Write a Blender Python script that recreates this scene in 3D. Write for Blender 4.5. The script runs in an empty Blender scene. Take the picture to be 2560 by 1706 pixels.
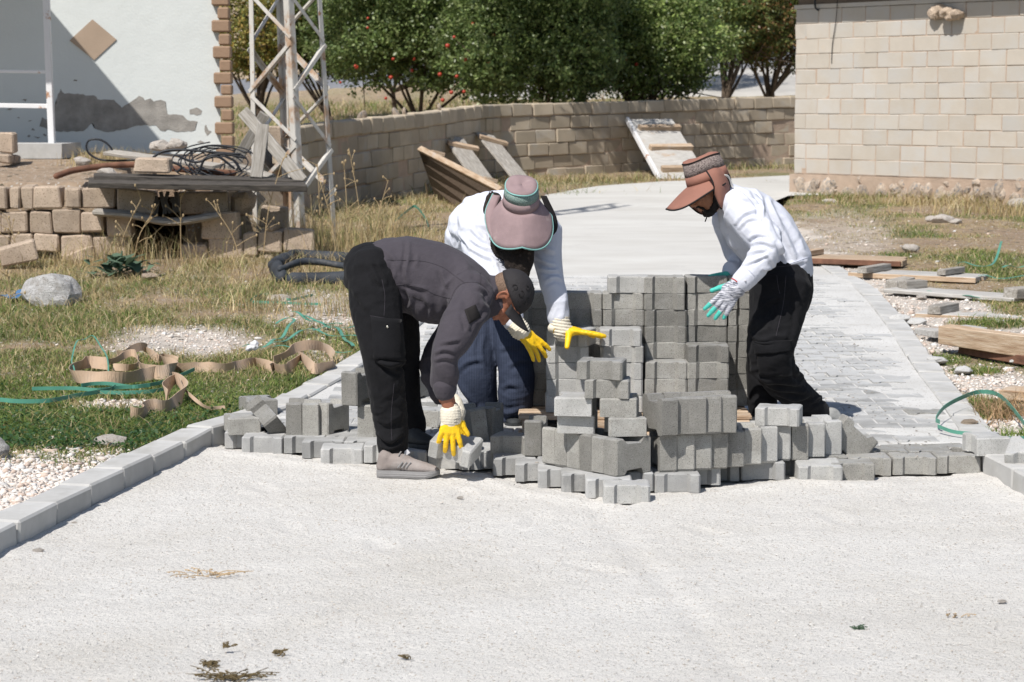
import bpy, bmesh, math, random
import numpy as np
from mathutils import Vector, Matrix, Quaternion
random.seed(7)
rng = np.random.default_rng(7)
scene = bpy.context.scene
COL = scene.collection
R = math.radians

# ---------------------------------------------------------------- camera, sky, sun, exposure
F = 5500.0                                  # focal length in pixels of a 2560 wide picture
HC = 1.66                                   # eye height
PITCH = math.atan(590.0 / F)
cam_d = bpy.data.cameras.new('camera')
cam = bpy.data.objects.new('camera', cam_d)
COL.objects.link(cam)
cam_d.sensor_width = 36.0
cam_d.lens = F / 2560.0 * 36.0
cam.location = (0, 0, HC)
cam.rotation_euler = (math.pi / 2 - PITCH, 0, 0)
cam_d.clip_start = 0.1
cam_d.clip_end = 2000
cam_d.dof.use_dof = True
cam_d.dof.focus_distance = 9.9
cam_d.dof.aperture_fstop = 7.5
scene.camera = cam

SUN = Vector((0.41, 0.65, -1.0)).normalized()          # direction the light travels
world = bpy.data.worlds.new("World")
scene.world = world
world.use_nodes = True
wn = world.node_tree.nodes
wl = world.node_tree.links
for n in list(wn): wn.remove(n)
sky = wn.new('ShaderNodeTexSky')
sky.sky_type = 'NISHITA'
sky.sun_disc = False
sky.sun_elevation = math.asin(-SUN.z)
sky.sun_rotation = math.atan2(-SUN.x, -SUN.y) % (2 * math.pi)
bgn = wn.new('ShaderNodeBackground')
bgn.inputs['Strength'].default_value = 0.082
won = wn.new('ShaderNodeOutputWorld')
wl.new(sky.outputs[0], bgn.inputs[0])
wl.new(bgn.outputs[0], won.inputs[0])
sun_d = bpy.data.lights.new('sun', 'SUN')
sun_d.energy = 4.3
sun_d.angle = R(0.5)
sun_d.color = (1.0, 0.955, 0.89)
sun = bpy.data.objects.new('sun', sun_d)
COL.objects.link(sun)
sun.rotation_euler = SUN.to_track_quat('-Z', 'Y').to_euler()
sun.location = (-10, -12, 25)
scene.view_settings.view_transform = 'Standard'
scene.view_settings.look = 'None'
scene.view_settings.exposure = 0.33
scene.view_settings.gamma = 1.0
scene.view_settings.use_curve_mapping = False
scene.cycles.max_bounces = 6
scene.cycles.diffuse_bounces = 3

# ---------------------------------------------------------------- pixels of the photograph to places
cP, sP = math.cos(PITCH), math.sin(PITCH)
def ray(px, py):
    r = (px - 1280.0) / F; u = -(py - 853.0) / F
    return (r, cP + u * sP, -sP + u * cP)
def P(px, py, D):
    d = ray(px, py); t = D / d[1]
    return Vector((d[0] * t, D, HC + d[2] * t))
def Gz(px, py, z):
    d = ray(px, py); t = (z - HC) / d[2]
    return Vector((d[0] * t, d[1] * t, z))
def proj(x, y, z):
    zz = z - HC
    dep = y * cP - zz * sP
    up = y * sP + zz * cP
    return 1280 + F * x / dep, 853 - F * up / dep

BY = [-80, 0, 9.7, 14, 20, 32, 38.5, 44, 52, 62, 80, 140, 400]
BZ = [0, 0, 0, 0.05, 0.25, 0.46, 0.62, 1.0, 1.75, 2.75, 5.2, 14, 50]
def base(y): return np.interp(y, BY, BZ)
def Gt(px, py, off=0.08):
    z = off
    for _ in range(30):
        p = Gz(px, py, z) if ray(px, py)[2] < -1e-4 else P(px, py, 60)
        z = 0.5 * z + 0.5 * (float(base(p.y)) + off)
    return Gz(px, py, z)

# ---------------------------------------------------------------- helpers
def link(o, parent=None):
    COL.objects.link(o)
    if parent is not None:
        o.parent = parent
    return o
def tag(o, label=None, cat=None, group=None, kind=None):
    if label: o['label'] = label
    if cat: o['category'] = cat
    if group: o['group'] = group
    if kind: o['kind'] = kind
    return o
def empty(name, loc, label=None, cat=None, group=None, kind=None):
    o = bpy.data.objects.new(name, None)
    o.empty_display_size = 0.1
    o.location = loc
    COL.objects.link(o)
    return tag(o, label, cat, group, kind)
def mesh_np(name, verts, faces, mat=None, parent=None, smooth=False, cols=None, world=True):
    """world coordinates; parent (an Empty without rotation) is compensated"""
    me = bpy.data.meshes.new(name)
    v = np.asarray(verts, dtype=np.float64).reshape(-1, 3)
    off = np.zeros(3)
    if parent is not None and world:
        off = np.array(chain_loc(parent))
    v = v - off
    if isinstance(faces, np.ndarray):
        n, k = faces.shape
        me.vertices.add(len(v)); me.vertices.foreach_set('co', v.ravel())
        me.loops.add(n * k); me.loops.foreach_set('vertex_index', faces.astype(np.int32).ravel())
        me.polygons.add(n)
        me.polygons.foreach_set('loop_start', np.arange(0, n * k, k, dtype=np.int32))
        try: me.polygons.foreach_set('loop_total', np.full(n, k, dtype=np.int32))
        except Exception: pass
        me.update(calc_edges=True)
    else:
        me.from_pydata([tuple(a) for a in v], [], [tuple(f) for f in faces])
        me.update()
    if cols is not None:
        ca = me.color_attributes.new('col', 'FLOAT_COLOR', 'POINT')
        c4 = np.ones((len(v), 4)); c4[:, :3] = cols
        ca.data.foreach_set('color', c4.ravel())
    if smooth:
        me.polygons.foreach_set('use_smooth', np.ones(len(me.polygons), dtype=bool))
    if mat is not None: me.materials.append(mat)
    o = bpy.data.objects.new(name, me)
    return link(o, parent)
def chain_loc(o):
    l = Vector((0, 0, 0))
    while o is not None:
        l += o.location; o = o.parent
    return l

# numpy perlin noise
_perm = rng.permutation(256); _perm = np.concatenate([_perm, _perm, _perm])
_grad = rng.normal(size=(256, 3)); _grad /= np.linalg.norm(_grad, axis=1)[:, None]
def perlin(p):
    p = np.asarray(p, dtype=np.float64)
    i = np.floor(p).astype(int); f = p - i; i = i & 255
    u = f * f * f * (f * (f * 6 - 15) + 10)
    out = 0
    for dx in (0, 1):
        for dy in (0, 1):
            for dz in (0, 1):
                h = _perm[_perm[_perm[(i[:, 0] + dx) & 255] + ((i[:, 1] + dy) & 255)] + ((i[:, 2] + dz) & 255)] & 255
                g = _grad[h]
                w = (u[:, 0] if dx else 1 - u[:, 0]) * (u[:, 1] if dy else 1 - u[:, 1]) * (u[:, 2] if dz else 1 - u[:, 2])
                out = out + w * (g[:, 0] * (f[:, 0] - dx) + g[:, 1] * (f[:, 1] - dy) + g[:, 2] * (f[:, 2] - dz))
    return out * 1.6
def fbm(p, o=4):
    s = 0; a = 1.0
    for k in range(o):
        s = s + a * perlin(np.asarray(p) * 2 ** k + 17.3 * k); a *= 0.5
    return s

# ---------------------------------------------------------------- materials
def mat(name, cols, scale=4.0, rough=0.9, bump=0.3, bscale=60.0, detail=6.0, rnd=0.0, attr=False, metal=0.0,
        spec=0.3, specks=None, stretch=None, bump2=None, dust=None, sheen=0.0, wave=None, coord='Object', bdist=0.01, trans=0.0, cover=None):
    m = bpy.data.materials.new(name); m.use_nodes = True
    nt = m.node_tree; N = nt.nodes; L = nt.links
    b = N['Principled BSDF']
    b.inputs['Roughness'].default_value = rough
    b.inputs['Metallic'].default_value = metal
    b.inputs['Specular IOR Level'].default_value = spec
    if sheen: b.inputs['Sheen Weight'].default_value = sheen
    tc = N.new('ShaderNodeTexCoord'); vec = tc.outputs[coord]
    if rnd:
        oi = N.new('ShaderNodeObjectInfo')
        cb = N.new('ShaderNodeMath'); cb.operation = 'MULTIPLY'; cb.inputs[1].default_value = 37.0
        L.new(oi.outputs['Random'], cb.inputs[0])
        va = N.new('ShaderNodeVectorMath'); va.operation = 'ADD'
        L.new(vec, va.inputs[0]); L.new(cb.outputs[0], va.inputs[1]); vec = va.outputs[0]
    if stretch:
        mp = N.new('ShaderNodeMapping'); mp.inputs['Scale'].default_value = stretch
        L.new(vec, mp.inputs['Vector']); vecs = mp.outputs[0]
    else: vecs = vec
    def noise(sc, dt, v, r=0.6):
        n = N.new('ShaderNodeTexNoise'); n.inputs['Scale'].default_value = sc
        n.inputs['Detail'].default_value = dt; n.inputs['Roughness'].default_value = r
        L.new(v, n.inputs['Vector']); return n.outputs['Fac']
    n1 = noise(scale, detail, vecs)
    ramp = N.new('ShaderNodeValToRGB'); els = ramp.color_ramp.elements
    while len(els) < len(cols): els.new(0.5)
    for e, (p, c) in zip(els, cols):
        e.position = p; e.color = (c[0], c[1], c[2], 1)
    L.new(n1, ramp.inputs['Fac']); color = ramp.outputs['Color']
    def mix(fac, a, bb, mode='MIX'):
        x = N.new('ShaderNodeMix'); x.data_type = 'RGBA'; x.blend_type = mode
        if isinstance(fac, float): x.inputs['Factor'].default_value = fac
        else: L.new(fac, x.inputs['Factor'])
        for s, val in ((6, a), (7, bb)):
            if isinstance(val, tuple): x.inputs[s].default_value = (*val, 1)
            else: L.new(val, x.inputs[s])
        return x.outputs[2]
    def rampf(v, lo, hi):
        x = N.new('ShaderNodeMapRange'); x.inputs[1].default_value = lo; x.inputs[2].default_value = hi
        L.new(v, x.inputs[0]); return x.outputs[0]
    if attr:
        at = N.new('ShaderNodeAttribute'); at.attribute_name = 'col'
        # noise brightness times the attribute colour
        color = mix(1.0, at.outputs['Color'], color, 'MULTIPLY')
    if wave:
        w = N.new('ShaderNodeTexWave'); w.inputs['Scale'].default_value = wave[0]
        w.bands_direction = wave[3] if len(wave) > 3 else 'X'
        w.inputs['Distortion'].default_value = wave[1]; w.inputs['Detail'].default_value = 3
        w.inputs['Detail Scale'].default_value = 1.0
        L.new(vec, w.inputs['Vector'])
        color = mix(rampf(w.outputs['Fac'], 0.35, 0.7), color, wave[2])
    if cover:   # (scale, lo, hi, colour): patches of another colour (rust, dirt, dust)
        for (sc, lo, hi, cc) in cover:
            color = mix(rampf(noise(sc, 8, vec, 0.65), lo, hi), color, cc)
    if specks:  # (scale, lo, hi, colour)
        for (sc, lo, hi, cc) in specks:
            vo = N.new('ShaderNodeTexVoronoi'); vo.inputs['Scale'].default_value = sc
            L.new(vec, vo.inputs['Vector'])
            sp = N.new('ShaderNodeSeparateColor'); L.new(vo.outputs['Color'], sp.inputs[0])
            color = mix(rampf(sp.outputs[0], lo, hi), color, cc)
    if rnd:
        hs = N.new('ShaderNodeHueSaturation')
        mr = N.new('ShaderNodeMapRange'); mr.inputs[3].default_value = 1 - rnd; mr.inputs[4].default_value = 1 + rnd
        L.new(oi.outputs['Random'], mr.inputs[0]); L.new(mr.outputs[0], hs.inputs['Value'])
        L.new(color, hs.inputs['Color']); color = hs.outputs['Color']
    if dust:  # (amount, colour): dust lying on faces that look up
        ge = N.new('ShaderNodeNewGeometry'); sx = N.new('ShaderNodeSeparateXYZ')
        L.new(ge.outputs['Normal'], sx.inputs[0])
        a = rampf(sx.outputs[2], 0.55, 0.95)
        nn = rampf(noise(dust[2] if len(dust) > 2 else 9.0, 6, tc.outputs['Object']), 0.38, 0.62)
        mu = N.new('ShaderNodeMath'); mu.operation = 'MULTIPLY'; L.new(a, mu.inputs[0]); L.new(nn, mu.inputs[1])
        m2 = N.new('ShaderNodeMath'); m2.operation = 'MULTIPLY'; m2.inputs[1].default_value = dust[0]
        L.new(mu.outputs[0], m2.inputs[0])
        color = mix(m2.outputs[0], color, dust[1])
    L.new(color, b.inputs['Base Color'])
    if trans:
        b.inputs['Transmission Weight'].default_value = 0.0
        tr = N.new('ShaderNodeBsdfTranslucent'); L.new(color, tr.inputs['Color'])
        ms = N.new('ShaderNodeMixShader'); ms.inputs[0].default_value = trans
        L.new(b.outputs[0], ms.inputs[1]); L.new(tr.outputs[0], ms.inputs[2])
        L.new(ms.outputs[0], N['Material Output'].inputs['Surface'])
    if bump:
        bp = N.new('ShaderNodeBump'); bp.inputs['Strength'].default_value = bump; bp.inputs['Distance'].default_value = bdist
        h = noise(bscale, 5, vecs if stretch else vec, 0.65)
        L.new(h, bp.inputs['Height']); last = bp
        if bump2:
            b2 = N.new('ShaderNodeBump'); b2.inputs['Strength'].default_value = bump2[1]; b2.inputs['Distance'].default_value = bump2[2]
            L.new(noise(bump2[0], 3, vec), b2.inputs['Height']); L.new(bp.outputs[0], b2.inputs['Normal']); last = b2
        L.new(last.outputs[0], b.inputs['Normal'])
    return m
G_ = lambda v, w=1.0: (v * w, v, v / w)
def two(c, d=0.15, lo=0.35, hi=0.65):
    return [(lo, tuple(x * (1 - d) for x in c)), (hi, tuple(min(1, x * (1 + d)) for x in c))]

M = {}
M['paver'] = mat('grey_concrete', two((0.292, 0.284, 0.262), 0.15), 10, 0.95, 1.0, 240, rnd=0.30, bdist=0.007,
                 specks=[(420, 0.88, 0.96, (0.15, 0.145, 0.13)), (520, 0.92, 0.97, (0.40, 0.39, 0.36))],
                 cover=[(6, 0.54, 0.68, (0.38, 0.375, 0.355))], dust=(0.6, (0.40, 0.41, 0.42), 12.0))
M['paver_light'] = mat('pale_concrete', two((0.47, 0.467, 0.45), 0.12), 10, 0.95, 1.0, 240, rnd=0.12, bdist=0.006,
                 specks=[(420, 0.88, 0.96, (0.28, 0.275, 0.26))], cover=[(4, 0.56, 0.72, (0.30, 0.29, 0.265))],
                 dust=(0.5, (0.45, 0.46, 0.48), 12.0))
M['paver_laid'] = mat('dusty_concrete', two((0.33, 0.33, 0.325), 0.14), 7, 0.95, 0.6, 220, rnd=0.2, bdist=0.004,
                 specks=[(420, 0.9, 0.97, (0.25, 0.248, 0.24))], cover=[(5, 0.53, 0.68, (0.46, 0.455, 0.44))],
                 dust=(0.85, (0.47, 0.475, 0.475), 3.0))
M['kerb'] = mat('kerb_concrete', two((0.43, 0.425, 0.41), 0.10), 5, 0.9, 0.35, 160, rnd=0.06, bdist=0.004,
                dust=(0.6, (0.54, 0.54, 0.535), 6.0), cover=[(3, 0.55, 0.8, (0.33, 0.32, 0.29))])
M['sand'] = mat('crushed_stone', [(0.3, (0.62, 0.595, 0.55)), (0.5, (0.68, 0.66, 0.625)), (0.72, (0.72, 0.705, 0.675))], 1.1, 1.0, 1.0, 330, detail=9, bdist=0.006,
                specks=[(260, 0.955, 0.97, (0.30, 0.29, 0.28)), (330, 0.88, 0.93, (0.72, 0.70, 0.67)), (150, 0.975, 0.985, (0.42, 0.36, 0.30))],
                bump2=(45, 0.45, 0.02))
M['concrete_road'] = mat('road_concrete', [(0.3, (0.46, 0.448, 0.42)), (0.5, (0.52, 0.51, 0.485)), (0.7, (0.57, 0.565, 0.54))], 1.2, 0.95, 0.5, 60, detail=10,
                stretch=(0.6, 1.6, 1), cover=[(2.2, 0.60, 0.74, (0.44, 0.43, 0.41)), (14, 0.70, 0.78, (0.26, 0.25, 0.23))])
M['ground'] = mat('ground_soil', [(0.3, (0.72, 0.72, 0.72)), (0.7, (1.15, 1.15, 1.15))], 6, 1.0, 0.8, 40, attr=True, detail=9, bdist=0.03,
                specks=[(60, 0.93, 0.96, (0.45, 0.42, 0.38)), (25, 0.95, 0.97, (0.10, 0.085, 0.06))])
M['grass'] = mat('grass_blade', [(0.3, (0.8, 0.8, 0.8)), (0.7, (1.2, 1.2, 1.2))], 3, 0.75, 0, attr=True, trans=0.35)
M['gravel'] = mat('gravel_stone', [(0.3, (0.85, 0.85, 0.85)), (0.7, (1.1, 1.1, 1.1))], 30, 0.95, 0.4, 200, attr=True, bdist=0.004)
M['rock_white'] = mat('pale_rock', [(0.3, (0.40, 0.35, 0.30)), (0.5, (0.55, 0.50, 0.45)), (0.7, (0.62, 0.59, 0.55))], 6, 0.95, 0.8, 30, bdist=0.02)
M['boulder'] = mat('boulder_stone', [(0.33, (0.46, 0.43, 0.40)), (0.48, (0.58, 0.57, 0.56)), (0.66, (0.72, 0.71, 0.70))], 5, 0.95, 1.0, 22, bdist=0.03,
                   specks=[(40, 0.9, 0.95, (0.2, 0.18, 0.16))])
M['pumice'] = mat('pumice_block', two((0.47, 0.375, 0.29), 0.14), 6, 1.0, 1.0, 110, rnd=0.14, bdist=0.012,
                  cover=[(7, 0.55, 0.72, (0.52, 0.43, 0.35)), (4, 0.60, 0.8, (0.32, 0.26, 0.21))], specks=[(150, 0.9, 0.95, (0.25, 0.19, 0.14))])
M['mortar'] = mat('mortar', two((0.36, 0.27, 0.20), 0.15), 6, 1.0, 1.0, 50, bdist=0.02)
M['block_wall'] = mat('wall_block_stone', two((0.475, 0.43, 0.37), 0.04), 3, 0.95, 0.4, 80, rnd=0.05, bdist=0.006,
                      cover=[(1.5, 0.45, 0.75, (0.45, 0.445, 0.43)), (5, 0.62, 0.8, (0.50, 0.42, 0.33))])
M['block_pink'] = mat('mortar_pink', two((0.44, 0.34, 0.265), 0.12), 4, 1.0, 0.8, 50, bdist=0.015)
M['low_wall'] = mat('low_wall_block', two((0.42, 0.355, 0.27), 0.10), 3, 0.95, 0.5, 60, rnd=0.13, bdist=0.008,
                    cover=[(3.0, 0.55, 0.75, (0.40, 0.385, 0.35)), (6, 0.6, 0.8, (0.40, 0.29, 0.19))])
M['rubble'] = mat('rubble_stone', [(0.36, (0.24, 0.25, 0.26)), (0.48, (0.46, 0.37, 0.29)), (0.66, (0.56, 0.48, 0.40))], 2.5, 0.95, 0.8, 30, rnd=0.25, bdist=0.02)
M['white_wall'] = mat('white_plaster', two((0.575, 0.605, 0.60), 0.03), 1.2, 0.85, 0.5, 40, bdist=0.004, bump2=(5, 0.25, 0.02),
                      specks=None)
M['bare_plaster'] = mat('bare_plaster', two((0.27, 0.255, 0.235), 0.25), 5, 0.95, 0.7, 50, bdist=0.01, detail=9)
M['brown_paint'] = mat('brown_paint', two((0.265, 0.175, 0.115), 0.07), 3, 0.55, 0.5, 40, bdist=0.008, spec=0.4)
M['diamond'] = mat('tan_paint', two((0.345, 0.265, 0.20), 0.06), 3, 0.85, 0.5, 40, bdist=0.004)
M['white_metal'] = mat('white_rusty_metal', two((0.52, 0.50, 0.465), 0.10), 3, 0.6, 0.15, 60,
                       cover=[(3.0, 0.52, 0.62, (0.40, 0.27, 0.18)), (11, 0.60, 0.67, (0.30, 0.17, 0.10))], stretch=(6, 6, 1))
M['white_post'] = mat('white_painted_metal', two((0.70, 0.70, 0.71), 0.04), 3, 0.5, 0.1, 60, cover=[(5, 0.60, 0.66, (0.40, 0.20, 0.10))])
M['rust'] = mat('rusty_iron', [(0.3, (0.10, 0.05, 0.035)), (0.7, (0.22, 0.11, 0.07))], 9, 0.9, 0.5, 90, bdist=0.006)
M['wood_grey'] = mat('weathered_wood', [(0.3, (0.20, 0.18, 0.155)), (0.55, (0.36, 0.335, 0.30)), (0.7, (0.46, 0.44, 0.41))], 4, 0.9, 0.7, 20, rnd=0.12,
                     stretch=(1.5, 18, 18), bdist=0.008, detail=8)
M['wood_tan'] = mat('tan_wood', [(0.3, (0.28, 0.18, 0.11)), (0.5, (0.46, 0.34, 0.235)), (0.7, (0.58, 0.48, 0.37))], 4, 0.9, 0.6, 20, rnd=0.12,
                    stretch=(1.2, 14, 14), bdist=0.008, detail=8, cover=[(3, 0.58, 0.75, (0.46, 0.44, 0.42))])
M['wood_dust'] = mat('dusty_wood', [(0.3, (0.32, 0.30, 0.275)), (0.55, (0.46, 0.445, 0.42)), (0.7, (0.54, 0.53, 0.51))], 4, 0.9, 0.5, 20, rnd=0.1,
                    stretch=(1.2, 14, 14), bdist=0.006, detail=8, cover=[(3, 0.6, 0.7, (0.38, 0.27, 0.18))])
M['wood_dark'] = mat('charred_wood', [(0.3, (0.03, 0.027, 0.025)), (0.7, (0.13, 0.115, 0.10))], 5, 0.9, 0.8, 20, stretch=(1.5, 12, 12), bdist=0.01)
M['asphalt'] = mat('asphalt', two((0.19, 0.195, 0.21), 0.1), 1.5, 0.9, 0.3, 30)
M['pale_strip'] = mat('pale_gravel_strip', two((0.40, 0.385, 0.36), 0.1), 1.5, 0.95, 0.4, 10)
M['strap'] = mat('green_strap', two((0.12, 0.36, 0.27), 0.12), 8, 0.4, 0, spec=0.5, trans=0.25)
M['webbing'] = mat('beige_webbing', two((0.48, 0.35, 0.25), 0.10), 6, 0.9, 0.25, 150, bdist=0.003, cover=[(4, 0.5, 0.7, (0.40, 0.33, 0.27))])
M['cable'] = mat('black_cable', two((0.018, 0.02, 0.025), 0.1), 5, 0.45, 0)
M['tyre'] = mat('black_rubber', two((0.035, 0.04, 0.048), 0.25), 5, 0.7, 0.3, 50, cover=[(4, 0.55, 0.7, (0.13, 0.125, 0.12))])
M['bark'] = mat('bark', two((0.10, 0.075, 0.055), 0.3), 8, 0.95, 0.8, 25, bdist=0.02)
M['leaf'] = mat('leaf', [(0.3, (0.85, 0.85, 0.85)), (0.7, (1.15, 1.15, 1.15))], 5, 0.42, 0, attr=True, trans=0.42, spec=0.5)
M['apple'] = mat('red_apple', [(0.4, (0.32, 0.012, 0.012)), (0.65, (0.42, 0.06, 0.025))], 12, 0.35, 0, spec=0.5)
M['skin'] = mat('skin', two((0.30, 0.135, 0.075), 0.12), 18, 0.55, 0.2, 160, spec=0.4, bdist=0.002)
M['skin_dark'] = mat('sun_tanned_skin', two((0.27, 0.105, 0.06), 0.12), 18, 0.5, 0.2, 160, spec=0.45, bdist=0.002)
M['hair'] = mat('black_hair', two((0.012, 0.010, 0.009), 0.3), 60, 0.7, 0.8, 300, bdist=0.004)
M['stubble'] = mat('short_grey_hair', [(0.4, (0.10, 0.065, 0.045)), (0.6, (0.21, 0.14, 0.10))], 260, 0.8, 0.5, 400, bdist=0.002)
M['black_cloth'] = mat('black_cloth', two((0.010, 0.010, 0.0115), 0.15), 9, 0.9, 0.35, 12, spec=0.12, sheen=0.03, bdist=0.02, cover=[(3.5, 0.58, 0.8, (0.028, 0.027, 0.026))])
M['jacket'] = mat('charcoal_fleece', two((0.058, 0.052, 0.062), 0.07), 9, 0.95, 0.4, 14, spec=0.12, sheen=0.08, bdist=0.02, cover=[(4, 0.58, 0.8, (0.085, 0.078, 0.085))])
M['navy'] = mat('navy_pinstripe', two((0.026, 0.034, 0.058), 0.15), 9, 0.85, 0.45, 14, spec=0.2, bdist=0.02, wave=(38.0, 0.6, (0.040, 0.050, 0.082)))
M['white_cloth'] = mat('white_cotton', two((0.585, 0.605, 0.68), 0.02), 6, 0.85, 0.35, 9, spec=0.15, bdist=0.02, detail=2)
M['glove_yellow'] = mat('yellow_rubber', two((0.86, 0.53, 0.008), 0.05), 9, 0.42, 0.5, 60, spec=0.45, bdist=0.006, cover=[(22, 0.58, 0.75, (0.62, 0.42, 0.06))])
M['glove_cream'] = mat('cream_knit', two((0.74, 0.68, 0.56), 0.05), 30, 0.9, 0.6, 120, bdist=0.006)
M['glove_teal'] = mat('teal_rubber', two((0.075, 0.50, 0.42), 0.08), 12, 0.4, 0.4, 60, spec=0.5, bdist=0.005)
M['glove_knit'] = mat('grey_melange_knit', [(0.38, (0.13, 0.14, 0.17)), (0.5, (0.34, 0.35, 0.40)), (0.62, (0.68, 0.68, 0.72))], 34, 0.95, 0.5, 200, stretch=(1, 1, 7), bdist=0.003)
M['hat_pink'] = mat('mauve_cloth', two((0.27, 0.195, 0.20), 0.08), 14, 0.8, 0.35, 30, bdist=0.006, cover=[(9, 0.62, 0.75, (0.42, 0.33, 0.31))])
M['hat_teal'] = mat('teal_trim', two((0.20, 0.40, 0.38), 0.08), 20, 0.8, 0.3, 100, bdist=0.004)
M['hat_mesh'] = mat('teal_mesh', two((0.12, 0.21, 0.19), 0.1), 20, 0.9, 0.8, 200, specks=[(620, 0.45, 0.55, (0.34, 0.42, 0.39))])
M['hat_brown'] = mat('brown_hat_cloth', two((0.265, 0.125, 0.092), 0.08), 10, 0.75, 0.3, 25, bdist=0.006)
M['hat_mesh_grey'] = mat('grey_mesh', two((0.06, 0.045, 0.04), 0.1), 20, 0.9, 0.8, 200, specks=[(640, 0.45, 0.55, (0.36, 0.30, 0.28))])
M['black_trim'] = mat('black_trim', two((0.012, 0.010, 0.010), 0.1), 10, 0.8, 0)
M['cap'] = mat('black_patterned_cap', two((0.024, 0.022, 0.024), 0.15), 12, 0.8, 0.4, 60, bdist=0.005, cover=[(22, 0.60, 0.64, (0.012, 0.012, 0.012))])
M['scarf'] = mat('dark_patterned_scarf', two((0.022, 0.016, 0.013), 0.2), 12, 0.9, 0.7, 30, bdist=0.02, cover=[(28, 0.60, 0.66, (0.07, 0.05, 0.04))])
M['shoe_tan'] = mat('suede', two((0.25, 0.215, 0.20), 0.12), 9, 0.95, 0.3, 120, bdist=0.003, cover=[(7, 0.5, 0.7, (0.33, 0.30, 0.285))])
M['sole'] = mat('grey_sole', two((0.24, 0.235, 0.235), 0.08), 9, 0.8, 0.2, 80)
M['dark_shoe'] = mat('dark_shoe', two((0.03, 0.033, 0.036), 0.2), 9, 0.7, 0.3, 60)
M['grey_shoe'] = mat('grey_canvas_shoe', two((0.30, 0.30, 0.29), 0.2), 20, 0.8, 0.3, 90)
M['eye'] = mat('eye', two((0.05, 0.035, 0.03), 0.2), 9, 0.9, 0, spec=0.0)
M['steel'] = mat('steel_button', two((0.5, 0.48, 0.42), 0.1), 9, 0.3, 0, metal=1.0)
M['ink'] = mat('black_ink', two((0.03, 0.03, 0.035), 0.1), 9, 0.8, 0)
M['red'] = mat('red_thread', two((0.45, 0.03, 0.03), 0.1), 9, 0.8, 0)
M['cream'] = mat('cream_rope', two((0.65, 0.63, 0.6), 0.1), 9, 0.8, 0)
M['dirt_pale'] = mat('dried_earth', [(0.3, (0.24, 0.17, 0.115)), (0.6, (0.36, 0.27, 0.20)), (0.75, (0.46, 0.40, 0.34))], 3, 1.0, 1.0, 30, detail=9, bdist=0.03,
                     specks=[(45, 0.9, 0.94, (0.5, 0.46, 0.4))])
M['thistle'] = mat('thistle_leaf', two((0.10, 0.155, 0.10), 0.2), 9, 0.7, 0, trans=0.2)
M['plastic_blue'] = mat('blue_plastic', two((0.06, 0.16, 0.33), 0.1), 9, 0.5, 0)
M['plastic_white'] = mat('white_plastic', two((0.6, 0.6, 0.63), 0.1), 9, 0.5, 0)
M['dust'] = mat('pale_dust', [(0.3, (0.46, 0.455, 0.44)), (0.5, (0.52, 0.515, 0.50)), (0.7, (0.58, 0.575, 0.56))], 2.5, 1.0, 0.5, 120, detail=9, bdist=0.004,
                specks=[(120, 0.94, 0.96, (0.36, 0.34, 0.31))], cover=[(3, 0.60, 0.74, (0.40, 0.38, 0.35))])
M['wood_brown_shade'] = mat('weathered_shade_brown_wood', [(0.3, (0.06, 0.042, 0.03)), (0.6, (0.13, 0.095, 0.068)), (0.75, (0.2, 0.15, 0.11))], 4, 0.9, 0.7, 20, rnd=0.15, stretch=(1.5, 14, 14), bdist=0.008)  # brown planks of the leaning panel, shade put into the colour
# ---------------------------------------------------------------- shapes
def box_vf(c, ax, ay, az):
    """centre and three half-axis vectors"""
    c = np.array(c, float); ax, ay, az = (np.array(a, float) for a in (ax, ay, az))
    v = [c + sx * ax + sy * ay + sz * az for sz in (-1, 1) for sy in (-1, 1) for sx in (-1, 1)]
    f = [(0, 2, 3, 1), (4, 5, 7, 6), (0, 1, 5, 4), (2, 6, 7, 3), (0, 4, 6, 2), (1, 3, 7, 5)]
    return v, f
def bevel_block(lx, ly, lz, b=0.008, rough=0.0, seed=0):
    seed = abs(int(seed))
    """mesh data of a block with bevelled and slightly uneven corners, centred"""
    r = np.random.default_rng(seed)
    bm = bmesh.new(); bmesh.ops.create_cube(bm, size=1.0)
    for v in bm.verts: v.co = Vector((v.co.x * lx, v.co.y * ly, v.co.z * lz)) + Vector(r.normal(size=3) * rough)
    bmesh.ops.bevel(bm, geom=list(bm.edges), offset=b, segments=1, affect='EDGES')
    me = bpy.data.meshes.new('block'); bm.to_mesh(me); bm.free()
    return me
def inst(name, me, loc, rot=None, parent=None, mat_=None, scale=None):
    o = bpy.data.objects.new(name, me)
    p = Vector(loc)
    if parent is not None: p = p - chain_loc(parent)
    o.location = p
    if rot is not None: o.rotation_euler = rot if not isinstance(rot, Matrix) else rot.to_euler()
    if scale: o.scale = scale
    return link(o, parent)
def frame(t, ref=(0, 1, 0)):
    t = Vector(t).normalized(); r = Vector(ref)
    v = r - t * r.dot(t)
    if v.length < 0.15:
        r = Vector((0, 0, 1)); v = r - t * r.dot(t)
    v.normalize(); u = t.cross(v).normalized()
    return u, v, t
def catmull(pts, n):
    pts = np.asarray(pts, float)
    if len(pts) < 3 or n <= 1: return pts if n <= 1 else np.array([pts[0] + (pts[1] - pts[0]) * i / n for i in range(n + 1)])
    q = np.vstack([2 * pts[0] - pts[1], pts, 2 * pts[-1] - pts[-2]])
    out = []
    for i in range(1, len(q) - 2):
        for k in range(n):
            t = k / n
            out.append(0.5 * ((2 * q[i]) + (-q[i - 1] + q[i + 1]) * t + (2 * q[i - 1] - 5 * q[i] + 4 * q[i + 1] - q[i + 2]) * t * t + (-q[i - 1] + 3 * q[i] - 3 * q[i + 1] + q[i + 2]) * t ** 3))
    out.append(q[-2])
    return np.array(out)
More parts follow.
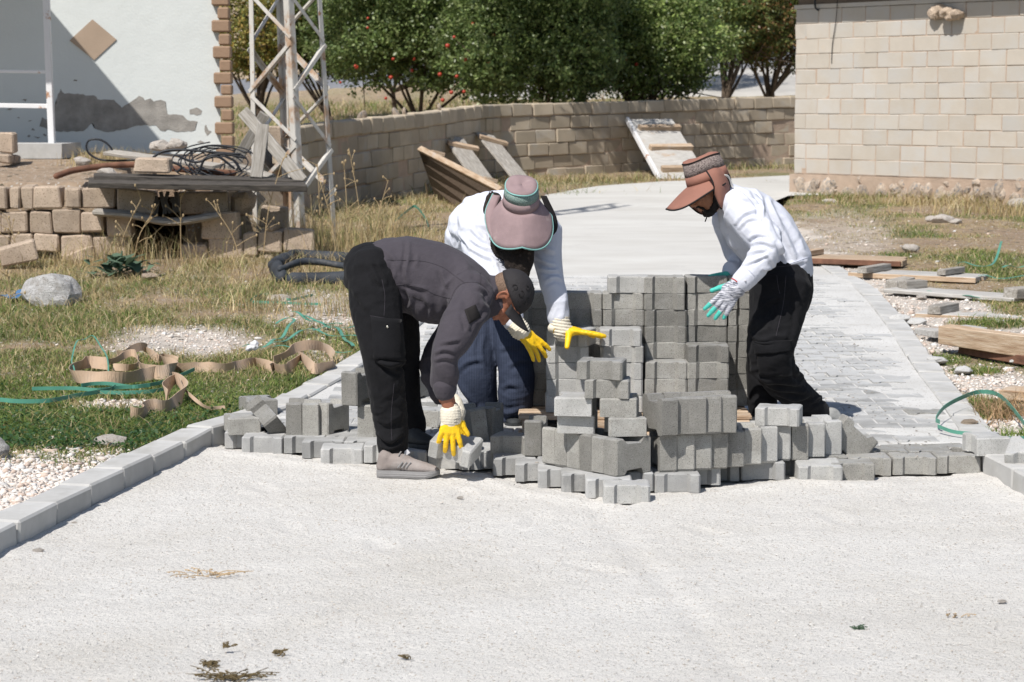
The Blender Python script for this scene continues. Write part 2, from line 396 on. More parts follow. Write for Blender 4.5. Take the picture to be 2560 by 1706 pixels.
def tube_vf(pts, rad, seg=10, ry=None, sub=3, ref=(0, 1, 0), cap=True):
    """smooth tube through pts; rad and ry are radii in the picture plane and in depth"""
    pts = [Vector(p) for p in pts]
    ry = rad if ry is None else ry
    data = np.array([[*p, a, b] for p, a, b in zip(pts, rad, ry)])
    d = catmull(data, sub)
    V = []; Fc = []
    n = len(d)
    for i in range(n):
        a = d[max(0, i - 1), :3]; b = d[min(n - 1, i + 1), :3]
        u, v, t = frame(b - a, ref)
        for k in range(seg):
            an = 2 * math.pi * k / seg
            V.append(Vector(d[i, :3]) + u * (d[i, 3] * math.cos(an)) + v * (d[i, 4] * math.sin(an)))
    for i in range(n - 1):
        for k in range(seg):
            k2 = (k + 1) % seg
            Fc.append((i * seg + k, i * seg + k2, (i + 1) * seg + k2, (i + 1) * seg + k))
    if cap:
        for i, s in ((0, -1), (n - 1, 1)):
            a = d[max(0, i - 1), :3]; b = d[min(n - 1, i + 1), :3]
            u, v, t = frame(b - a, ref)
            r = min(d[i, 3], d[i, 4]); base_i = len(V)
            prev = [i * seg + k for k in range(seg)]
            for ph in (0.5, 0.85):
                cur = []
                for k in range(seg):
                    an = 2 * math.pi * k / seg
                    cur.append(len(V))
                    V.append(Vector(d[i, :3]) + (u * (d[i, 3] * math.cos(an)) + v * (d[i, 4] * math.sin(an))) * math.cos(ph * math.pi / 2) + t * (s * r * 0.9 * math.sin(ph * math.pi / 2)))
                for k in range(seg):
                    k2 = (k + 1) % seg
                    q = (prev[k], prev[k2], cur[k2], cur[k])
                    Fc.append(q if s > 0 else q[::-1])
                prev = cur
            Fc.append(tuple(prev) if s > 0 else tuple(prev[::-1]))
    return V, Fc
def ell_vf(c, ax, ay, az, nu=14, nv=10):
    c = Vector(c); V = []; Fc = []
    ax, ay, az = Vector(ax), Vector(ay), Vector(az)
    V.append(c - az)
    for j in range(1, nv):
        th = math.pi * j / nv - math.pi / 2
        for k in range(nu):
            a = 2 * math.pi * k / nu
            V.append(c + ax * (math.cos(th) * math.cos(a)) + ay * (math.cos(th) * math.sin(a)) + az * math.sin(th))
    V.append(c + az)
    for k in range(nu):
        Fc.append((0, 1 + (k + 1) % nu, 1 + k))
        for j in range(nv - 2):
            a0 = 1 + j * nu; b0 = 1 + (j + 1) * nu; k2 = (k + 1) % nu
            Fc.append((a0 + k, a0 + k2, b0 + k2, b0 + k))
        Fc.append((len(V) - 1, 1 + (nv - 2) * nu + k, 1 + (nv - 2) * nu + (k + 1) % nu))
    return V, Fc
def join_vf(parts):
    V = []; Fc = []
    for v, f in parts:
        o = len(V); V += list(v); Fc += [tuple(i + o for i in q) for q in f]
    return V, Fc
def organic(name, parts, voxel, mtl, parent, smooth=4, disp=None, after=None):
    """join closed shapes into ONE continuous skin"""
    V, Fc = join_vf(parts)
    me = bpy.data.meshes.new(name); me.from_pydata([tuple(v) for v in V], [], Fc); me.update()
    tmp = bpy.data.objects.new('tmp', me); COL.objects.link(tmp)
    r = tmp.modifiers.new('r', 'REMESH'); r.mode = 'VOXEL'; r.voxel_size = voxel
    if smooth:
        s = tmp.modifiers.new('s', 'SMOOTH'); s.factor = 0.5; s.iterations = smooth
    dg = bpy.context.evaluated_depsgraph_get()
    new = bpy.data.meshes.new_from_object(tmp.evaluated_get(dg))
    bpy.data.objects.remove(tmp); bpy.data.meshes.remove(me)
    n = len(new.vertices)
    co = np.empty(n * 3); new.vertices.foreach_get('co', co); co = co.reshape(-1, 3)
    if disp is not None:
        nr = np.empty(n * 3); new.vertices.foreach_get('normal', nr); nr = nr.reshape(-1, 3)
        co = co + nr * disp(co)[:, None]
    off = np.array(chain_loc(parent)) if parent is not None else np.zeros(3)
    new.vertices.foreach_set('co', (co - off).ravel())
    new.polygons.foreach_set('use_smooth', np.ones(len(new.polygons), dtype=bool))
    new.materials.clear(); new.materials.append(mtl)
    new.update()
    new.name = name
    return link(bpy.data.objects.new(name, new), parent)
def rock_mesh(seed, sub=2, amp=0.35, flat=0.7):
    r = np.random.default_rng(seed)
    bm = bmesh.new(); bmesh.ops.create_icosphere(bm, subdivisions=sub, radius=1.0)
    co = np.array([v.co for v in bm.verts])
    planes = r.normal(size=(9, 3)); planes /= np.linalg.norm(planes, axis=1)[:, None]
    for pl in planes:                      # cut facets
        d = co @ pl; lim = r.uniform(0.62, 0.9)
        co = co - np.outer(np.maximum(0, d - lim) * 0.85, pl)
    n = perlin(co * 1.7 + seed * 3.1) * amp * 0.5 + perlin(co * 4 + seed) * amp * 0.2
    co = co * (1 + n)[:, None]; co[:, 2] *= flat
    for v, c in zip(bm.verts, co): v.co = c
    me = bpy.data.meshes.new('rock'); bm.to_mesh(me); bm.free()
    return me
def with_mat(me, m):
    me.materials.clear(); me.materials.append(m); return me
def rot_to(xdir, zup=(0, 0, 1)):
    x = Vector(xdir).normalized(); z = Vector(zup); z = (z - x * z.dot(x)).normalized(); y = z.cross(x)
    return Matrix((x, y, z)).transposed()
def mat_from_axes(x, y, z):
    return Matrix((Vector(x).normalized(), Vector(y).normalized(), Vector(z).normalized())).transposed()

# ---------------------------------------------------------------- road outline
LE = [(-900, 1865), (0, 1392), (371, 1200), (547, 1116)]           # kerb foot, sand level
LPT = [Gz(x, y, 0.0) for x, y in LE] + [Gt(x, y, 0.09) for x, y in
       [(711, 1026), (872, 935), (975, 870), (1075, 790), (1180, 690), (1270, 580), (1370, 484), (1500, 464), (1650, 454), (1800, 446), (1980, 438)]]
RPT = [Gz(3400, 1690, 0.0), Gz(2560, 1245, 0.0), Gz(2452, 1188, 0.0)] + [Gt(x, y, 0.09) for x, y in
       [(2425, 1110), (2355, 1010), (2290, 925), (2235, 840), (2180, 765), (2130, 712), (2075, 680), (2015, 640), (1960, 575), (1925, 525), (1935, 500), (1968, 487)]]
ly = np.array([p.y for p in LPT]); lx = np.array([p.x for p in LPT])
ry_ = np.array([p.y for p in RPT]); rx_ = np.array([p.x for p in RPT])
def mono(y, x):
    o = np.argsort(y); return y[o], x[o]
ly, lx = mono(ly, lx); ry_, rx_ = mono(ry_, rx_)
ly = np.append(ly, 48.0); lx = np.append(lx, 16.0)
ry_ = np.append(ry_, [ry_[-1] + 0.6, ry_[-1] + 3.0]); rx_ = np.append(rx_, [7.0, 14.0])
def xL(y): return np.interp(y, ly, lx)
def xR(y): return np.interp(y, ry_, rx_)
FRONT_PTS = [(300, 1120), (550, 1128), (930, 1172), (1215, 1190), (1320, 1225), (1560, 1258), (1627, 1245), (1810, 1222), (1990, 1196), (2110, 1203), (2455, 1198), (2700, 1190)]
fp = [Gz(x, y, 0.0) for x, y in FRONT_PTS]
fx = np.array([p.x for p in fp]); fy = np.array([p.y for p in fp])
def yfront(x): return np.interp(x, fx, fy)

# ---------------------------------------------------------------- ground
def mound(x, y):
    """earth terrace held up by the ruined block wall"""
    left = P(0, 400, 20).x
    edge = np.where((x > P(300, 500, 20).x) & (x < P(470, 500, 20).x), 22.2, 19.72)
    edge = np.where(x > P(540, 500, 20).x, 20.6, edge)
    f = np.clip((y - edge) / 0.12, 0, 1) * np.clip((P(690, 500, 21).x - x) / 0.6, 0, 1) * np.clip((27.5 - y) / 1.0, 0, 1)
    top = np.interp(y, [19.5, 20.6, 22, 23.5, 27], [0.93, 1.02, 1.10, 1.14, 1.14]) + 0.035 * perlin(np.stack([x * 1.3, y * 1.3, x * 0], -1).reshape(-1, 3)).reshape(np.shape(x))
    return f, top
def bank(x, y):
    """small shoulder of stony soil below the right building and under the low wall"""
    return 0
def ground_h(x, y):
    b = base(y) + 0.075
    n = perlin(np.stack([x * 0.7, y * 0.7, x * 0 + 3.3], -1).reshape(-1, 3)).reshape(np.shape(x)) * 0.03
    n = n + perlin(np.stack([x * 3.5, y * 3.5, x * 0 + 9.3], -1).reshape(-1, 3)).reshape(np.shape(x)) * 0.012
    away = np.clip(np.minimum(np.abs(x - xL(y)), np.abs(x - xR(y))) / 0.6, 0.1, 1)
    h = b + n * away
    f, top = mound(x, y)
    h = h * (1 - f) + top * f
    # ground tilts up to the left and right in the far field
    h = h + np.clip(y - 45, 0, 60) * 0.05 * np.clip(x / 10, -1.5, 1.5)
    inside = (x > xL(y) - 0.13) & (x < xR(y) + 0.13) & (y < 37)
    return np.where(inside, base(y) - 0.05, h)
ZC = {'dry': (0.33, 0.25, 0.14), 'green': (0.10, 0.13, 0.045), 'soil': (0.30, 0.22, 0.15), 'pale': (0.60, 0.545, 0.49), 'terr': (0.33, 0.25, 0.18), 'hill': (0.40, 0.31, 0.21)}
def blob(px, py, cx, cy, rx, ry):
    return np.clip(1.35 - ((px - cx) / rx) ** 2 - ((py - cy) / ry) ** 2, 0, 1)
def zone(x, y, z):
    """cover of the verge: how much gravel, green, dry grass, and the colour of the soil"""
    px, py = proj(x, y, z)
    n = fbm(np.stack([x * 1.1, y * 0.8, x * 0 + 1.7], -1).reshape(-1, 3), 3).reshape(np.shape(x))
    left = x < xL(y)
    d_l = xL(y) - x; d_r = x - xR(y)
    grav = np.where(left & (y < 10.9), np.clip((0.78 + 0.12 * n - d_l) / 0.1, 0, 1) * np.clip(10.4 + n * 0.3 - y, 0, 1), 0)
    grav = np.maximum(grav, np.where(left, 0.85 * blob(px, py + 25 * n, 470, 860, 200, 42), 0))
    grav = np.maximum(grav, np.where(left, 0.8 * blob(px, py + 20 * n, 300, 1022, 130, 20), 0))
    grav = np.maximum(grav, np.where(left, 0.7 * blob(px, py + 25 * n, 800, 790, 130, 60), 0))
    grav = np.maximum(grav, np.where(left, 0.5 * blob(px, py + 25 * n, 800, 900, 70, 30), 0))
    grav = np.maximum(grav, np.where(~left & (y < 24), np.clip((0.95 - 0.04 * np.clip(y - 11, 0, 12) + 0.7 * n - d_r) / 0.35, 0, 1) * 0.9, 0))
    grav = np.maximum(grav, np.where(~left & (y < 16), 0.8 * blob(px, py + 30 * n, 2470, 960, 130, 60), 0))
    grav = np.maximum(grav, np.where(~left, 0.4 * blob(px, py + 30 * n, 2080, 590, 170, 50), 0))
    green = np.clip((py - 880 + 60 * n) / 80, 0, 1) * left
    green = np.maximum(green, np.where(left, np.clip(0.25 + 0.9 * n + (py - 640) / 500, 0, 0.75), 0))
    green = np.maximum(green, np.where(~left, np.clip(0.15 + 1.3 * n - np.abs(py - 780) / 900, 0, 0.8), 0))
    green = np.maximum(green, np.where((~left) & (py > 900), 0.6 + 0.4 * n, 0))
    for (cx, cy, rx, ry) in ((2365, 893, 60, 16), (2470, 742, 130, 14), (2440, 928, 80, 14), (2450, 1030, 110, 26), (2480, 818, 110, 12), (2250, 640, 60, 8)):
        bl = np.where(~left, blob(px, py + 10 * n, cx, cy, rx, ry), 0); grav = grav * (1 - np.clip(bl, 0, 1)); green = np.maximum(green, bl)
    green = np.where(y > 24, np.clip(0.1 + 0.9 * n, 0, 0.6), green)
    green = green * (1 - grav)
    return grav, np.clip(green, 0, 1), n
def build_ground():
    xs = np.concatenate([np.linspace(-160, -13, 20), np.arange(-12, 12.01, 0.11), np.linspace(13, 60, 24), np.linspace(66, 160, 10)])
    ys = np.concatenate([np.linspace(-70, 5.5, 10), np.arange(6, 27, 0.10), np.arange(27, 48, 0.3), np.arange(48, 100, 2), np.linspace(105, 400, 12)])
    X, Y = np.meshgrid(xs, ys)
    Z = ground_h(X, Y)
    v = np.stack([X.ravel(), Y.ravel(), Z.ravel()], 1)
    nx, ny = len(xs), len(ys)
    i, j = np.meshgrid(np.arange(nx - 1), np.arange(ny - 1))
    a = (j * nx + i).ravel()
    f = np.stack([a, a + 1, a + 1 + nx, a + nx], 1)
    g, gr, n = zone(v[:, 0], v[:, 1], v[:, 2])
    c = np.tile(np.array(ZC['dry']), (len(v), 1))
    soil = np.clip(0.4 - n * 0.8, 0, 1)[:, None]
    c = c * (1 - soil) + np.array(ZC['soil']) * soil
    c = c * (1 - gr[:, None]) + np.array(ZC['green']) * gr[:, None]
    c = c * (1 - g[:, None]) + np.array(ZC['pale']) * g[:, None]
    m, _ = mound(v[:, 0], v[:, 1]); m = m[:, None]
    c = c * (1 - m) + np.array(ZC['terr']) * m
    h = np.clip((v[:, 1] - 50) / 12, 0, 1)[:, None]
    c = c * (1 - h) + np.array(ZC['hill']) * h * (1 + 0.25 * n[:, None]) * 1.0
    o = mesh_np('ground', v, f, M['ground'], smooth=True, cols=c)
    tag(o, kind='structure')
build_ground()
def strip(name, m, y0, y1, xl, xr, zf, ny, nx, amp=0.0, seed=0, freq=3.0, kind='structure', extra=None):
    ys = np.linspace(y0, y1, ny); t = np.linspace(0, 1, nx)
    Y, T = np.meshgrid(ys, t, indexing='ij')
    X = xl(Y) * (1 - T) + xr(Y) * T
    Z = zf(Y) + amp * perlin(np.stack([X * freq, Y * freq, X * 0 + seed], -1).reshape(-1, 3)).reshape(X.shape)
    if extra is not None: Z = Z + extra(X, Y)
    v = np.stack([X.ravel(), Y.ravel(), Z.ravel()], 1)
    i, j = np.meshgrid(np.arange(nx - 1), np.arange(ny - 1)); a = (j * nx + i).ravel()
    f = np.stack([a, a + 1, a + 1 + nx, a + nx], 1)
    return tag(mesh_np(name, v, f, m, smooth=True), kind=kind)
PAVED_TO = 18.0
def sand_extra(X, Y):
    f = fbm(np.stack([X * 14, Y * 14, X * 0 + 5], -1).reshape(-1, 3), 2).reshape(X.shape)
    lee = np.clip(1 - np.abs(Y - yfront(X) + 0.10) / 0.10, 0, 1) * 0.012      # sand heaped against the front pavers
    k = np.clip(1 - (X - xL(Y)) / 0.12, 0, 1) * 0.012 + np.clip(1 - (xR(Y) - X) / 0.2, 0, 1) * 0.015
    # shallow wheel marks
    n2 = fbm(np.stack([(X + 0.5 * Y) * 1.2, (Y - 0.5 * X) * 5.0, X * 0 + 61], -1).reshape(-1, 3), 3).reshape(X.shape)
    f = f + n2 * 1.5
    for cx_, cy_, an_, sz_ in ((-0.9, 8.6, .3, 1), (-0.5, 8.2, .2, 1), (0.1, 8.75, -.2, 1), (0.75, 8.5, .5, 1), (1.3, 8.8, .1, 1), (0.3, 7.8, .8, 1), (-0.2, 9.3, .1, 1), (1.7, 9.2, -.3, 1), (-1.1, 9.5, .4, 1)):
        u = (X - cx_) * math.cos(an_) + (Y - cy_) * math.sin(an_); v = -(X - cx_) * math.sin(an_) + (Y - cy_) * math.cos(an_)
        r_ = (u / 0.05) ** 2 + (v / 0.14) ** 2
        f = f - 2.2 * np.exp(-r_ ** 2) + 0.8 * np.exp(-(r_ - 2.2) ** 2)
    tr = -0.012 * np.exp(-((X + 0.1 - 0.55 * (Y - 8) ) / 0.045) ** 2) * (Y < 9.1) - 0.008 * np.exp(-((X - 0.35 + (Y - 9) * 0.12) / 0.05) ** 2) * (Y < 9.2)
    return np.where(Y < yfront(X) + 0.1, f * 0.0035 + lee + k + tr, -0.012)
strip('sand_bed', M['sand'], 3.0, PAVED_TO, lambda y: xL(y) + 0.0, lambda y: xR(y) - 0.0, lambda y: base(y) + 0.0 * y, 560, 200, 0.006, 4, 2.2, extra=sand_extra)
strip('concrete_road', M['concrete_road'], PAVED_TO - 0.02, 36.5, lambda y: xL(y) - 0.03, lambda y: xR(y) + 0.03, lambda y: base(y) + 0.082, 120, 50, 0.012, 8, 0.8)
def side_slope(Y): return base(Y)
def far_sheet(name, m, y0, y1, lift, xmin=-60):
    xs = np.linspace(xmin, 60, 60); ys = np.linspace(y0, y1, 14)
    X, Y = np.meshgrid(xs, ys); Y = Y - X * 0.12
    Z = ground_h(X, Y) + lift
    Z[0] -= 0.35; Z[-1] -= 0.35
    v = np.stack([X.ravel(), Y.ravel(), Z.ravel()], 1)
    i, j = np.meshgrid(np.arange(59), np.arange(13)); a = (j * 60 + i).ravel()
    tag(mesh_np(name, v, np.stack([a, a + 1, a + 61, a + 60], 1), m, smooth=True), kind='structure')
far_sheet('asphalt_road', M['asphalt'], 56.5, 63.5, 0.07)
far_sheet('road_shoulder', M['pale_strip'], 51.0, 56.9, 0.05, -1.0)

# ---------------------------------------------------------------- kerbs
kerb_me = [with_mat(bevel_block(0.385, 0.15, 0.11, 0.009, 0.003, s), M['kerb']) for s in range(5)]
def kerb(name, side, y0, y1, sgn):
    root = empty(name, (0, 0, 0), kind='structure')
    y = y0; k = 0
    while y < y1:
        a = Vector((float(side(y)), y, float(base(y))));
        dd = 0.4
        y2 = y + dd
        for _ in range(4):
            b = Vector((float(side(y2)), y2, float(base(y2)))); y2 = y + dd * (y2 - y) / max(1e-3, (b - a).length)
        b = Vector((float(side(y2)), y2, float(base(y2))))
        d = (b - a).normalized(); nrm = Vector((-d.y, d.x, 0)).normalized() * sgn
        mid = (a + b) / 2 + nrm * 0.075 + Vector((0, 0, 0.043 + rng.normal() * 0.003))
        o = inst('kerb_stone', kerb_me[k % 5], mid, rot_to(d + Vector((rng.normal() * 0.012, 0, rng.normal() * 0.006))), root,
                 scale=((b - a).length / 0.4, 1, 1))
        y = y2; k += 1
    return root
kerb('left_kerb', xL, 6.6, 22.0, 1)
kerb('right_kerb', xR, 7.0, 19.5, -1)

# ---------------------------------------------------------------- pavers
def paver_mesh(seed=0, top=0.006, rough=0.0, lo=False):
    L_, W_, T_ = 0.0985, 0.081, 0.04
    o = 0.058; i_ = 0.042; n = 0.022; c = 0.007
    pts = [(-L_, -W_ + c), (-L_ + c, -W_), (-o, -W_), (-i_, -W_ + n), (i_, -W_ + n), (o, -W_), (L_ - c, -W_), (L_, -W_ + c),
           (L_, W_ - c), (L_ - c, W_), (o, W_), (i_, W_ - n), (-i_, W_ - n), (-o, W_), (-L_ + c, W_), (-L_, W_ - c)]
    if lo: pts = [p for q, p in enumerate(pts) if q not in (0, 7, 8, 15)]
    r = np.random.default_rng(seed)
    pts = [(x + r.normal() * rough, y + r.normal() * rough) for x, y in pts]
    N = len(pts); V = []; Fc = []
    levels = [(-T_, 1.0, 0)] + ([(T_ - top, 1.0, 0), (T_, 0, top)] if not lo else [(T_, 0, 0.0)])
    for z, _, ins in levels:
        for x, y in pts:
            s = 1 - ins / 0.09
            V.append((x * s, y * s, z + r.normal() * rough * 0.3))
    for l in range(len(levels) - 1):
        for k in range(N):
            k2 = (k + 1) % N
            Fc.append((l * N + k, l * N + k2, (l + 1) * N + k2, (l + 1) * N + k))
    q = (len(levels) - 1) * N
    Fc.append(tuple(range(q, q + N))); Fc.append(tuple(range(N))[::-1])
    return V, Fc
def paver_data(seed, m, rough=0.0018):
    V, Fc = paver_mesh(seed, rough=rough)
    me = bpy.data.meshes.new('paver'); me.from_pydata(V, [], Fc); me.materials.append(m); me.update()
    return me
pav_dark = [paver_data(s, M['paver']) for s in range(6)]
pav_pale = [paver_data(s + 10, M['paver_light']) for s in range(4)]
pav_laid = [paver_data(s + 20, M['paver_laid'], 0.001) for s in range(6)]

# the laid surface: rows of interlocking pavers
paved = empty('paved_road', (0, 0, 0), kind='structure')
PIT = 0.143
cells = []
row = 0; y = 9.0
while y < PAVED_TO:
    off = 0.1 if row % 2 else 0.0
    xa, xb = float(xL(y)) + 0.10, float(xR(y)) - 0.10
    k0 = math.floor((xa - off) / 0.2); k1 = math.ceil((xb - off) / 0.2)
    for k in range(k0, k1 + 1):
        x = k * 0.2 + off + 0.012
        if x < xa - 0.02 or x > xb + 0.02: continue
        if y - 0.083 < yfront(x) - 0.03: continue
        cells.append((x, y))
    y += PIT; row += 1
cells.sort(key=lambda c: c[1])
Vs = []; Fs = []
loV, loF = paver_mesh(3, lo=True); loV = np.array(loV)
for n_, (x, y) in enumerate(cells):
    z = float(base(y)) + 0.043 + rng.normal() * 0.0028
    rot = (rng.normal() * 0.012, rng.normal() * 0.010, rng.normal() * 0.008 + (math.pi if rng.random() < 0.5 else 0))
    if n_ < 285:
        wet = (x > 1.35 and y < 10.15) or rng.random() < 0.05
        o = inst('paver', (pav_dark if wet else pav_laid)[int(rng.integers(6))], (x, y, z), rot, paved)
    else:
        o_ = len(Vs)
        from mathutils import Euler
        mr = np.array(Euler(rot).to_matrix())
        Vs.extend(loV @ mr.T + np.array([x, y, z])); Fs.extend([tuple(i + o_ for i in q) for q in loF])
if Vs:
    tag(mesh_np('distant_pavers', Vs, Fs, M['paver_laid'], paved), kind='stuff')
# dust swept into the joints and drifting over the blocks
def drift(X, Y):
    q = np.stack([X * 1.1, Y * 0.55, X * 0 + 31], -1).reshape(-1, 3)
    n = fbm(q, 4).reshape(X.shape) * 0.006
    far = np.clip((Y - 13.0) / 5.0, 0, 1) * 0.0065
    rt = np.clip(1 - (xR(Y) - X) / 0.5, 0, 1) * 0.007 + np.clip((X - 1.5) / 1.5, 0, 1) * 0.001
    front = np.clip((yfront(X) + 0.50 - Y) / 0.2, 0, 1) * 0.125
    return n + far + rt - front
strip('joint_dust', M['dust'], 9.15, PAVED_TO, lambda y: xL(y) + 0.0, lambda y: xR(y) - 0.0, lambda y: base(y) + 0.0760, 420, 150, 0.0, 4, 2.2, extra=drift)

# loose pavers --------------------------------------------------
def paver_at(px, py, z0, yaw=0, orient='flat', m='d', label='', group=None, roll=0, tilt=0, name='paver'):
    """front bottom edge at pixel (px,py) on the level z0"""
    p = Gz(px, py, z0)
    yw = R(yaw)
    if orient == 'flat':
        A = Matrix.Identity(3); hh = 0.04; dep = 0.081; 
    elif orient == 'end':                        # short end to the viewer
        A = Matrix.Rotation(math.pi / 2, 3, 'Z'); hh = 0.04; dep = 0.0985
    elif orient == 'up':                         # standing: thickness across, length in depth
        A = mat_from_axes((0, 1, 0), (0, 0, 1), (1, 0, 0)); hh = 0.081; dep = 0.0985
    elif orient == 'long':                       # standing with the long side across, 16.5 high
        A = mat_from_axes((1, 0, 0), (0, 0, 1), (0, -1, 0)); hh = 0.081; dep = 0.04
    Rz = Matrix.Rotation(yw, 3, 'Z')
    A = Rz @ Matrix.Rotation(R(tilt), 3, 'Y') @ Matrix.Rotation(R(roll), 3, 'X') @ A
    c = p + Vector((0, dep, hh)) if not (orient in ('up',) and abs(yaw) > 40) else p + Vector((0, 0.09, hh))
    lst = pav_pale if m == 'p' else pav_dark
    o = inst(name, lst[int(rng.integers(len(lst)))], c, A)
    return tag(o, label, 'paving block', group)
# ---------------------------------------------------------------- pallet and its stack
ORD = ['top', 'second', 'third', 'fourth', 'fifth', 'sixth', 'seventh', 'eighth', 'ninth']
PZ = 0.185
D0 = 10.72
pallet = empty('pallet', P(1620, 1040, 10.8), 'wooden pallet under the tall stack of grey paving blocks', 'pallet')
pallet.location = (P(1580, 1040, 10.75).x, 10.80, 0.085)
pl = pallet.location
bd = with_mat(bevel_block(1.12, 0.11, 0.02, 0.003, 0.002, 5), M['wood_tan'])
for k in range(5): inst('top_board', bd, (pl.x, 10.48 + k * 0.155, 0.085 + 0.087), (0, 0, rng.normal() * 0.01), pallet)
be = with_mat(bevel_block(0.09, 0.80, 0.05, 0.004, 0.002, 6), M['wood_tan'])
for k in range(4): inst('bearer', be, (pl.x - 0.5 + k * 0.333, 10.79, 0.085 + 0.048), None, pallet)
bb = with_mat(bevel_block(1.12, 0.09, 0.018, 0.003, 0.002, 7), M['wood_tan'])
for k in range(2): inst('bottom_board', bb, (pl.x, 10.45 + k * 0.68, 0.085 + 0.011), None, pallet)
GS = 'paving blocks stacked on the pallet'
def zx(v): return 1300 + v / 2.57
def zy(v): return 660 + v / 2.57
CN = ['leftmost column', 'second column from the left', 'column with the pale block on top', 'tallest column in the middle', 'column behind the teal glove', 'column next to the black trousers']
# (x from, x to, number of layers, front depth, turned)
cols = [(42, 262, 7, D0 + 0.02, 0), (262, 525, 7, D0, 0), (527, 795, 8, D0 - 0.01, 0), (812, 1078, 8, D0 - 0.03, 0), (1082, 1346, 8, D0, 0), (1348, 1614, 8, D0 + 0.01, 0)]
for ci, (x0, x1, nl, D, _) in enumerate(cols):
    cx = P(zx(395), 900, D).x + (ci - 1) * 0.2045
    for k in range(nl):
        jx = rng.normal() * 0.0015; yw = rng.normal() * 0.008
        if ci == 2 and k == nl - 1: jx = 0.026
        if ci == 3 and k >= nl - 2: jx -= 0.004
        lvl = nl - 1 - k
        pale = (ci == 2 and k == nl - 1)
        o = inst('paver', (pav_pale if pale else pav_dark)[int(rng.integers(4))], (cx + jx, D + 0.081 + rng.normal() * 0.002, PZ + 0.04 + k * 0.0803), (0, 0, yw), scale=(1.034, 1, 1))
        tag(o, ('pale ' if pale else 'grey ') + 'paving block, back row %s layer, %s' % (ORD[lvl], CN[ci]), 'paving block', GS)
CF = ['column under the yellow gloved hand', 'pale column right of the gloved hand', 'low column before the tallest one', 'short column below the teal glove']
fr = [(172, 436, 5, -0.195, 'p'), (522, 790, 5, -0.19, 'p'), (808, 1064, 3, -0.175, 'd'), (1081, 1344, 4, -0.172, 'd')]
for ci, (x0, x1, nl, dd, m_) in enumerate(fr):
    D = D0 + dd
    cx = P(zx((x0 + x1) / 2), 900, D).x
    for k in range(nl):
        lvl = nl - 1 - k
        yw = rng.normal() * 0.01; z = PZ + 0.04 + k * 0.0803; jx = rng.normal() * 0.003
        if ci == 0 and lvl == 0: yw = -0.30; jx = 0.02
        o = inst('paver', (pav_pale if m_ == 'p' else pav_dark)[int(rng.integers(4))], (cx + jx, D + 0.081, z), (0, 0, yw), scale=(1.034, 1, 1))
        tag(o, ('pale ' if m_ == 'p' else 'grey ') + 'paving block, front row %s layer, %s' % (ORD[lvl], CF[ci]), 'paving block', GS)

# ---------------------------------------------------------------- loose blocks in front
ZP = 0.083
GF = 'loose paving blocks piled in front of the pallet'
NTH = ['first', 'second', 'third', 'fourth', 'fifth', 'sixth', 'seventh', 'eighth', 'ninth', 'tenth', 'eleventh']
# fan of upright blocks on the left
paver_at(1341, 1142, ZP, -8, 'up', 'd', 'grey paving block standing alone left of the fan of upright blocks', GF)
p0 = Gz(1392, 1163, ZP); p1 = Gz(1520, 1184, ZP)
for k in range(6):
    t = k / 5; yw = R(-46 - 6 * t)
    zdir = Vector((math.cos(yw), math.sin(yw), 0))
    q = p0 + Vector((math.cos(R(-50)), math.sin(R(-50)), 0)) * (0.083 * k) + Vector((0.035, 0.085, 0.081))
    A = mat_from_axes((-zdir.y, zdir.x, 0), (0, 0, 1), zdir)
    o = inst('paver', pav_dark[k % 6], q, A)
    tag(o, 'grey upright block, %s in the fan of six%s' % (NTH[k], ', notched side showing' if k == 5 else ' left of the notched one'), 'paving block', GF)
for k, (px, py, yw) in enumerate([(1662, 1180, 10), (1711, 1178, 4), (1754, 1176, 3), (1794, 1173, 3), (1834, 1169, 5), (1876, 1163, 7)]):
    paver_at(px, py, ZP, yw, 'up', 'd', 'grey upright block, %s of six right of the notched block' % NTH[k], GF)
for k, (px, py, yw) in enumerate([(1915, 1158, 9), (1958, 1153, -4), (1999, 1151, 2), (2038, 1147, 4), (2074, 1141, 12)]):
    paver_at(px, py, ZP, yw, 'up', 'd' if k in (2,) else 'p', '%s upright block, %s of five under the flat block by black trousers' % ('grey' if k == 2 else 'pale', NTH[k]), GF)
for k, (px, py, yw) in enumerate([(1655, 1092, 22), (1696, 1088, 14), (1737, 1087, 8), (1777, 1085, 6), (1815, 1083, 6)]):
    paver_at(px, py, ZP + 0.163, yw, 'up', 'd', 'grey upright block, %s of five standing on the lower upright row' % NTH[k], GF)
Z2 = ZP + 0.163
for (px, py, lv, yw, ori, m_, lb) in [
    (1446, 1084, 0, -6, 'end', 'p', 'pale block at the bottom of the left loose stack, half in shade'),
    (1566, 1092, 0, 4, 'end', 'd', 'grey block with pale lower edge under the right loose stack'),
    (1441, 1041, 1, -9, 'end', 'p', 'bright pale block, second from the bottom of the left loose stack'),
    (1551, 1043, 1, -5, 'end', 'd', 'grey block lying on the pale edged block, right loose stack'),
    (1520, 997, 2, -4, 'flat', 'd', 'grey block bridging the two loose stacks, second from the top'),
    (1506, 950, 3, -10, 'flat', 'd', 'grey block lying topmost on the bridged loose stacks'),
    (1952, 1066, 0, -12, 'flat', 'p', 'pale block lying flat on upright blocks before the black trousers')]:
    paver_at(px, py, Z2 + 0.0805 * lv, yw, ori, m_, lb, GF)
# tilted against the right end
def free_paver(px, py, D, A, m_, label, group):
    lst = pav_pale if m_ == 'p' else pav_dark
    return tag(inst('paver', lst[int(rng.integers(4))], P(px, py, D), A), label, 'paving block', group)
free_paver(2124, 1103, 9.93, Matrix.Rotation(R(10), 3, 'Z') @ Matrix.Rotation(R(40), 3, 'Y') @ Matrix.Rotation(R(90), 3, 'X'), 'd', 'tilted grey block leaning on the right end of the upright row', GF)
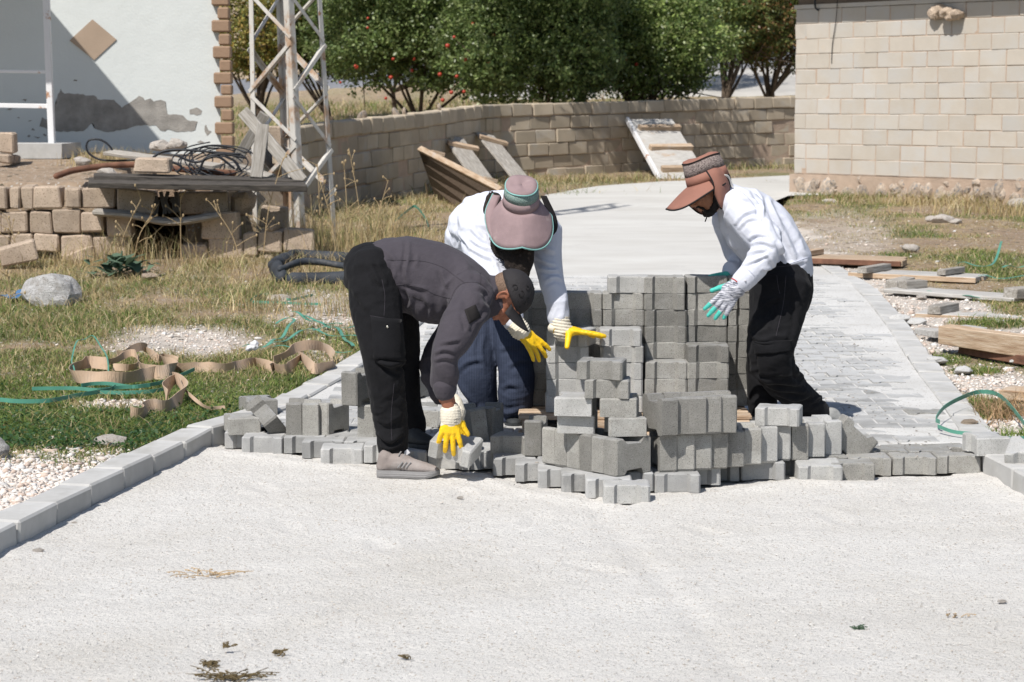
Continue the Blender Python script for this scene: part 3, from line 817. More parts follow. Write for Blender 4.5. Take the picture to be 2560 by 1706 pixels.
# front laid odd ones
paver_at(1568, 1262, 0.0, 0, 'flat', 'p', 'pale block foremost at the tip of the laid surface', GF)
paver_at(2050, 1207, 0.0, 0, 'flat', 'p', 'pale block set at the front edge below the tilted grey block', GF, roll=6)
# left pile
GL = 'loose paving blocks along the left end of the laid surface'
paver_at(600, 1087, ZP, 14, 'end', 'd', 'grey block lying flat at the far left end beside the kerb', GL)
free_paver(672, 1050, 10.55, Matrix.Rotation(R(-30), 3, 'Z') @ Matrix.Rotation(R(-42), 3, 'X') @ Matrix.Rotation(R(35), 3, 'Y'), 'd', 'tilted grey block resting on its corner near the left kerb', GL)
paver_at(640, 1040, 0.09, 20, 'end', 'd', 'grey block on the kerb behind the tilted block', GL)
for k, (px, py, yw, ori) in enumerate([(736, 1093, 0, 'up'), (776, 1094, 2, 'up')]):
    paver_at(px, py, ZP, yw, ori, 'd', 'grey upright block, %s of the pair right of the tilted one' % NTH[k], GL)
paver_at(826, 1093, ZP, -28, 'up', 'd', 'grey upright block turned to show its dark notched side', GL)
paver_at(915, 1098, ZP, 0, 'up', 'd', 'grey upright block just left of the black trousers, standing low', GL)
paver_at(954, 1098, ZP, 0, 'up', 'd', 'grey upright block half behind the black trouser leg', GL)
paver_at(893, 1016, Z2, -22, 'up', 'd', 'grey upright block standing on another beside the black trousers', GL)
paver_at(1036, 1010, Z2 - 0.16, -30, 'up', 'd', 'grey upright block showing between the black trouser legs', GL)
paver_at(1083, 1076, ZP, -18, 'flat', 'd', 'shaded block left of the yellow glove behind the lifted block', GL, roll=-12)
paver_at(1182, 1108, ZP, 20, 'up', 'd', 'shaded upright block right behind the yellow glove', GL, tilt=-8)
paver_at(1226, 1104, ZP, -14, 'up', 'd', 'shaded upright block with lit top before the striped trousers', GL)
paver_at(1290, 1136, ZP, -16, 'flat', 'd', 'grey block lying flat in front of the dark shoe', GL)
free_paver(1140, 1118, 9.66, Matrix.Rotation(R(-16), 3, 'Z') @ Matrix.Rotation(R(14), 3, 'Y') @ Matrix.Rotation(R(16), 3, 'X'), 'p', 'pale block being set down by the hand in the yellow glove', GL)
# right end
GR = 'blocks at the right kerb'
paver_at(2478, 1140, 0.098, 8, 'end', 'p', 'pale block standing by the right kerb', GR)
paver_at(2585, 1165, 0.10, -24, 'flat', 'p', 'pale block tilted beside the right kerb at the picture edge', GR, roll=22)
# ---------------------------------------------------------------- right building
def block_course_wall(root, A, B, z_of, rows, rh, bl, mats, nrm, name='wall_block', lim=300, skip=None, depth=0.19, jit=0.002, tint=None, gap=0.006, keep=None):
    """courses of blocks from A to B (ground plan), z_of(t)=level of the foot, nrm points outwards"""
    A = Vector(A); B = Vector(B); Lw = (B - A).length; d = (B - A).normalized()
    n = 0; meshes = {}
    for r in range(rows):
        s = -rng.uniform(0, 0.02) if r % 2 == 0 else -bl / 2
        while s < Lw - 0.03:
            w = bl * (1.0 if rng.random() > 0.09 else 0.55) + rng.normal() * 0.006
            a = max(0, s); b = min(Lw, s + w)
            s += w
            if b - a < 0.05: continue
            t = (a + b) / 2 / Lw
            p = A + d * ((a + b) / 2)
            z = z_of(t) + (r + 0.5) * rh
            hw, hh = (b - a) / 2 - gap / 2, rh / 2 - gap / 2
            key = (round(hw * 50), round(hh * 200))
            if skip and skip(r, t): continue
            if key not in meshes:
                meshes[key] = [with_mat(bevel_block(hw * 2, depth, hh * 2, 0.008, 0.003, q * 7 + len(meshes)), mats) for q in range(3)]
            sl = (z_of(min(1, t + 0.01)) - z_of(max(0, t - 0.01))) / (0.02 * Lw) if 0 < t < 1 else 0
            c = Vector((p.x, p.y, z)) - Vector(nrm) * (depth / 2) + Vector(nrm) * rng.normal() * jit
            inst(name, meshes[key][int(rng.integers(3))], c, rot_to((d.x, d.y, sl)), root, scale=(1, 1, 1))
            n += 1
    return n
HA = P(1985, 400, 29.6); HA.z = 0
HB = P(2600, 400, 26.55); HB.z = 0
hd = (HB - HA).normalized(); HN = Vector((hd.y, -hd.x, 0))
if HN.y > 0: HN = -HN
zb = P(1985, 434, 29.6).z
bld = empty('block_building', (HA.x, HA.y, 0.45), 'pale concrete block building with rubble stone footing at the right', 'building')
nb = block_course_wall(bld, HA, HB, lambda t: zb, 11, 0.198, 0.405, M['block_wall'], HN)
# core, side wall and footing
def wall_prism(name, A, B, n, th, z0, z1, m, parent, inset=0.0):
    A = Vector(A); B = Vector(B); n = Vector(n)
    a0 = A - n * inset; b0 = B - n * inset; a1 = A - n * (inset + th); b1 = B - n * (inset + th)
    V = [(q.x, q.y, z) for z in (z0, z1) for q in (a0, b0, b1, a1)]
    return mesh_np(name, V, [(0, 1, 2, 3)[::-1], (4, 5, 6, 7), (0, 1, 5, 4), (1, 2, 6, 5), (2, 3, 7, 6), (3, 0, 4, 7)], m, parent)
wall_prism('mortar_core', HA + hd * 0.006, HB, HN, 0.18, zb, zb + 11 * 0.198 - 0.01, M['block_pink'], bld, 0.007)
sd = -HN
HC2 = HA + sd * 6.0
for r in range(11):
    s = 0.0 if r % 2 else -0.2
    while s < 6.0:
        a = max(0.2, s); b = min(6, s + 0.4); s += 0.405
        if b - a < 0.05: continue
    # the hidden flank is one plain wall
wall_prism('side_wall', HA + sd * 0.2 + hd * 0.004, HA + sd * 6 + hd * 0.004, -hd, 0.2, 0.3, zb + 11 * 0.198 - 0.01, M['block_wall'], bld)
wall_prism('top_beam', HA - hd * 0.02, HB, HN, 0.3, zb + 11 * 0.198 + 0.002, zb + 11 * 0.198 + 0.055, M['block_wall'], bld, -0.015)
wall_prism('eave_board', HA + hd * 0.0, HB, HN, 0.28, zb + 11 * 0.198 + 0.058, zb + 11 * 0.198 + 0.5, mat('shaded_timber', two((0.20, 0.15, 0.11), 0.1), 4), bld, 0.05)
wall_prism('roof_slab', HA - hd * 0.5 + HN * 0.0, HB, HN, 6.5, zb + 11 * 0.198 + 0.5, zb + 11 * 0.198 + 0.65, M['kerb'], bld, -0.5)
ft = wall_prism('footing', HA - hd * 0.05, HB, HN, 0.25, 0.25, zb - 0.004, M['block_pink'], bld, -0.03)
stone_me = [with_mat(rock_mesh(100 + s, 2, 0.3, 0.9), M['rubble']) for s in range(8)]
Lw = (HB - HA).length
k = 0
while k < 95:
    s = rng.uniform(0.05, Lw - 0.05); z = rng.uniform(0.44, zb - 0.05)
    if z > zb - 0.14 and rng.random() < 0.6: continue
    if s > 1.2 and z > 0.62 and rng.random() < 0.55: k += 1; continue
    p = HA + hd * s + HN * (0.0 + rng.uniform(-0.02, 0.02)); sc = rng.uniform(0.05, 0.115)
    inst('footing_stone', stone_me[int(rng.integers(8))], (p.x, p.y, z), (rng.uniform(0, 6), rng.uniform(0, 6), rng.uniform(0, 6)), bld, scale=(sc * 1.3, sc, sc * 0.8))
    k += 1
# clay lump under the eave with its wire
lp = P(2350, 33, 28.0)
def on_wall(px, py, lift=0.0):
    """point of the building's front seen at a pixel"""
    d = Vector(ray(px, py)); o = Vector((0, 0, HC)); pl_ = HA + HN * lift
    t = (pl_ - o).dot(HN) / d.dot(HN)
    return o + d * t
q = on_wall(2350, 35, 0.05)
organic('clay_nest', [ell_vf(on_wall(2350 + dx, 34 + dy, 0.05 + l), hd * a, HN * b, (0, 0, c)) for dx, dy, a, b, c, l in
        [(-12, 0, .10, .09, .075, 0), (20, -2, .10, .12, .07, .02), (44, 3, .07, .09, .06, .04), (-2, -10, .13, .06, .06, 0), (30, 10, .07, .08, .05, .03)]], 0.012, M['pumice'], None, 2,
        lambda c: 0.022 * perlin(c * 12) + .012 * perlin(c * 34))
tag(bpy.data.objects['clay_nest'], 'lumpy tan mud nest stuck high on the pale block wall', 'mud nest')
wv, wf = tube_vf([on_wall(2094, -12, 0.05), on_wall(2090, 50, 0.03), on_wall(2081, 110, 0.02), on_wall(2079, 158, 0.015)], [0.005] * 4, 6)
tag(mesh_np('hanging_wire', wv, wf, M['cable']), 'thin dark wire hanging down the pale block wall', 'wire')
wv, wf = tube_vf([on_wall(2038, -12, 0.05), on_wall(2038, 18, 0.05), on_wall(2046, 26, 0.02)], [0.012] * 3, 6)
tag(mesh_np('drain_pipe', wv, wf, M['cable']), 'short dark pipe end by the upper left wall corner', 'pipe')

# ---------------------------------------------------------------- low garden wall
def top_z(px, py, D): return P(px, py, D).z
LWP = [(700, 322, 24.2), (760, 313, 25.2), (900, 296, 27.4), (1050, 279, 29.6), (1180, 265, 32.0), (1240, 262, 33.4), (1400, 256, 34.2), (1600, 250, 35.4), (1800, 246, 36.5), (2010, 242, 37.6)]
lw = empty('garden_wall', P(1240, 430, 32.8), 'low tan block wall running along the orchard behind the workers', 'wall')
lpts = [P(*q) for q in LWP]
nrow = 6; rh = 0.2
s_acc = 0
def lw_at(s):
    a = 0
    for i in range(len(lpts) - 1):
        A, B = lpts[i], lpts[i + 1]
        L_ = Vector((B.x - A.x, B.y - A.y, 0)).length
        if s <= a + L_ or i == len(lpts) - 2:
            t = (s - a) / L_; d = Vector((B.x - A.x, B.y - A.y, 0)).normalized()
            p = A.lerp(B, t); return p, d
        a += L_
Ltot = sum(Vector((lpts[i + 1].x - lpts[i].x, lpts[i + 1].y - lpts[i].y, 0)).length for i in range(len(lpts) - 1))
lwm = [with_mat(bevel_block(0.388, 0.2, rh - 0.012, 0.01, 0.006, 60 + q), M['low_wall']) for q in range(6)]
lwc = [with_mat(bevel_block(0.39, 0.24, rh - 0.012, 0.015, 0.006, 80 + q), M['low_wall']) for q in range(4)]
nlw = 0
for r in range(nrow):
    s = 0.0 if r % 2 else -0.2
    while s < Ltot:
        w = 0.4 + rng.normal() * 0.01
        mid = s + w / 2; s += w
        if mid < 0.02 or mid > Ltot: continue
        p, d = lw_at(mid); n = Vector((d.y, -d.x, 0))
        wav = 0.012 * math.sin(mid * 1.7 + r) + 0.008 * rng.normal()
        z = p.z - (r + 0.5) * rh + 0.01 * math.sin(mid * 0.9 + r * 0.5)
        p2, _ = lw_at(min(Ltot, mid + 0.1))
        sl = (p2.z - p.z) / 0.1 if (p2 - p).length > 1e-4 else 0
        c = Vector((p.x, p.y, z)) + n * (wav)
        lst = lwc if r == 0 else lwm
        inst('wall_block', lst[nlw % len(lst)], c, rot_to((d.x, d.y, sl)), lw); nlw += 1
# thin mortar behind the joints and a rubble footing
V = []; Fc = []
for i in range(0, 81):
    p, d = lw_at(Ltot * i / 80 * 0.9999); n = Vector((d.y, -d.x, 0))
    for q, zz in ((p - n * 0.075, p.z - 0.03), (p + n * 0.082, p.z - 0.03), (p + n * 0.082, p.z - nrow * rh - 0.5), (p - n * 0.075, p.z - nrow * rh - 0.5)):
        V.append((q.x, q.y, zz))
for i in range(80):
    for k in range(4):
        a = i * 4 + k; b = i * 4 + (k + 1) % 4
        Fc.append((a, b, b + 4, a + 4))
mesh_np('mortar_core', V, Fc, M['block_pink'], lw)
for k in range(110):
    s = rng.uniform(0, Ltot); p, d = lw_at(s); n = Vector((d.y, -d.x, 0))
    if n.y > 0: n = -n
    zt = p.z - nrow * rh
    gz_ = float(ground_h(np.array(p.x), np.array(p.y)))
    z = rng.uniform(min(gz_, zt - 0.12), zt - 0.02); sc = rng.uniform(0.05, 0.12)
    q = p + n * 0.09
    inst('footing_stone', stone_me[int(rng.integers(8))], (q.x, q.y, z), (rng.uniform(0, 6), rng.uniform(0, 6), rng.uniform(0, 6)), lw, scale=(sc * 1.2, sc, sc * 0.8))
for px, py, D, s in [(905, 292, 27.6, .07), (990, 284, 28.8, .06), (1010, 282, 29, .05), (740, 312, 25.0, .08), (1098, 271, 30.2, .05)]:
    p = P(px, py, D)
    tag(inst('stone', stone_me[int(px) % 8], p, (1, 2, px), None, scale=(s * 1.5, s, s * .6)),
        'small stone on the low wall coping, %s' % {905: 'near the tower', 990: 'in the middle of the left run', 1010: 'last of the middle pair', 740: 'behind the tower leg', 1098: 'under the orchard branch'}[px], 'stone')

# ---------------------------------------------------------------- boards leaning on the low wall
def plank_vf(a, b, w, th, face=(0, -1, 0)):
    """plank from a to b; w measured across, th thickness along the face direction"""
    a = Vector(a); b = Vector(b); d = (b - a).normalized(); f = Vector(face); f = (f - d * f.dot(d)).normalized(); s = d.cross(f)
    return box_vf((a + b) / 2, d * (b - a).length / 2, s * (w / 2), f * (th / 2))
def plank_mesh(name, a, b, w, th, m, parent=None, face=(0, -1, 0), seed=0, bev=0.004):
    a = Vector(a); b = Vector(b); d = (b - a).normalized(); f = Vector(face); f = (f - d * f.dot(d)).normalized(); s = f.cross(d)
    me = with_mat(bevel_block((b - a).length, w, th, bev, min(w, th) * 0.05, seed), m)
    return inst(name, me, (a + b) / 2, mat_from_axes(d, s, f), parent)
def lean_board(name, a, b, w, face, label, slats=2, cleats=((0.12, 0.16), (0.75, 0.16)), m='wood_tan', cm='wood_tan', cat='board', group=None, th=0.03):
    a = Vector(a); b = Vector(b); root = empty(name, a, label, cat, group)
    d = (b - a).normalized(); f = Vector(face); f = (f - d * f.dot(d)).normalized(); s = f.cross(d)
    for k in range(slats):
        o = s * ((k + 0.5) / slats - 0.5) * w
        plank_mesh('plank', a + o, b + o + d * rng.uniform(-0.02, 0.02), w / slats - 0.004, th, M[m], root, f, seed=k + 3)
    for t, ln in cleats:
        c = a.lerp(b, t) + f * (th / 2 + 0.027)
        plank_mesh('cleat', c - s * (w / 2 + 0.03), c + s * (w / 2 + 0.03 + ln * 0.2), 0.085, 0.05, M[cm], root, f, seed=int(t * 10))
    return root
# three wooden forms against the left run of the wall
lean_board('formwork_board', P(1130, 342, 30.8), P(1228, 478, 29.2), 0.34, (0.45, -0.85, 0.35), 'brown plank form with cleats leaning on the low wall, middle of three', 2, ((0.22, .3),), 'wood_grey')
lean_board('formwork_board', P(1210, 336, 32.0), P(1322, 472, 30.0), 0.32, (0.45, -0.85, 0.35), 'brown plank form leaning on the low wall, rightmost of the narrow forms', 2, ((0.16, .3),), 'wood_grey')
big = empty('formwork', P(1150, 500, 28.4), 'wide dark plank panel leaning edgeways against the low wall', 'board')
pa, pb = P(1050, 378, 27.6), P(1252, 482, 25.2)
pc_, pd_ = P(1090, 492, 28.1), P(1182, 548, 25.9)
for k in range(4):
    t0, t1 = k / 4, (k + 0.96) / 4
    q = [pa.lerp(pc_, t0), pb.lerp(pd_, t0), pb.lerp(pd_, t1), pa.lerp(pc_, t1)]
    nn = (q[1] - q[0]).cross(q[3] - q[0]).normalized() * 0.015
    V = [v + s * nn for s in (-1, 1) for v in q]
    mesh_np('plank', V, [(0, 1, 2, 3), (7, 6, 5, 4), (0, 4, 5, 1), (1, 5, 6, 2), (2, 6, 7, 3), (3, 7, 4, 0)], M['wood_brown_shade'], big)
plank_mesh('edge_batten', pa + Vector((0, 0.0, 0.03)), pb + Vector((0, 0.0, 0.03)), 0.07, 0.045, M['wood_tan'], big, (0, -1, 0.3), 3)
for t in (0.15, 0.8):
    c = pa.lerp(pb, t); plank_mesh('cleat', c + Vector((0.0, 0.06, 0.06)), c + Vector((0.16, 0.12, 0.02)), 0.07, 0.05, M['wood_tan'], big, (0, 0, 1), 5)
# pale panel with three cross bars
fp_ = empty('formwork_sheet', P(1650, 450, 34.4), 'pale form panel with three cross bars leaning on the low wall', 'panel')
qa, qb, qc, qd = P(1567, 300, 34.9), P(1680, 299, 35.4), P(1775, 452, 33.0), P(1650, 453, 32.8)
nn = (qb - qa).cross(qd - qa).normalized()
if nn.y > 0: nn = -nn
V = [v + nn * s for s in (-0.02, 0.01) for v in (qa, qb, qc, qd)]
mesh_np('sheet', V, [(3, 2, 1, 0), (4, 5, 6, 7), (0, 1, 5, 4), (1, 2, 6, 5), (2, 3, 7, 6), (3, 0, 4, 7)], M['wood_dust'], fp_)
plank_mesh('side_rail', qa + nn * .012, qd + nn * .012, 0.05, 0.07, M['white_post'], fp_, nn, 2)
for i, t in enumerate((0.19, 0.52, 0.86)):
    a = qa.lerp(qd, t) + nn * 0.05; b = qb.lerp(qc, t) + nn * 0.05
    plank_mesh('cross_bar', a.lerp(b, 0.12), b, 0.10, 0.08, M['wood_tan'], fp_, nn, i)

# ---------------------------------------------------------------- white house
WY = 24.0
wh = empty('white_house', P(300, 400, WY), 'white plastered house with peeling wall base and brown corner stones', 'house')
xr_ = P(550, 200, WY).x; xl_ = P(-500, 200, WY).x
bx_ = [(xl_, WY), (xr_, WY), (xr_ * 30 / 24 - 0.35, WY + 6), (xl_, WY + 6)]
V = [(x, y, z) for z in (0.3, 4.9) for x, y in bx_]; Fc = [(3, 2, 1, 0), (4, 5, 6, 7), (0, 1, 5, 4), (1, 2, 6, 5), (2, 3, 7, 6), (3, 0, 4, 7)]
mesh_np('wall', V, Fc, M['white_wall'], wh)
# raised plaster ground where the bare patch is: thin irregular plates proud of the wall
def plate(name, outline, m, parent, off=0.006, th=0.01, D=WY, rag=0.0, seed=1):
    r = np.random.default_rng(seed); pts = []
    n = len(outline)
    for i in range(n):
        a = np.array(outline[i], float); b = np.array(outline[(i + 1) % n], float)
        steps = max(1, int(np.linalg.norm(b - a) / 7)) if rag else 1
        for k in range(steps):
            q = a + (b - a) * k / steps
            if rag: q = q + r.normal(size=2) * rag
            pts.append(q)
    f = [P(x, y, D) - Vector((0, off + th, 0)) for x, y in pts]
    bk = [P(x, y, D) - Vector((0, off - 0.004, 0)) for x, y in pts]
    n = len(f)
    bm = bmesh.new()
    vf = [bm.verts.new(v) for v in f]; vb = [bm.verts.new(v) for v in bk]
    face = bm.faces.new(vf); 
    for i in range(n): bm.faces.new((vf[i], vb[i], vb[(i + 1) % n], vf[(i + 1) % n]))
    bmesh.ops.triangulate(bm, faces=[face])
    bmesh.ops.recalc_face_normals(bm, faces=list(bm.faces))
    me = bpy.data.meshes.new(name); bm.to_mesh(me); bm.free(); me.materials.append(m)
    o = bpy.data.objects.new(name, me); link(o, parent)
    me.transform(Matrix.Translation(-chain_loc(parent)))
    return o
Z1 = lambda pts: [(x / 2.613, y / 2.613) for x, y in pts]
plate('diamond', Z1([(605, 128), (762, 260), (617, 394), (455, 266)]), M['diamond'], wh, 0.002, 0.012)
plate('bare_patch', Z1([(360, 690), (395, 580), (430, 610), (560, 625), (610, 620), (640, 650), (740, 655), (800, 700), (860, 660), (910, 630), (950, 650), (985, 640), (1010, 670), (1050, 645),
      (1085, 665), (1090, 745), (1190, 750), (1240, 790), (1290, 790), (1270, 850), (1180, 860), (1040, 850), (1020, 820), (900, 820), (800, 850), (700, 862), (640, 850), (600, 805), (560, 850), (460, 865), (400, 860), (300, 835), (262, 830), (275, 770), (340, 790)]), M['bare_plaster'], wh, 0.0, 0.004, rag=1.3, seed=4)
plate('bare_patch', Z1([(1240, 720), (1280, 702), (1318, 720), (1312, 750), (1240, 750)]), M['bare_plaster'], wh, 0.0, 0.004, rag=1.0, seed=5)
plate('bare_patch', Z1([(1335, 820), (1352, 815), (1360, 850), (1380, 855), (1352, 890), (1340, 860)]), M['bare_plaster'], wh, 0.0, 0.004, rag=1.0, seed=6)
for k, (cx, cy, s) in enumerate([(60, 715, 9), (195, 790, 7), (160, 655, 5), (265, 700, 6), (490, 528, 8), (215, 850, 6), (240, 900, 8), (185, 890, 6), (1310, 930, 10), (120, 770, 5), (290, 880, 7), (330, 690, 10)]):
    plate('bare_patch', Z1([(cx - s * 2, cy), (cx, cy - s), (cx + s * 2.2, cy - s * .3), (cx + s, cy + s)]), M['bare_plaster'], wh, 0.0, 0.003, rag=1.2, seed=20 + k)
for k, (x0, y0, x1, y1) in enumerate([(1385, -60, 1503, 40), (1425, 50, 1503, 128), (1387, 133, 1508, 212), (1433, 224, 1510, 298), (1395, 303, 1515, 384), (1438, 394, 1517, 468), (1400, 474, 1520, 551),
                                      (1447, 555, 1522, 622), (1405, 628, 1524, 706), (1450, 716, 1526, 790), (1408, 799, 1530, 878), (1452, 888, 1531, 962), (1415, 966, 1533, 1050)]):
    a = P(x0 / 2.613, y0 / 2.613, WY); b = P(x1 / 2.613, y1 / 2.613, WY)
    me = with_mat(bevel_block(b.x - a.x, 0.13, a.z - b.z, 0.016, 0.0, k), M['brown_paint'])
    inst('corner_stone', me, ((a.x + b.x) / 2, WY - 0.015, (a.z + b.z) / 2), None, wh)
# porch roof whose edge throws the slanting shadow
x0r = -6.2; H_ = 4.0
pr = [(x0r, WY), (x0r + 0.645 * 2.6, WY - 2.6), (x0r - 4, WY - 2.6), (x0r - 4, WY)]
V = [(x, y - 0.01, z) for z in (H_, H_ + 0.16) for x, y in pr]
mesh_np('porch_roof', V, [(0, 1, 2, 3), (7, 6, 5, 4), (0, 4, 5, 1), (1, 5, 6, 2), (2, 6, 7, 3), (3, 7, 4, 0)], M['kerb'], wh)
rail = empty('porch_railing', P(125, 360, 22.8), 'white square post with two rails standing on the porch slab', 'railing')
def bar(name, a, b, w, m, parent, th=None, seed=0): return plank_mesh(name, a, b, w, th or w, m, parent, (0, -1, 0), seed, 0.003)
bar('post', P(114, -40, 22.8), P(130, 360, 22.8), 0.062, M['white_post'], rail)
bar('rail', P(-60, 178, 22.85), P(116, 180, 22.8), 0.03, M['white_post'], rail, 0.03)
bar('rail', P(-60, 263, 22.85), P(122, 266, 22.8), 0.045, M['white_post'], rail, 0.03)
slab = mesh_np('porch_slab', *box_vf(P(20, 376, 22.9), (0.66, 0, 0), (0, 0.5, 0), (0, 0, 0.075)), M['kerb'])
tag(slab, 'grey concrete slab below the white railing post', 'slab')

# ---------------------------------------------------------------- lattice tower
tw = empty('lattice_tower', P(740, 590, 20.7), 'rusty white steel lattice mast standing in the dry weeds', 'mast')
legs = {'A': (P(622, -20, 20.9), P(631, 470, 20.9)), 'B': (P(720, -20, 20.55), P(752, 600, 20.55)), 'C': (P(699, -20, 21.3), P(718, 540, 21.3)), 'D': (P(803, -20, 20.95), P(839, 560, 20.95))}
def legpt(k, py):
    a, b = legs[k]; y0, y1 = -20, {'A': 470, 'B': 600, 'C': 540, 'D': 560}[k]
    return a + (b - a) * ((py - y0) / (y1 - y0))
def angle_iron(name, a, b, w, m, parent, d1, d2, th=0.006, seed=0):
    """L profile: two flanges along d1 and d2"""
    a = Vector(a); b = Vector(b); d = (b - a).normalized()
    d1 = Vector(d1); d1 = (d1 - d * d1.dot(d)).normalized(); d2 = Vector(d2); d2 = (d2 - d * d2.dot(d) - d1 * d2.dot(d1)).normalized()
    h = (b - a).length / 2; c = (a + b) / 2
    p = [box_vf(c + d1 * (w / 2), d1 * (w / 2), d2 * (th / 2), d * h), box_vf(c + d2 * (w / 2 + th / 2), d1 * (th / 2), d2 * (w / 2), d * h)]
    return mesh_np(name, *join_vf(p), m, parent)
cen = (legpt('A', 200) + legpt('D', 200)) / 2
for k in 'ABCD':
    p = legpt(k, 200); inw = (cen - p); inw.z = 0
    nb_ = {'A': ('B', 'C'), 'B': ('A', 'D'), 'C': ('A', 'D'), 'D': ('B', 'C')}[k]
    d1 = legpt(nb_[0], 200) - p; d2 = legpt(nb_[1], 200) - p
    foot = {'A': 640, 'B': 655, 'C': 610, 'D': 600}[k]
    angle_iron('leg', legpt(k, -1750), legpt(k, foot), 0.055 if k != 'B' else 0.066, M['white_metal'], tw, d1, d2)
def zig(a, b, pyA, per, n0, n1, w=0.036, m='white_metal'):
    """single lacing between legs a and b: nodes on a at pyA + k*per, on b half way"""
    out = (legpt(a, 200) + legpt(b, 200)) / 2 - cen; out.z = 0; out.normalize()
    for k in range(n0, n1):
        y = pyA + k * per
        if y < 560: pass
        for (u, v) in ((y, y - per / 2 + 8), (y + 10, y + per / 2 - 8)):
            if max(u, v) > 600: continue
            a_ = legpt(a, u) + out * 0.012; b_ = legpt(b, v) + out * 0.012
            angle_iron('brace', a_, b_, w, M[m], tw, out.cross((b_ - a_).normalized()), -out, 0.005)
zig('A', 'B', 232, 256, -7, 2)
zig('D', 'B', 98, 262, -6, 3)
zig('A', 'C', 108, 256, -6, 2, 0.04)
zig('D', 'C', 226, 256, -7, 2, 0.04)

# ---------------------------------------------------------------- ruined retaining wall, blocks placed one by one
rw = empty('ruined_wall', P(300, 640, 19.4), 'collapsing dry laid wall of rough tan blocks with a dark hole', 'wall')
Z5 = lambda x, y: (x / 2.736, 300 + y / 2.736)
def ruin(x0, y0, x1, y1, D=19.4, rot=0, dep=0.24, rough=0.008, m='pumice', bev=0.014):
    a = P(*Z5(x0, y0), D); b = P(*Z5(x1, y1), D)
    me = with_mat(bevel_block(abs(b.x - a.x) - 0.004, dep, abs(a.z - b.z) - 0.004, bev, rough, int(x0 + y0)), M[m])
    bm = bmesh.new(); bm.from_mesh(me)
    bmesh.ops.subdivide_edges(bm, edges=list(bm.edges), cuts=1, use_grid_fill=True)
    co = np.array([v.co for v in bm.verts]); n = perlin(co * 9 + x0) * 0.012
    for v, q in zip(bm.verts, n): v.co += v.co.normalized() * q
    bm.to_mesh(me); bm.free()
    return inst('wall_block', me, ((a.x + b.x) / 2, D + dep / 2 + rng.normal() * 0.012, (a.z + b.z) / 2), (0, R(rot), rng.normal() * 0.03), rw)
for r in [(-60, 455, 55, 612), (62, 458, 140, 610), (140, 455, 228, 610), (228, 455, 415, 612), (440, 462, 552, 608), (552, 458, 775, 608), (-80, 620, 8, 775), (10, 628, 190, 775), (190, 625, 355, 780),
          (355, 615, 550, 780), (553, 635, 712, 782), (722, 645, 905, 798), (-60, 785, 70, 900), (72, 782, 220, 890), (222, 784, 410, 905), (415, 790, 635, 945), (637, 795, 860, 970),
          (1235, 845, 1420, 990), (1420, 815, 1655, 950), (1665, 770, 1765, 925), (1768, 755, 1935, 915), (1935, 750, 2140, 910), (1385, 640, 1635, 815)]:
    ruin(*r)
ruin(785, 480, 1055, 640, rot=5)
ruin(1215, 490, 1548, 640, D=19.55, rot=-2)
ruin(1590, 500, 1715, 645, D=19.6, rough=0.03, bev=0.05)
ruin(1775, 590, 1960, 740, D=19.9, rot=6)
ruin(430, 905, 640, 985, D=19.35, rough=0.03); ruin(640, 965, 860, 1030, D=19.45, rough=0.03)
for q_ in range(5):
    for r_i, (ya, yb) in enumerate(((455, 612), (620, 775), (785, 900))):
        x_ = -70 - q_ * 190 - (r_i % 2) * 60
        ruin(x_ - 180, ya, x_ - 8, yb)
for k, (x, y, s) in enumerate([(600, 975, 45), (720, 985, 40), (860, 985, 35), (1600, 980, 60), (1700, 970, 50), (1820, 945, 55), (1500, 985, 45), (1200, 1030, 40), (1860, 740, 60), (1000, 490, 30), (1300, 470, 40)]):
    p = P(*Z5(x, y), 19.45); sc = s / 2.736 / 5500 * 19.4
    inst('loose_stone', with_mat(rock_mesh(300 + k, 2, 0.3, 0.8), M['pumice']), p, (0, 0, k), rw, scale=(sc, sc, sc * 0.7))
er = box_vf(((P(240, 500, 20).x + P(560, 500, 20).x) / 2, 21.05, 0.89), ((P(560, 500, 20).x - P(240, 500, 20).x) / 2, 0, 0), (0, 1.35, 0), (0, 0, 0.045))
mesh_np('earth_roof', *er, M['dirt_pale'], rw)
mesh_np('buried_lintel', *tube_vf([P(*Z5(665, 632), 19.33), P(*Z5(900, 650), 19.3), P(*Z5(1120, 695), 19.28), P(*Z5(1300, 685), 19.3), P(*Z5(1490, 652), 19.33)], [.035] * 5, 10, [.12] * 5, sub=4), M['wood_grey'], rw)
for k in range(9):
    p = P(*Z5(1065 + k * 17, 520 + 30 * math.sin(k * 2.2)), 19.42)
    plank_mesh('splinter', p, p + Vector((rng.normal() * .05, 0, -.14)), .035, .015, M['wood_dark'], rw, (0, -1, 0), k)
# side blocks of terrace and back course
for x0, y0, x1, y1, D in [(-10, 85, 95, 230, 21.4), (-40, 232, 60, 300, 21.3), (60, 238, 110, 300, 21.5)]:
    a = P(*Z5(x0, y0), D); b = P(*Z5(x1, y1), D)
    o = inst('block', with_mat(bevel_block(b.x - a.x, 0.2, a.z - b.z, 0.015, 0.008, x0 + 99), M['pumice']), ((a.x + b.x) / 2, D + .1, (a.z + b.z) / 2))
    tag(o, {-10: 'tan block standing on the terrace at the left picture edge', -40: 'low tan block under the standing one at the left edge', 60: 'narrow tan block beside the low one at the left edge'}[x0], 'concrete block')
def single_block(x0, y0, x1, y1, D, lab, rot=0, yaw=0, m='pumice', dep=0.2):
    a = P(*Z5(x0, y0), D); b = P(*Z5(x1, y1), D)
    o = inst('block', with_mat(bevel_block(b.x - a.x, dep, a.z - b.z, 0.014, 0.008, int(x0)), M[m]), ((a.x + b.x) / 2, D + dep / 2, (a.z + b.z) / 2), (0, R(rot), R(yaw)))
    return tag(o, lab, 'concrete block')
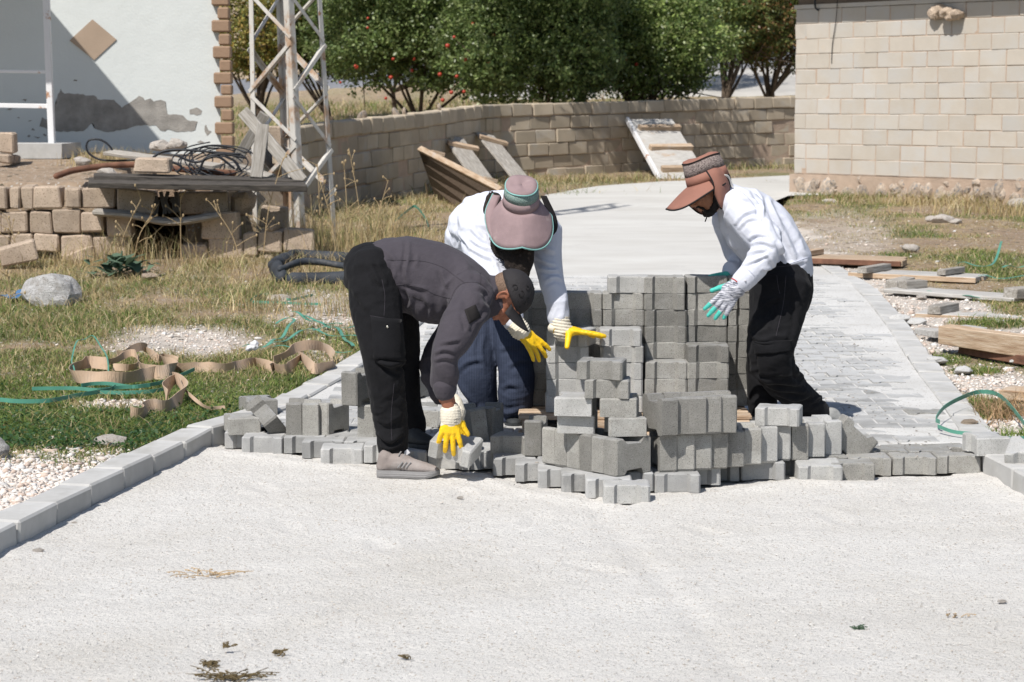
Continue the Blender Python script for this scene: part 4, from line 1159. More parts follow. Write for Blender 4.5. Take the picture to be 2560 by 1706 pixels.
single_block(915, 265, 1160, 362, 19.25, 'tan concrete block lying on the charred boards')
single_block(-20, 850, 235, 985, 18.6, 'fallen tan block lying tilted in the dry grass', rot=-14, yaw=15)
single_block(1820, 40, 1935, 200, 23.2, 'tan block at the wall end behind the crossed planks')

# boards, pipe, planks on the terrace
ch = empty('charred_boards', P(500, 470, 19.2), 'two long charred boards lying over the ruined wall', 'boards')
plank_mesh('board', P(*Z5(605, 432), 19.05), P(*Z5(2090, 455), 19.35), 0.34, 0.05, M['wood_dark'], ch, (0, -0.1, 1), 4)
plank_mesh('board', P(*Z5(640, 388), 19.25), P(*Z5(2070, 422), 19.6), 0.34, 0.045, M['wood_dark'], ch, (0, -0.05, 1), 5)
wv, wf = tube_vf([P(*Z5(385, 385), 19.6), P(*Z5(545, 338), 19.8), P(*Z5(900, 306), 20.0), P(*Z5(1300, 345), 20.0), P(*Z5(1600, 365), 20.0)], [0.028] * 5, 14, sub=4)
tag(mesh_np('rusty_pipe', wv, wf, M['rust'], smooth=True), 'bent rusty pipe lying on the earth terrace', 'pipe')
tag(plank_mesh('grey_plank', P(*Z5(740, 222), 21.0), P(*Z5(1490, 318), 19.8), 0.12, 0.03, M['wood_grey'], None, (0, -0.3, 1), 8), 'long grey plank lying behind the tan block on the terrace', 'plank')
tag(plank_mesh('grey_plank', P(*Z5(1560, 300), 20.4), P(*Z5(1850, 395), 19.8), 0.12, 0.03, M['wood_grey'], None, (0, -0.3, 1), 9), 'short grey plank lying under the crossed planks', 'plank')
cr = empty('crossed_planks', P(700, 450, 19.6), 'grey weathered planks nailed into a crooked prop before the mast', 'planks')
plank_mesh('plank', P(607, 278, 19.75), P(757, 455, 19.5), 0.11, 0.035, M['wood_grey'], cr, (0, -1, 0), 10)
plank_mesh('plank', P(657, 312, 19.68), P(640, 445, 19.5), 0.11, 0.035, M['wood_grey'], cr, (0, -1, 0), 11)
plank_mesh('plank', P(662, 285, 20.1), P(592, 400, 20.3), 0.10, 0.035, M['wood_grey'], cr, (0, -1, 0), 12)
# cables
r_ = np.random.default_rng(5)
V = []; Fc = []; parts = []
for k in range(13):
    c = P(*Z5(1330 + r_.uniform(0, 230), 262 + r_.uniform(0, 60)), 19.7 + r_.uniform(0, 0.5)); a = r_.uniform(0.10, 0.34); ph = r_.uniform(0, 6)
    pts = []
    for t in np.linspace(0, r_.uniform(2.5, 6.5), 9):
        pts.append(c + Vector((a * math.cos(t + ph) * 1.15, 0.2 * math.sin(t + ph), 0.17 * a / .3 * math.sin(t * 0.9 + ph) + r_.normal() * 0.01)))
    for p in pts: p.z = max(p.z, float(ground_h(np.array(p.x), np.array(max(p.y, 20.7)))) + 0.02 if p.y > 19.8 else 0.95)
    parts.append(tube_vf(pts, [0.0065] * 9, 5, sub=3))
ring = [P(*Z5(x, y), 21) for x, y in [(780, 225), (740, 170), (680, 135), (610, 140), (590, 190), (620, 240), (700, 275), (850, 278), (1000, 262), (1100, 225), (1250, 205), (1400, 215)]]
tag(mesh_np('cable_loop', *tube_vf(ring, [0.010] * len(ring), 6, sub=4), M['cable'], smooth=True), 'wide loop of black cable round the dry tuft on the terrace', 'cable')
for s in ([(1050, 255), (1120, 215), (1250, 205), (1500, 225), (1640, 235)], [(1100, 300), (1160, 285), (1240, 320), (1215, 355)], [(1360, 355), (1410, 260), (1520, 235), (1680, 260)], [(1200, 240), (1340, 290), (1480, 250), (1600, 330)], [(1530, 245), (1600, 280), (1650, 350)]):
    parts.append(tube_vf([P(*Z5(x, y), 19.55) for x, y in s], [0.011] * len(s), 6, sub=5))
tag(mesh_np('cable_tangle', *join_vf(parts), M['cable'], smooth=True), 'tangle of thin black cable lying on the earth terrace', 'cable')
def rock(name, px, py, D, sx, sy, sz, m, label, seed, cat='rock', rz=0):
    """px,py is the centre"""
    p = P(px, py, D)
    if mound(np.array(p.x), np.array(p.y))[0] < .5 and D < 19:
        p = Gt(px, py + 0.55 * sz * F / D, 0.085); p.z += sz * 0.42
    k = 1.22
    return tag(inst(name, with_mat(rock_mesh(seed, 3, 0.32, 0.85), M[m]), p, (0, 0, rz), None, scale=(sx * k, sy * k, sz * k)), label, cat)
rock('rock', 206, 404, 20.3, .075, .06, .045, 'rock_white', 'small white rock left of the rusty pipe', 11)
rock('rock', 267, 433, 19.5, .075, .06, .045, 'rock_white', 'small white rock at the end of the charred boards', 12)
rock('rock', 405, 366, 21.6, .10, .08, .06, 'rock_white', 'pale rock behind the cables, left one of a pair', 13)
rock('rock', 440, 361, 21.5, .09, .08, .07, 'rock_white', 'pale rock behind the cables, right one of a pair', 14)
rock('boulder', 130, 724, 15.6, .185, .16, .15, 'boulder', 'large grey white boulder in the grass below the ruined wall', 18)
rock('rock', 275, 1103, 10.55, .068, .05, .034, 'rock_white', 'pale pink rock on the gravel strip by the kerb', 16)
rock('rock', -4, 1130, 10.2, .045, .05, .075, 'boulder', 'grey rock cut by the left picture edge', 17)
rock('rock', 698, 745, 14.4, .075, .06, .038, 'rock_white', 'flat pale rock among green straps in the grass', 18)
rock('rock', 375, 690, 16.6, .06, .05, .035, 'pumice', 'small tan stone below the dark hole', 19)
rock('rock', 58, 1143, 9.85, .025, .02, .016, 'kerb', 'small grey stone at the edge of the clover', 20)
for k, (px, py, D, s, lb) in enumerate([(2075, 507, 27.4, .10, 'white rock at the foot of the block building'), (2352, 550, 23.8, .11, 'pale rock in the dry yard'), (2330, 548, 24, .06, 'small stone left of the pale yard rock'),
        (2545, 509, 26.2, .11, 'white rock against the building footing at the right edge'), (2303, 742, 15.2, .035, 'round white stone by the third board'), (2390, 555, 23.6, .06, 'small stone right of the pale yard rock'),
        (2275, 622, 20, .07, 'flat bluish stone in the dry yard')]):
    rock('rock', px, py, D, s, s * .8, s * .6, 'rock_white', lb, 30 + k)
for k, (px, py, D, s, lb) in enumerate([(2340, 900, 12.9, .06, 'grey rubble lump near the road edge beside green tufts'), (2410, 925, 12.4, .05, 'pale rubble lump below the boards'), (2250, 795, 14.4, .065, 'flat grey rubble at the tip of the fourth board'),
        (2290, 803, 14.2, .06, 'grey rubble lump right of the flat one'), (2545, 900, 12.7, .05, 'sharp grey shard standing near the right edge'), (2500, 805, 14.2, .04, 'small pointed white stone before the fifth board'), (2421, 1057, 10.9, .04, 'brown clod on the right kerb')]):
    rock('rubble', px, py, D, s, s * .8, s * (1.1 if px == 2540 else .5), 'kerb' if px != 2421 else 'pumice', lb, 40 + k, cat='rubble')

# tyre strip behind the left man
ty = [P(690, 668, 16.3), P(700, 640, 16.9), P(780, 648, 17.0), P(880, 664, 16.7)]
tg_ = lambda x, y, dz: Gt(x, y) + Vector((0, 0, dz))
tv = tube_vf([tg_(705, 712, .06), tg_(690, 690, .09), tg_(730, 665, .08), tg_(800, 662, .07), tg_(880, 668, .06), tg_(940, 690, .06), tg_(890, 712, .05), tg_(800, 714, .05), tg_(730, 716, .05)], [.06, .07, .06, .05, .06, .06, .07, .055, .06], 12, ry=[.05] * 9, sub=4)
t2 = tube_vf([tg_(700, 712, .12), tg_(760, 700, .15), tg_(840, 702, .13), tg_(930, 712, .10)], [.022, .03, .026, .03], 10, sub=4)
tag(mesh_np('tyre_scrap', *join_vf([tv, t2]), M['tyre'], smooth=True), 'dirty black rubber tyre scrap lying in the weeds', 'tyre')

# ---------------------------------------------------------------- straps, webbing
def ribbon(pts, w, up=True, th=0.0015, sub=6, lean=0.0):
    """band through ground points (px, py, lift); up: stands on edge"""
    P3 = []
    for q in pts:
        p = Gt(q[0], q[1], 0.08 + 0.0) ; p.z += (q[2] if len(q) > 2 else 0.0); P3.append(p)
    d = catmull(np.array([list(p) for p in P3]), sub)
    V = []; Fc = []; n = len(d)
    for i in range(n):
        a = Vector(d[max(0, i - 1)]); b = Vector(d[min(n - 1, i + 1)]); t = (b - a).normalized()
        s = Vector((0, 0, 1)) if up else Vector((-t.y, t.x, 0)).normalized()
        nn = t.cross(s).normalized()
        if up: s = (s + nn * lean * math.sin(i * 0.35)).normalized()
        c = Vector(d[i]) + (s * w / 2 + Vector((0, 0, .012)) if up else Vector((0, 0, 0.032 + 0.012 * math.sin(i * 0.7))))
        for sa, sb in ((-1, -1), (1, -1), (1, 1), (-1, 1)):
            V.append(c + s * (sa * w / 2) + nn * (sb * th))
    for i in range(n - 1):
        for k in range(4):
            k2 = (k + 1) % 4; Fc.append((i * 4 + k, i * 4 + k2, i * 4 + 4 + k2, i * 4 + 4 + k))
    Fc += [(0, 1, 2, 3), tuple(range(4 * n - 4, 4 * n))[::-1]]
    return V, Fc
Z6 = lambda L_: [(x / 2.558, 600 + y / 2.558) + tuple(r) for x, y, *r in L_]
GW = 'beige webbing scraps in the grass'
for lb, w, L_ in [
    ('beige webbing curled in an open loop, lying foremost in the grass', .085, [(690, 845, .0), (560, 835), (475, 870), (490, 925), (620, 938), (800, 932), (940, 915), (1000, 900)]),
    ('orange beige webbing fold standing at the right of the curled loop', .095, [(890, 850, .02), (960, 900, .0), (1085, 900), (1100, 870), (1060, 840, .01)]),
    ('beige webbing arched behind the curled loop', .06, [(750, 790, .02), (800, 800, .03), (900, 775, .05), (945, 765, .02), (1000, 800), (1060, 790), (1125, 815)]),
    ('small beige webbing curl inside the loop', .05, [(650, 830), (760, 815, .02), (850, 800, .04), (900, 820, .0), (830, 850), (720, 850)]),
    ('long shaded webbing strip running right from the curled heap', .07, [(1120, 855), (1220, 862), (1330, 860), (1450, 862), (1560, 845), (1645, 825), (1720, 855), (1745, 870)]),
    ('beige webbing fold lying against the kerb, upper one', .07, [(1750, 820, .0), (1850, 790, .03), (1960, 770, .05), (2080, 760, .03), (2120, 790, .0)]),
    ('beige webbing fold lying against the kerb, lower one', .07, [(1745, 860), (1830, 870), (1880, 845), (1925, 820, .03), (2000, 870), (2090, 850), (2150, 830)]),
    ('grey beige webbing with an upright bow, standing in the green grass', .085, [(835, 1175), (910, 1165), (975, 1125), (1060, 1120), (1140, 1100), (1170, 1050, .03), (1130, 1010, .06), (1085, 1025, .03), (1060, 1060)]),
    ('thin beige webbing tail lying in the green grass', .02, [(1150, 1030, .10), (1200, 1060, .05), (1270, 1090, .02), (1345, 1100), (1440, 1095)])]:
    o = mesh_np('webbing', *ribbon(Z6(L_), w * 0.86, True, lean=0.42, sub=8), M['webbing'], smooth=False); tag(o, lb, 'webbing', GW)
def Z67(L_): return [(1960 + x / 2.24, 560 + y / 2.24) + tuple(r) for x, y, *r in L_]
GSx = 'green packing straps'
for lb, w, up, L_ in [
    ('green strap lying long and straight in the near grass, left edge', .022, True, Z6([(-40, 1045), (120, 1060), (320, 1055), (500, 1020), (680, 990), (740, 965)])),
    ('green strap crossing above the long one in the near grass', .02, True, Z6([(205, 978), (330, 975), (480, 975), (620, 985), (760, 970), (900, 960), (1060, 930), (1245, 885, .03)])),
    ('green strap end beside the bowed webbing', .02, True, Z6([(640, 1000), (800, 1003), (960, 995), (1050, 980)])),
    ('short green strap in front of the curled webbing', .02, True, Z6([(520, 955), (600, 945), (700, 945), (840, 965), (960, 955)])),
    ('thin dark green strap looped round the curled webbing', .008, False, Z6([(480, 910, .02), (460, 850, .05), (500, 795, .1), (570, 780, .12), (640, 800, .1), (690, 860, .04), (690, 920, .0)])),
    ('green strap lying near the flat pale rock, upper line', .018, True, Z6([(1605, 405), (1640, 380), (1700, 365), (1760, 380), (1850, 400), (2000, 372)])),
    ('green strap lying near the flat pale rock, lower line', .018, True, Z6([(1610, 415), (1750, 418), (1900, 425), (2055, 430)])),
    ('green strap lying foremost in the knot beside the kerb', .022, False, Z6([(1550, 715), (1660, 712), (1760, 695), (1880, 640), (2000, 600), (2120, 590), (2290, 575)])),
    ('green strap curling through the knot beside the kerb', .022, False, Z6([(1870, 535, .05), (1960, 555, .03), (2060, 570), (2140, 590), (2200, 650), (2260, 720)])),
    ('green strap lying across the top of the knot', .02, False, Z6([(1765, 585, .02), (1880, 575, .05), (1840, 620, .02), (1780, 665), (1700, 700), (1600, 720)])),
    ('green strap running right out of the knot', .02, False, Z6([(1960, 600), (2100, 630), (2290, 655), (2400, 660)])),
    ('green strap lying straight beyond the knot', .02, False, Z6([(1900, 540, .03), (2050, 570, .02), (2190, 578)])),
    ('pale green strap at the foot of the knot', .018, False, Z6([(1740, 718), (1900, 722), (2060, 735), (2250, 745)])),
    ('green strap bowed high beside the right kerb', .021, True, Z67([(870, 1170, .03), (850, 1150, .03), (900, 1105, .05), (1000, 1060, .06), (1100, 1040, .07), (1200, 1060, .07), (1290, 1130, .05), (1380, 1220, .02)])),
    ('green strap lying along the right kerb', .017, True, Z67([(860, 1180, .02), (950, 1200, .01), (1080, 1215, .01), (1200, 1225), (1390, 1222)])),
    ('green strap standing up behind the second board', .02, False, Z67([(970, 255, .02), (1060, 265, .03), (1150, 275, .02), (1200, 240, .1), (1215, 215, .16)])),
    ('green strap lying behind the boards at the right edge', .03, False, Z67([(1225, 265), (1300, 258), (1400, 255)])),
    ('green strap lying before the second board', .03, False, Z67([(1080, 315), (1200, 320), (1400, 318)])),
    ('green strap under the third board', .03, False, Z67([(760, 405), (900, 415), (1050, 435), (1250, 440), (1400, 438)])),
    ('green strap bow in the weeds beyond the dark panel', .03, True, [(990, 560, .0), (1020, 545, .06), (1040, 541, .08), (1065, 560, 0.02), (1072, 580, 0)])]:
    o = mesh_np('strap', *ribbon(L_, w * 1.0, up), M['strap']); tag(o, lb, 'strap', GSx)

# ---------------------------------------------------------------- boards lying in the right yard
def yard_board(pl, pr, w, lift, th, m, label, cleats, slats=2, side='wood_tan'):
    a = Gt(*pl, 0.08 + lift); b = Gt(*pr, 0.08 + lift)
    root = empty('formwork_board', (a + b) / 2, label, 'board', 'formwork boards lying in the yard')
    d = (b - a).normalized(); s = Vector((-d.y, d.x, 0))
    if s.y < 0: s = -s
    up = d.cross(s) if d.cross(s).z > 0 else -d.cross(s)
    for k in range(slats):
        o = s * (w * (k + 0.5) / slats)
        plank_mesh('plank', a + o, b + o + d * rng.uniform(-.04, .02), w / slats - 0.005, th, M[m], root, up, seed=k + int(w * 50))
    plank_mesh('edge_strip', a - s * 0.008, b - s * 0.008, th * 0.9, 0.016, M[side], root, -s, 3)
    for t, ex, big_ in cleats:
        c = a.lerp(b, t) + s * (w * 0.5) + up * (th / 2 + 0.03)
        plank_mesh('cleat', c - s * (w * 0.5 + ex) - d * 0.03, c + s * (w * 0.45) + d * 0.04, 0.07 * big_, 0.045 * big_, M['wood_grey' if t > .1 else 'wood_tan'], root, up, int(t * 20))
    return root
yard_board(Z67([(100, 205)])[0], Z67([(655, 225)])[0], .50, .05, .05, 'wood_tan', 'tan board lying furthest back in the yard, cupped and dark beneath', [(0.02, 0, 1)], 2, 'rust')
yard_board(Z67([(360, 285)])[0], Z67([(1075, 318)])[0], .42, .02, .045, 'wood_dust', 'grey board with tan edge and two cleats, second from the back', [(0.17, .14, 1.1), (0.76, .0, 1.0)])
yard_board(Z67([(562, 375)])[0], Z67([(1280, 428)])[0], .36, .03, .03, 'wood_dust', 'pale dusty board with a dark cleat at each end, third from the back', [(0.12, -.12, 1.3), (1.0, -.02, 1.8)], 2, 'wood_dust')
yard_board(Z67([(735, 515)])[0], Z67([(1500, 552)])[0], .36, .01, .035, 'wood_dust', 'pale board with an orange edge and a leaning cleat', [(0.17, .02, 1.3)], 2)
yb = empty('formwork_board', Gt(2450, 840), 'foremost thick tan timber lying on a grey panel at the right edge', 'board', 'formwork boards lying in the yard')
a, b = Gt(*Z67([(905, 655)])[0], 0.16), Gt(*Z67([(1460, 730)])[0], 0.16)
plank_mesh('timber', a + Vector((0, .05, .03)), b + Vector((0, .05, .03)), 0.10, 0.12, M['wood_tan'], yb, (0, 0, 1), 4)
plank_mesh('timber', a + Vector((.12, .0, -.045)), b + Vector((0, .0, -.05)), 0.10, 0.06, M['rust'], yb, (0, 0, 1), 5)
plank_mesh('panel', Gt(*Z67([(805, 620)])[0], .14) + Vector((0, .12, 0)), Gt(*Z67([(1100, 600)])[0], .14) + Vector((0, .1, 0)), 0.24, 0.04, M['wood_dust'], yb, (0, 0, 1), 6)
tag(plank_mesh('wood_scrap', Gt(*Z67([(1235, 945)])[0], .12), Gt(*Z67([(1420, 960)])[0], .12), 0.2, 0.05, M['wood_tan'], None, (0, 0, 1), 9), 'short tan board cut by the right picture edge', 'board')
plank_c = plank_mesh('wood_scrap', Gt(*Z67([(600, 345)])[0], .12), Gt(*Z67([(700, 325)])[0], .13), 0.12, 0.07, M['wood_grey'], None, (0, 0, 1), 9)
tag(plank_c, 'dark offcut lying on the left end of the third board', 'offcut')
o = mesh_np('blue_rag', *ribbon(Z6([(10, 385), (80, 392), (150, 370, .02)]), .06, False, lean=.3), M['plastic_blue']); tag(o, 'scrap of blue plastic left of the boulder', 'plastic scrap')
o = organic('plastic_bag', [ell_vf(P(636, 864, 12.9), (.028, 0, 0), (0, .02, 0), (0, 0, .03)), ell_vf(P(622, 872, 12.9), (.02, 0, 0), (0, .02, 0), (0, 0, .018))], .006, M['plastic_white'], None, 1, lambda c: .008 * perlin(c * 60)); tag(o, 'small white plastic scrap beside the kerbside strap knot', 'plastic scrap')
# ---------------------------------------------------------------- grass, gravel, weeds
def blades(name, x, y, h, w, col, lean=0.35, label=None, z=None, bend=0.4):
    n = len(x)
    z = ground_h(x, y) - 0.01 if z is None else z
    an = rng.uniform(0, 2 * math.pi, n); dx = np.cos(an); dy = np.sin(an)
    la = rng.normal(size=n) * lean * h; lb = rng.normal(size=n) * lean * h
    b = np.stack([x, y, z], 1)
    s = np.stack([dx * w / 2, dy * w / 2, 0 * w], 1)
    mid = b + np.stack([la * 0.35, lb * 0.35, h * 0.55], 1)
    tip = b + np.stack([la * (1 + bend), lb * (1 + bend), h * (0.98 - 0.25 * np.abs(rng.normal(size=n)) * lean)], 1)
    V = np.empty((n, 5, 3)); V[:, 0] = b - s; V[:, 1] = b + s; V[:, 2] = mid - s * 0.7; V[:, 3] = mid + s * 0.7; V[:, 4] = tip
    i = np.arange(n) * 5
    F3 = np.concatenate([np.stack([i, i + 1, i + 3], 1), np.stack([i, i + 3, i + 2], 1), np.stack([i + 2, i + 3, i + 4], 1)])
    c = np.repeat(col, 5, axis=0)
    o = mesh_np(name, V.reshape(-1, 3), F3, M['grass'], cols=c)
    return tag(o, kind='stuff')
def verge_points(n, side, y0, y1):
    # equal density on the picture: more per metre nearby
    u = rng.uniform(0, 1, n)
    y = 1 / (1 / y0 + (1 / y1 - 1 / y0) * u)
    half = 1300 / 5500 * y + 0.8
    if side == 'L':
        lo = -half; hi = xL(y) - 0.16
    else:
        lo = xR(y) + 0.16; hi = half
    x = lo + (hi - lo) * rng.uniform(0, 1, n)
    ok = hi > lo
    return x[ok], y[ok]
DRY = np.array([(0.52, 0.41, 0.22), (0.44, 0.34, 0.18), (0.58, 0.49, 0.31), (0.36, 0.26, 0.14), (0.34, 0.33, 0.14)])
GRN = np.array([(0.14, 0.20, 0.045), (0.18, 0.25, 0.06), (0.10, 0.16, 0.04), (0.25, 0.28, 0.09)])
def free_of_things(x, y):
    # keep the blades off the terrace blocks and from inside the house
    m, _ = mound(x, y)
    keep = (m < 0.05) & ~((x < P(740, 500, 19.8).x) & (y > 19.38) & (y < 19.8)) & ~((x < -3.0) & (y > 23.9) & (y < 30))
    d = (x - HA.x) * HN.x + (y - HA.y) * HN.y
    keep &= ~((d < 0.05) & (x > HA.x - 0.1) & (y > 22))
    return keep
for side, n in (('L', 185000), ('R', 125000)):
    x, y = verge_points(n, side, 8.5, 34)
    z = ground_h(x, y)
    g, gr, nn = zone(x, y, z)
    px, py = proj(x, y, z)
    k = free_of_things(x, y) & (rng.uniform(0, 1, len(x)) > g * 1.25)
    x, y, g, gr, nn, px, py = (a[k] for a in (x, y, g, gr, nn, px, py))
    isg = rng.uniform(0, 1, len(x)) < gr * 0.95
    # dry
    d = ~isg
    dens = np.clip(0.75 + 0.9 * nn[d], 0.15, 1) if side == 'L' else np.clip(0.62 + 1.1 * nn[d], 0.12, 1.0)
    kk = rng.uniform(0, 1, d.sum()) < dens
    xd, yd, nd = x[d][kk], y[d][kk], nn[d][kk]
    tall = np.where((side == 'L') & (yd > 16), 1.1, 0.85) * (1.0 if side == 'L' else 0.6)
    h = (0.045 + 0.05 * np.clip(nd + 0.4, 0, 1.2)) * tall * rng.uniform(0.5, 1.5, len(xd))
    c = DRY[rng.integers(0, len(DRY), len(xd))] * rng.uniform(0.8, 1.2, (len(xd), 1))
    blades('dry_grass', xd, yd, h, 0.003 + yd * 0.00022, c, 0.5)
    xg, yg, ng = x[isg], y[isg], nn[isg]
    h = (0.028 + 0.022 * np.clip(ng + 0.6, 0, 1.4)) * rng.uniform(0.5, 1.4, len(xg))
    c = GRN[rng.integers(0, len(GRN), len(xg))] * rng.uniform(0.8, 1.2, (len(xg), 1))
    mixd = rng.uniform(0, 1, len(xg)) < 0.12
    c[mixd] = DRY[rng.integers(0, len(DRY), mixd.sum())]
    blades('green_grass', xg, yg, h, 0.004 + yg * 0.00022, c, 0.6)
x = rng.uniform(-6.5, 3, 16000); y = rng.uniform(35.5, 52, 16000)
k = (x - (-6.0 + (y - 34) * 0.9 - 3) > -99)
blades('orchard_grass', x, y, rng.uniform(.06, .22, 16000), np.full(16000, .018), np.concatenate([GRN, DRY])[rng.integers(0, 9, 16000)] * rng.uniform(.8, 1.2, (16000, 1)), .5)
# tall dry weeds round the ruin and mast
def patch(n, cx, cy, D, rx_m, ry_m, h0, h1, pal, lean=0.25, w=0.006, name='tall_dry_grass', z=None):
    c0 = Gt(cx, cy) if D is None else Vector((P(cx, cy, D).x, D, 0))
    x = c0.x + rng.normal(size=n) * rx_m; y = c0.y + rng.normal(size=n) * ry_m
    col = pal[rng.integers(0, len(pal), n)] * rng.uniform(0.8, 1.2, (n, 1))
    zz = None if z is None else np.full(n, z)
    blades(name, x, y, rng.uniform(h0, h1, n), np.full(n, w), col, lean, z=zz)
patch(800, 885, 600, 20.3, 0.42, 0.5, 0.2, 0.62, DRY, 0.3, 0.006)
patch(450, 800, 640, 18.4, 0.5, 0.4, 0.1, 0.28, DRY, 0.4)
patch(260, 560, 650, 18.7, 0.6, 0.2, 0.06, 0.22, DRY, 0.4)
patch(260, 295, 640, 18.9, 0.22, 0.12, 0.1, 0.42, DRY, 0.3)
patch(220, 130, 640, 18.9, 0.3, 0.2, 0.08, 0.28, DRY, 0.3)
patch(60, 470, 640, 19.0, 0.25, 0.1, 0.12, 0.35, DRY, 0.3)
patch(500, 830, 660, 15.7, 0.5, 0.15, 0.08, 0.24, DRY, 0.35)
patch(360, 255, 370, 21.6, 0.18, 0.12, 0.08, 0.24, DRY, 0.3)
patch(220, 345, 370, 21.8, 0.16, 0.12, 0.08, 0.2, DRY, 0.3)
MIX = np.concatenate([GRN[:2] * .8, DRY[2:]])
patch(700, 1200, 470, 29.5, 1.0, 0.3, 0.1, 0.3, MIX, 0.4, 0.012, 'green_weeds')
patch(700, 1450, 440, 32.3, 1.6, 0.25, 0.06, 0.2, DRY, 0.4, 0.012)
patch(300, 1500, 440, 32.3, 1.0, 0.25, 0.06, 0.2, MIX, 0.4, 0.012, 'green_weeds')
patch(500, 1850, 420, 36.0, 1.0, 0.25, 0.05, 0.2, MIX, 0.4, 0.012, 'green_weeds')
patch(700, 2090, 500, 28.2, 0.35, 0.25, 0.04, 0.14, MIX, 0.5, 0.009, 'green_weeds')
patch(900, 2350, 510, 27.0, 0.6, 0.25, 0.06, 0.22, DRY, 0.4, 0.01)
patch(500, 2500, 540, 25.2, 0.4, 0.3, 0.08, 0.26, DRY, 0.4, 0.01)
patch(500, 2530, 1050, 11.0, 0.16, 0.14, 0.05, 0.17, np.array([(0.5, 0.34, 0.2), (0.4, 0.26, 0.14)]), 0.7, 0.005, 'dry_weeds')
patch(300, 2540, 1120, 10.4, 0.10, 0.06, 0.03, 0.08, GRN, 0.7, 0.006, 'green_weeds')
# tall single stems with seed heads
def seed_stem(x, y, h, label, k, lx_=0.0):
    g = float(ground_h(np.array(x), np.array(y)))
    root = Vector((x, y, g)); pts = [root, root + Vector((lx_ * .3, 0, h * .5)), root + Vector((lx_, 0.02, h))]
    parts = [tube_vf(pts, [.005, .004, .003], 5, sub=3)]
    r = np.random.default_rng(k)
    for q in range(9):
        t = r.uniform(0.3, 1.0); b = pts[0].lerp(pts[1], t * 2) if t < .5 else pts[1].lerp(pts[2], t * 2 - 1)
        e = b + Vector((r.normal() * .07, r.normal() * .05, r.uniform(.03, .12)))
        parts.append(tube_vf([b, (b + e) / 2 + Vector((0, 0, .01)), e], [.003, .003, .002], 4, sub=2))
        parts.append(ell_vf(e, (.009, 0, 0), (0, .009, 0), (0, 0, .014), 6, 4))
    o = mesh_np('dry_weed', *join_vf(parts), m_stem); return tag(o, label, 'weed', 'tall dry weeds by the ruin')
m_stem = mat('dry_stem', two((0.36, 0.27, 0.155), 0.15), 9, 0.9, 0)
SL = [('tall dry weed right of the mast foot, tallest', 905, 19.9, .95), ('tall dry weed before the mast leg', 800, 20.2, .8), ('branching dry weed between mast and jacket', 935, 20.4, .65), ('dry weed leaning over the grey block', 655, 19.2, .9),
      ('dry weed standing at the dark hole', 450, 19.15, .55), ('dry weed left of the dark hole', 330, 19.1, .5), ('dry weed at the last tan block', 840, 19.4, .7), ('thin dry weed left of the hole by the green plant', 290, 18.4, .6), ('dry weed beside the mast, rust coloured head', 870, 19.6, .85),
      ('dry weed between the tan blocks and the tyre', 600, 18.9, .5), ('small dry weed before the ruined wall at far left', 45, 18.9, .45), ('dry weed left of the boulder', 20, 15.8, .25)]
for k, (lb, px, D, h) in enumerate(SL):
    seed_stem(P(px, 500, D).x, D, h, lb, k, rng.normal() * .12)
# thistle
th = empty('thistle', Gt(300, 680), 'dusty green thistle growing before the dark hole', 'plant')
tb = Gt(300, 690); parts = []
for k in range(60):
    a = rng.uniform(0, 6.28); L_ = rng.uniform(.10, .24); c = tb + Vector((rng.normal() * .10, rng.normal() * .08, rng.uniform(0.0, .12)))
    d = Vector((math.cos(a), math.sin(a) * .6, rng.uniform(.1, .7))).normalized(); s = d.cross(Vector((0, 0, 1))).normalized()
    p0, p1, p2 = c, c + d * L_ * .5 + Vector((0, 0, .01)), c + d * L_ - Vector((0, 0, .03)); w = L_ * .25
    o_ = []
    V = [p0 - s * w * .2, p0 + s * w * .2, p1 - s * w, p1 + s * w, p1.lerp(p2, .5) - s * w * .8, p1.lerp(p2, .5) + s * w * .8, p2]
    parts.append((V, [(0, 1, 3, 2), (2, 3, 5, 4), (4, 5, 6)]))
mesh_np('leaves', *join_vf(parts), M['thistle'], th)
mesh_np('stem', *tube_vf([tb, tb + Vector((0.02, 0, .2))], [.012, .008], 6), M['thistle'], th)
# clover and low leaves at the left bottom
def leaflets(name, n, xs, ys, size, pal, lift=0.02):
    V = np.empty((n, 4, 3)); z = ground_h(xs, ys) + rng.uniform(0, lift, n)
    an = rng.uniform(0, 6.28, n); ti = rng.normal(size=(n, 2)) * .5
    ux = np.stack([np.cos(an), np.sin(an), ti[:, 0]], 1); uy = np.stack([-np.sin(an), np.cos(an), ti[:, 1]], 1)
    c = np.stack([xs, ys, z], 1); s = size[:, None]
    V[:, 0] = c - ux * s; V[:, 1] = c - uy * s * .7; V[:, 2] = c + ux * s; V[:, 3] = c + uy * s * .7
    f = np.arange(n * 4).reshape(n, 4)
    col = np.repeat(pal[rng.integers(0, len(pal), n)] * rng.uniform(.8, 1.2, (n, 1)), 4, axis=0)
    return tag(mesh_np(name, V.reshape(-1, 3), f, M['leaf'], cols=col), kind='stuff')
nn_ = 26000
x, y = verge_points(nn_, 'L', 9.6, 13.5)
z = ground_h(x, y); g, gr, n1 = zone(x, y, z); px, py = proj(x, y, z)
kp = (g < 0.3) & (rng.uniform(0, 1, len(x)) < np.clip((py - 960) / 120 + n1 * 0.8, 0, 1))
x, y = x[kp], y[kp]
leaflets('clover', len(x), x, y, rng.uniform(.006, .013, len(x)), np.array([(.055, .12, .035), (.08, .15, .04), (.045, .10, .04)]), .035)
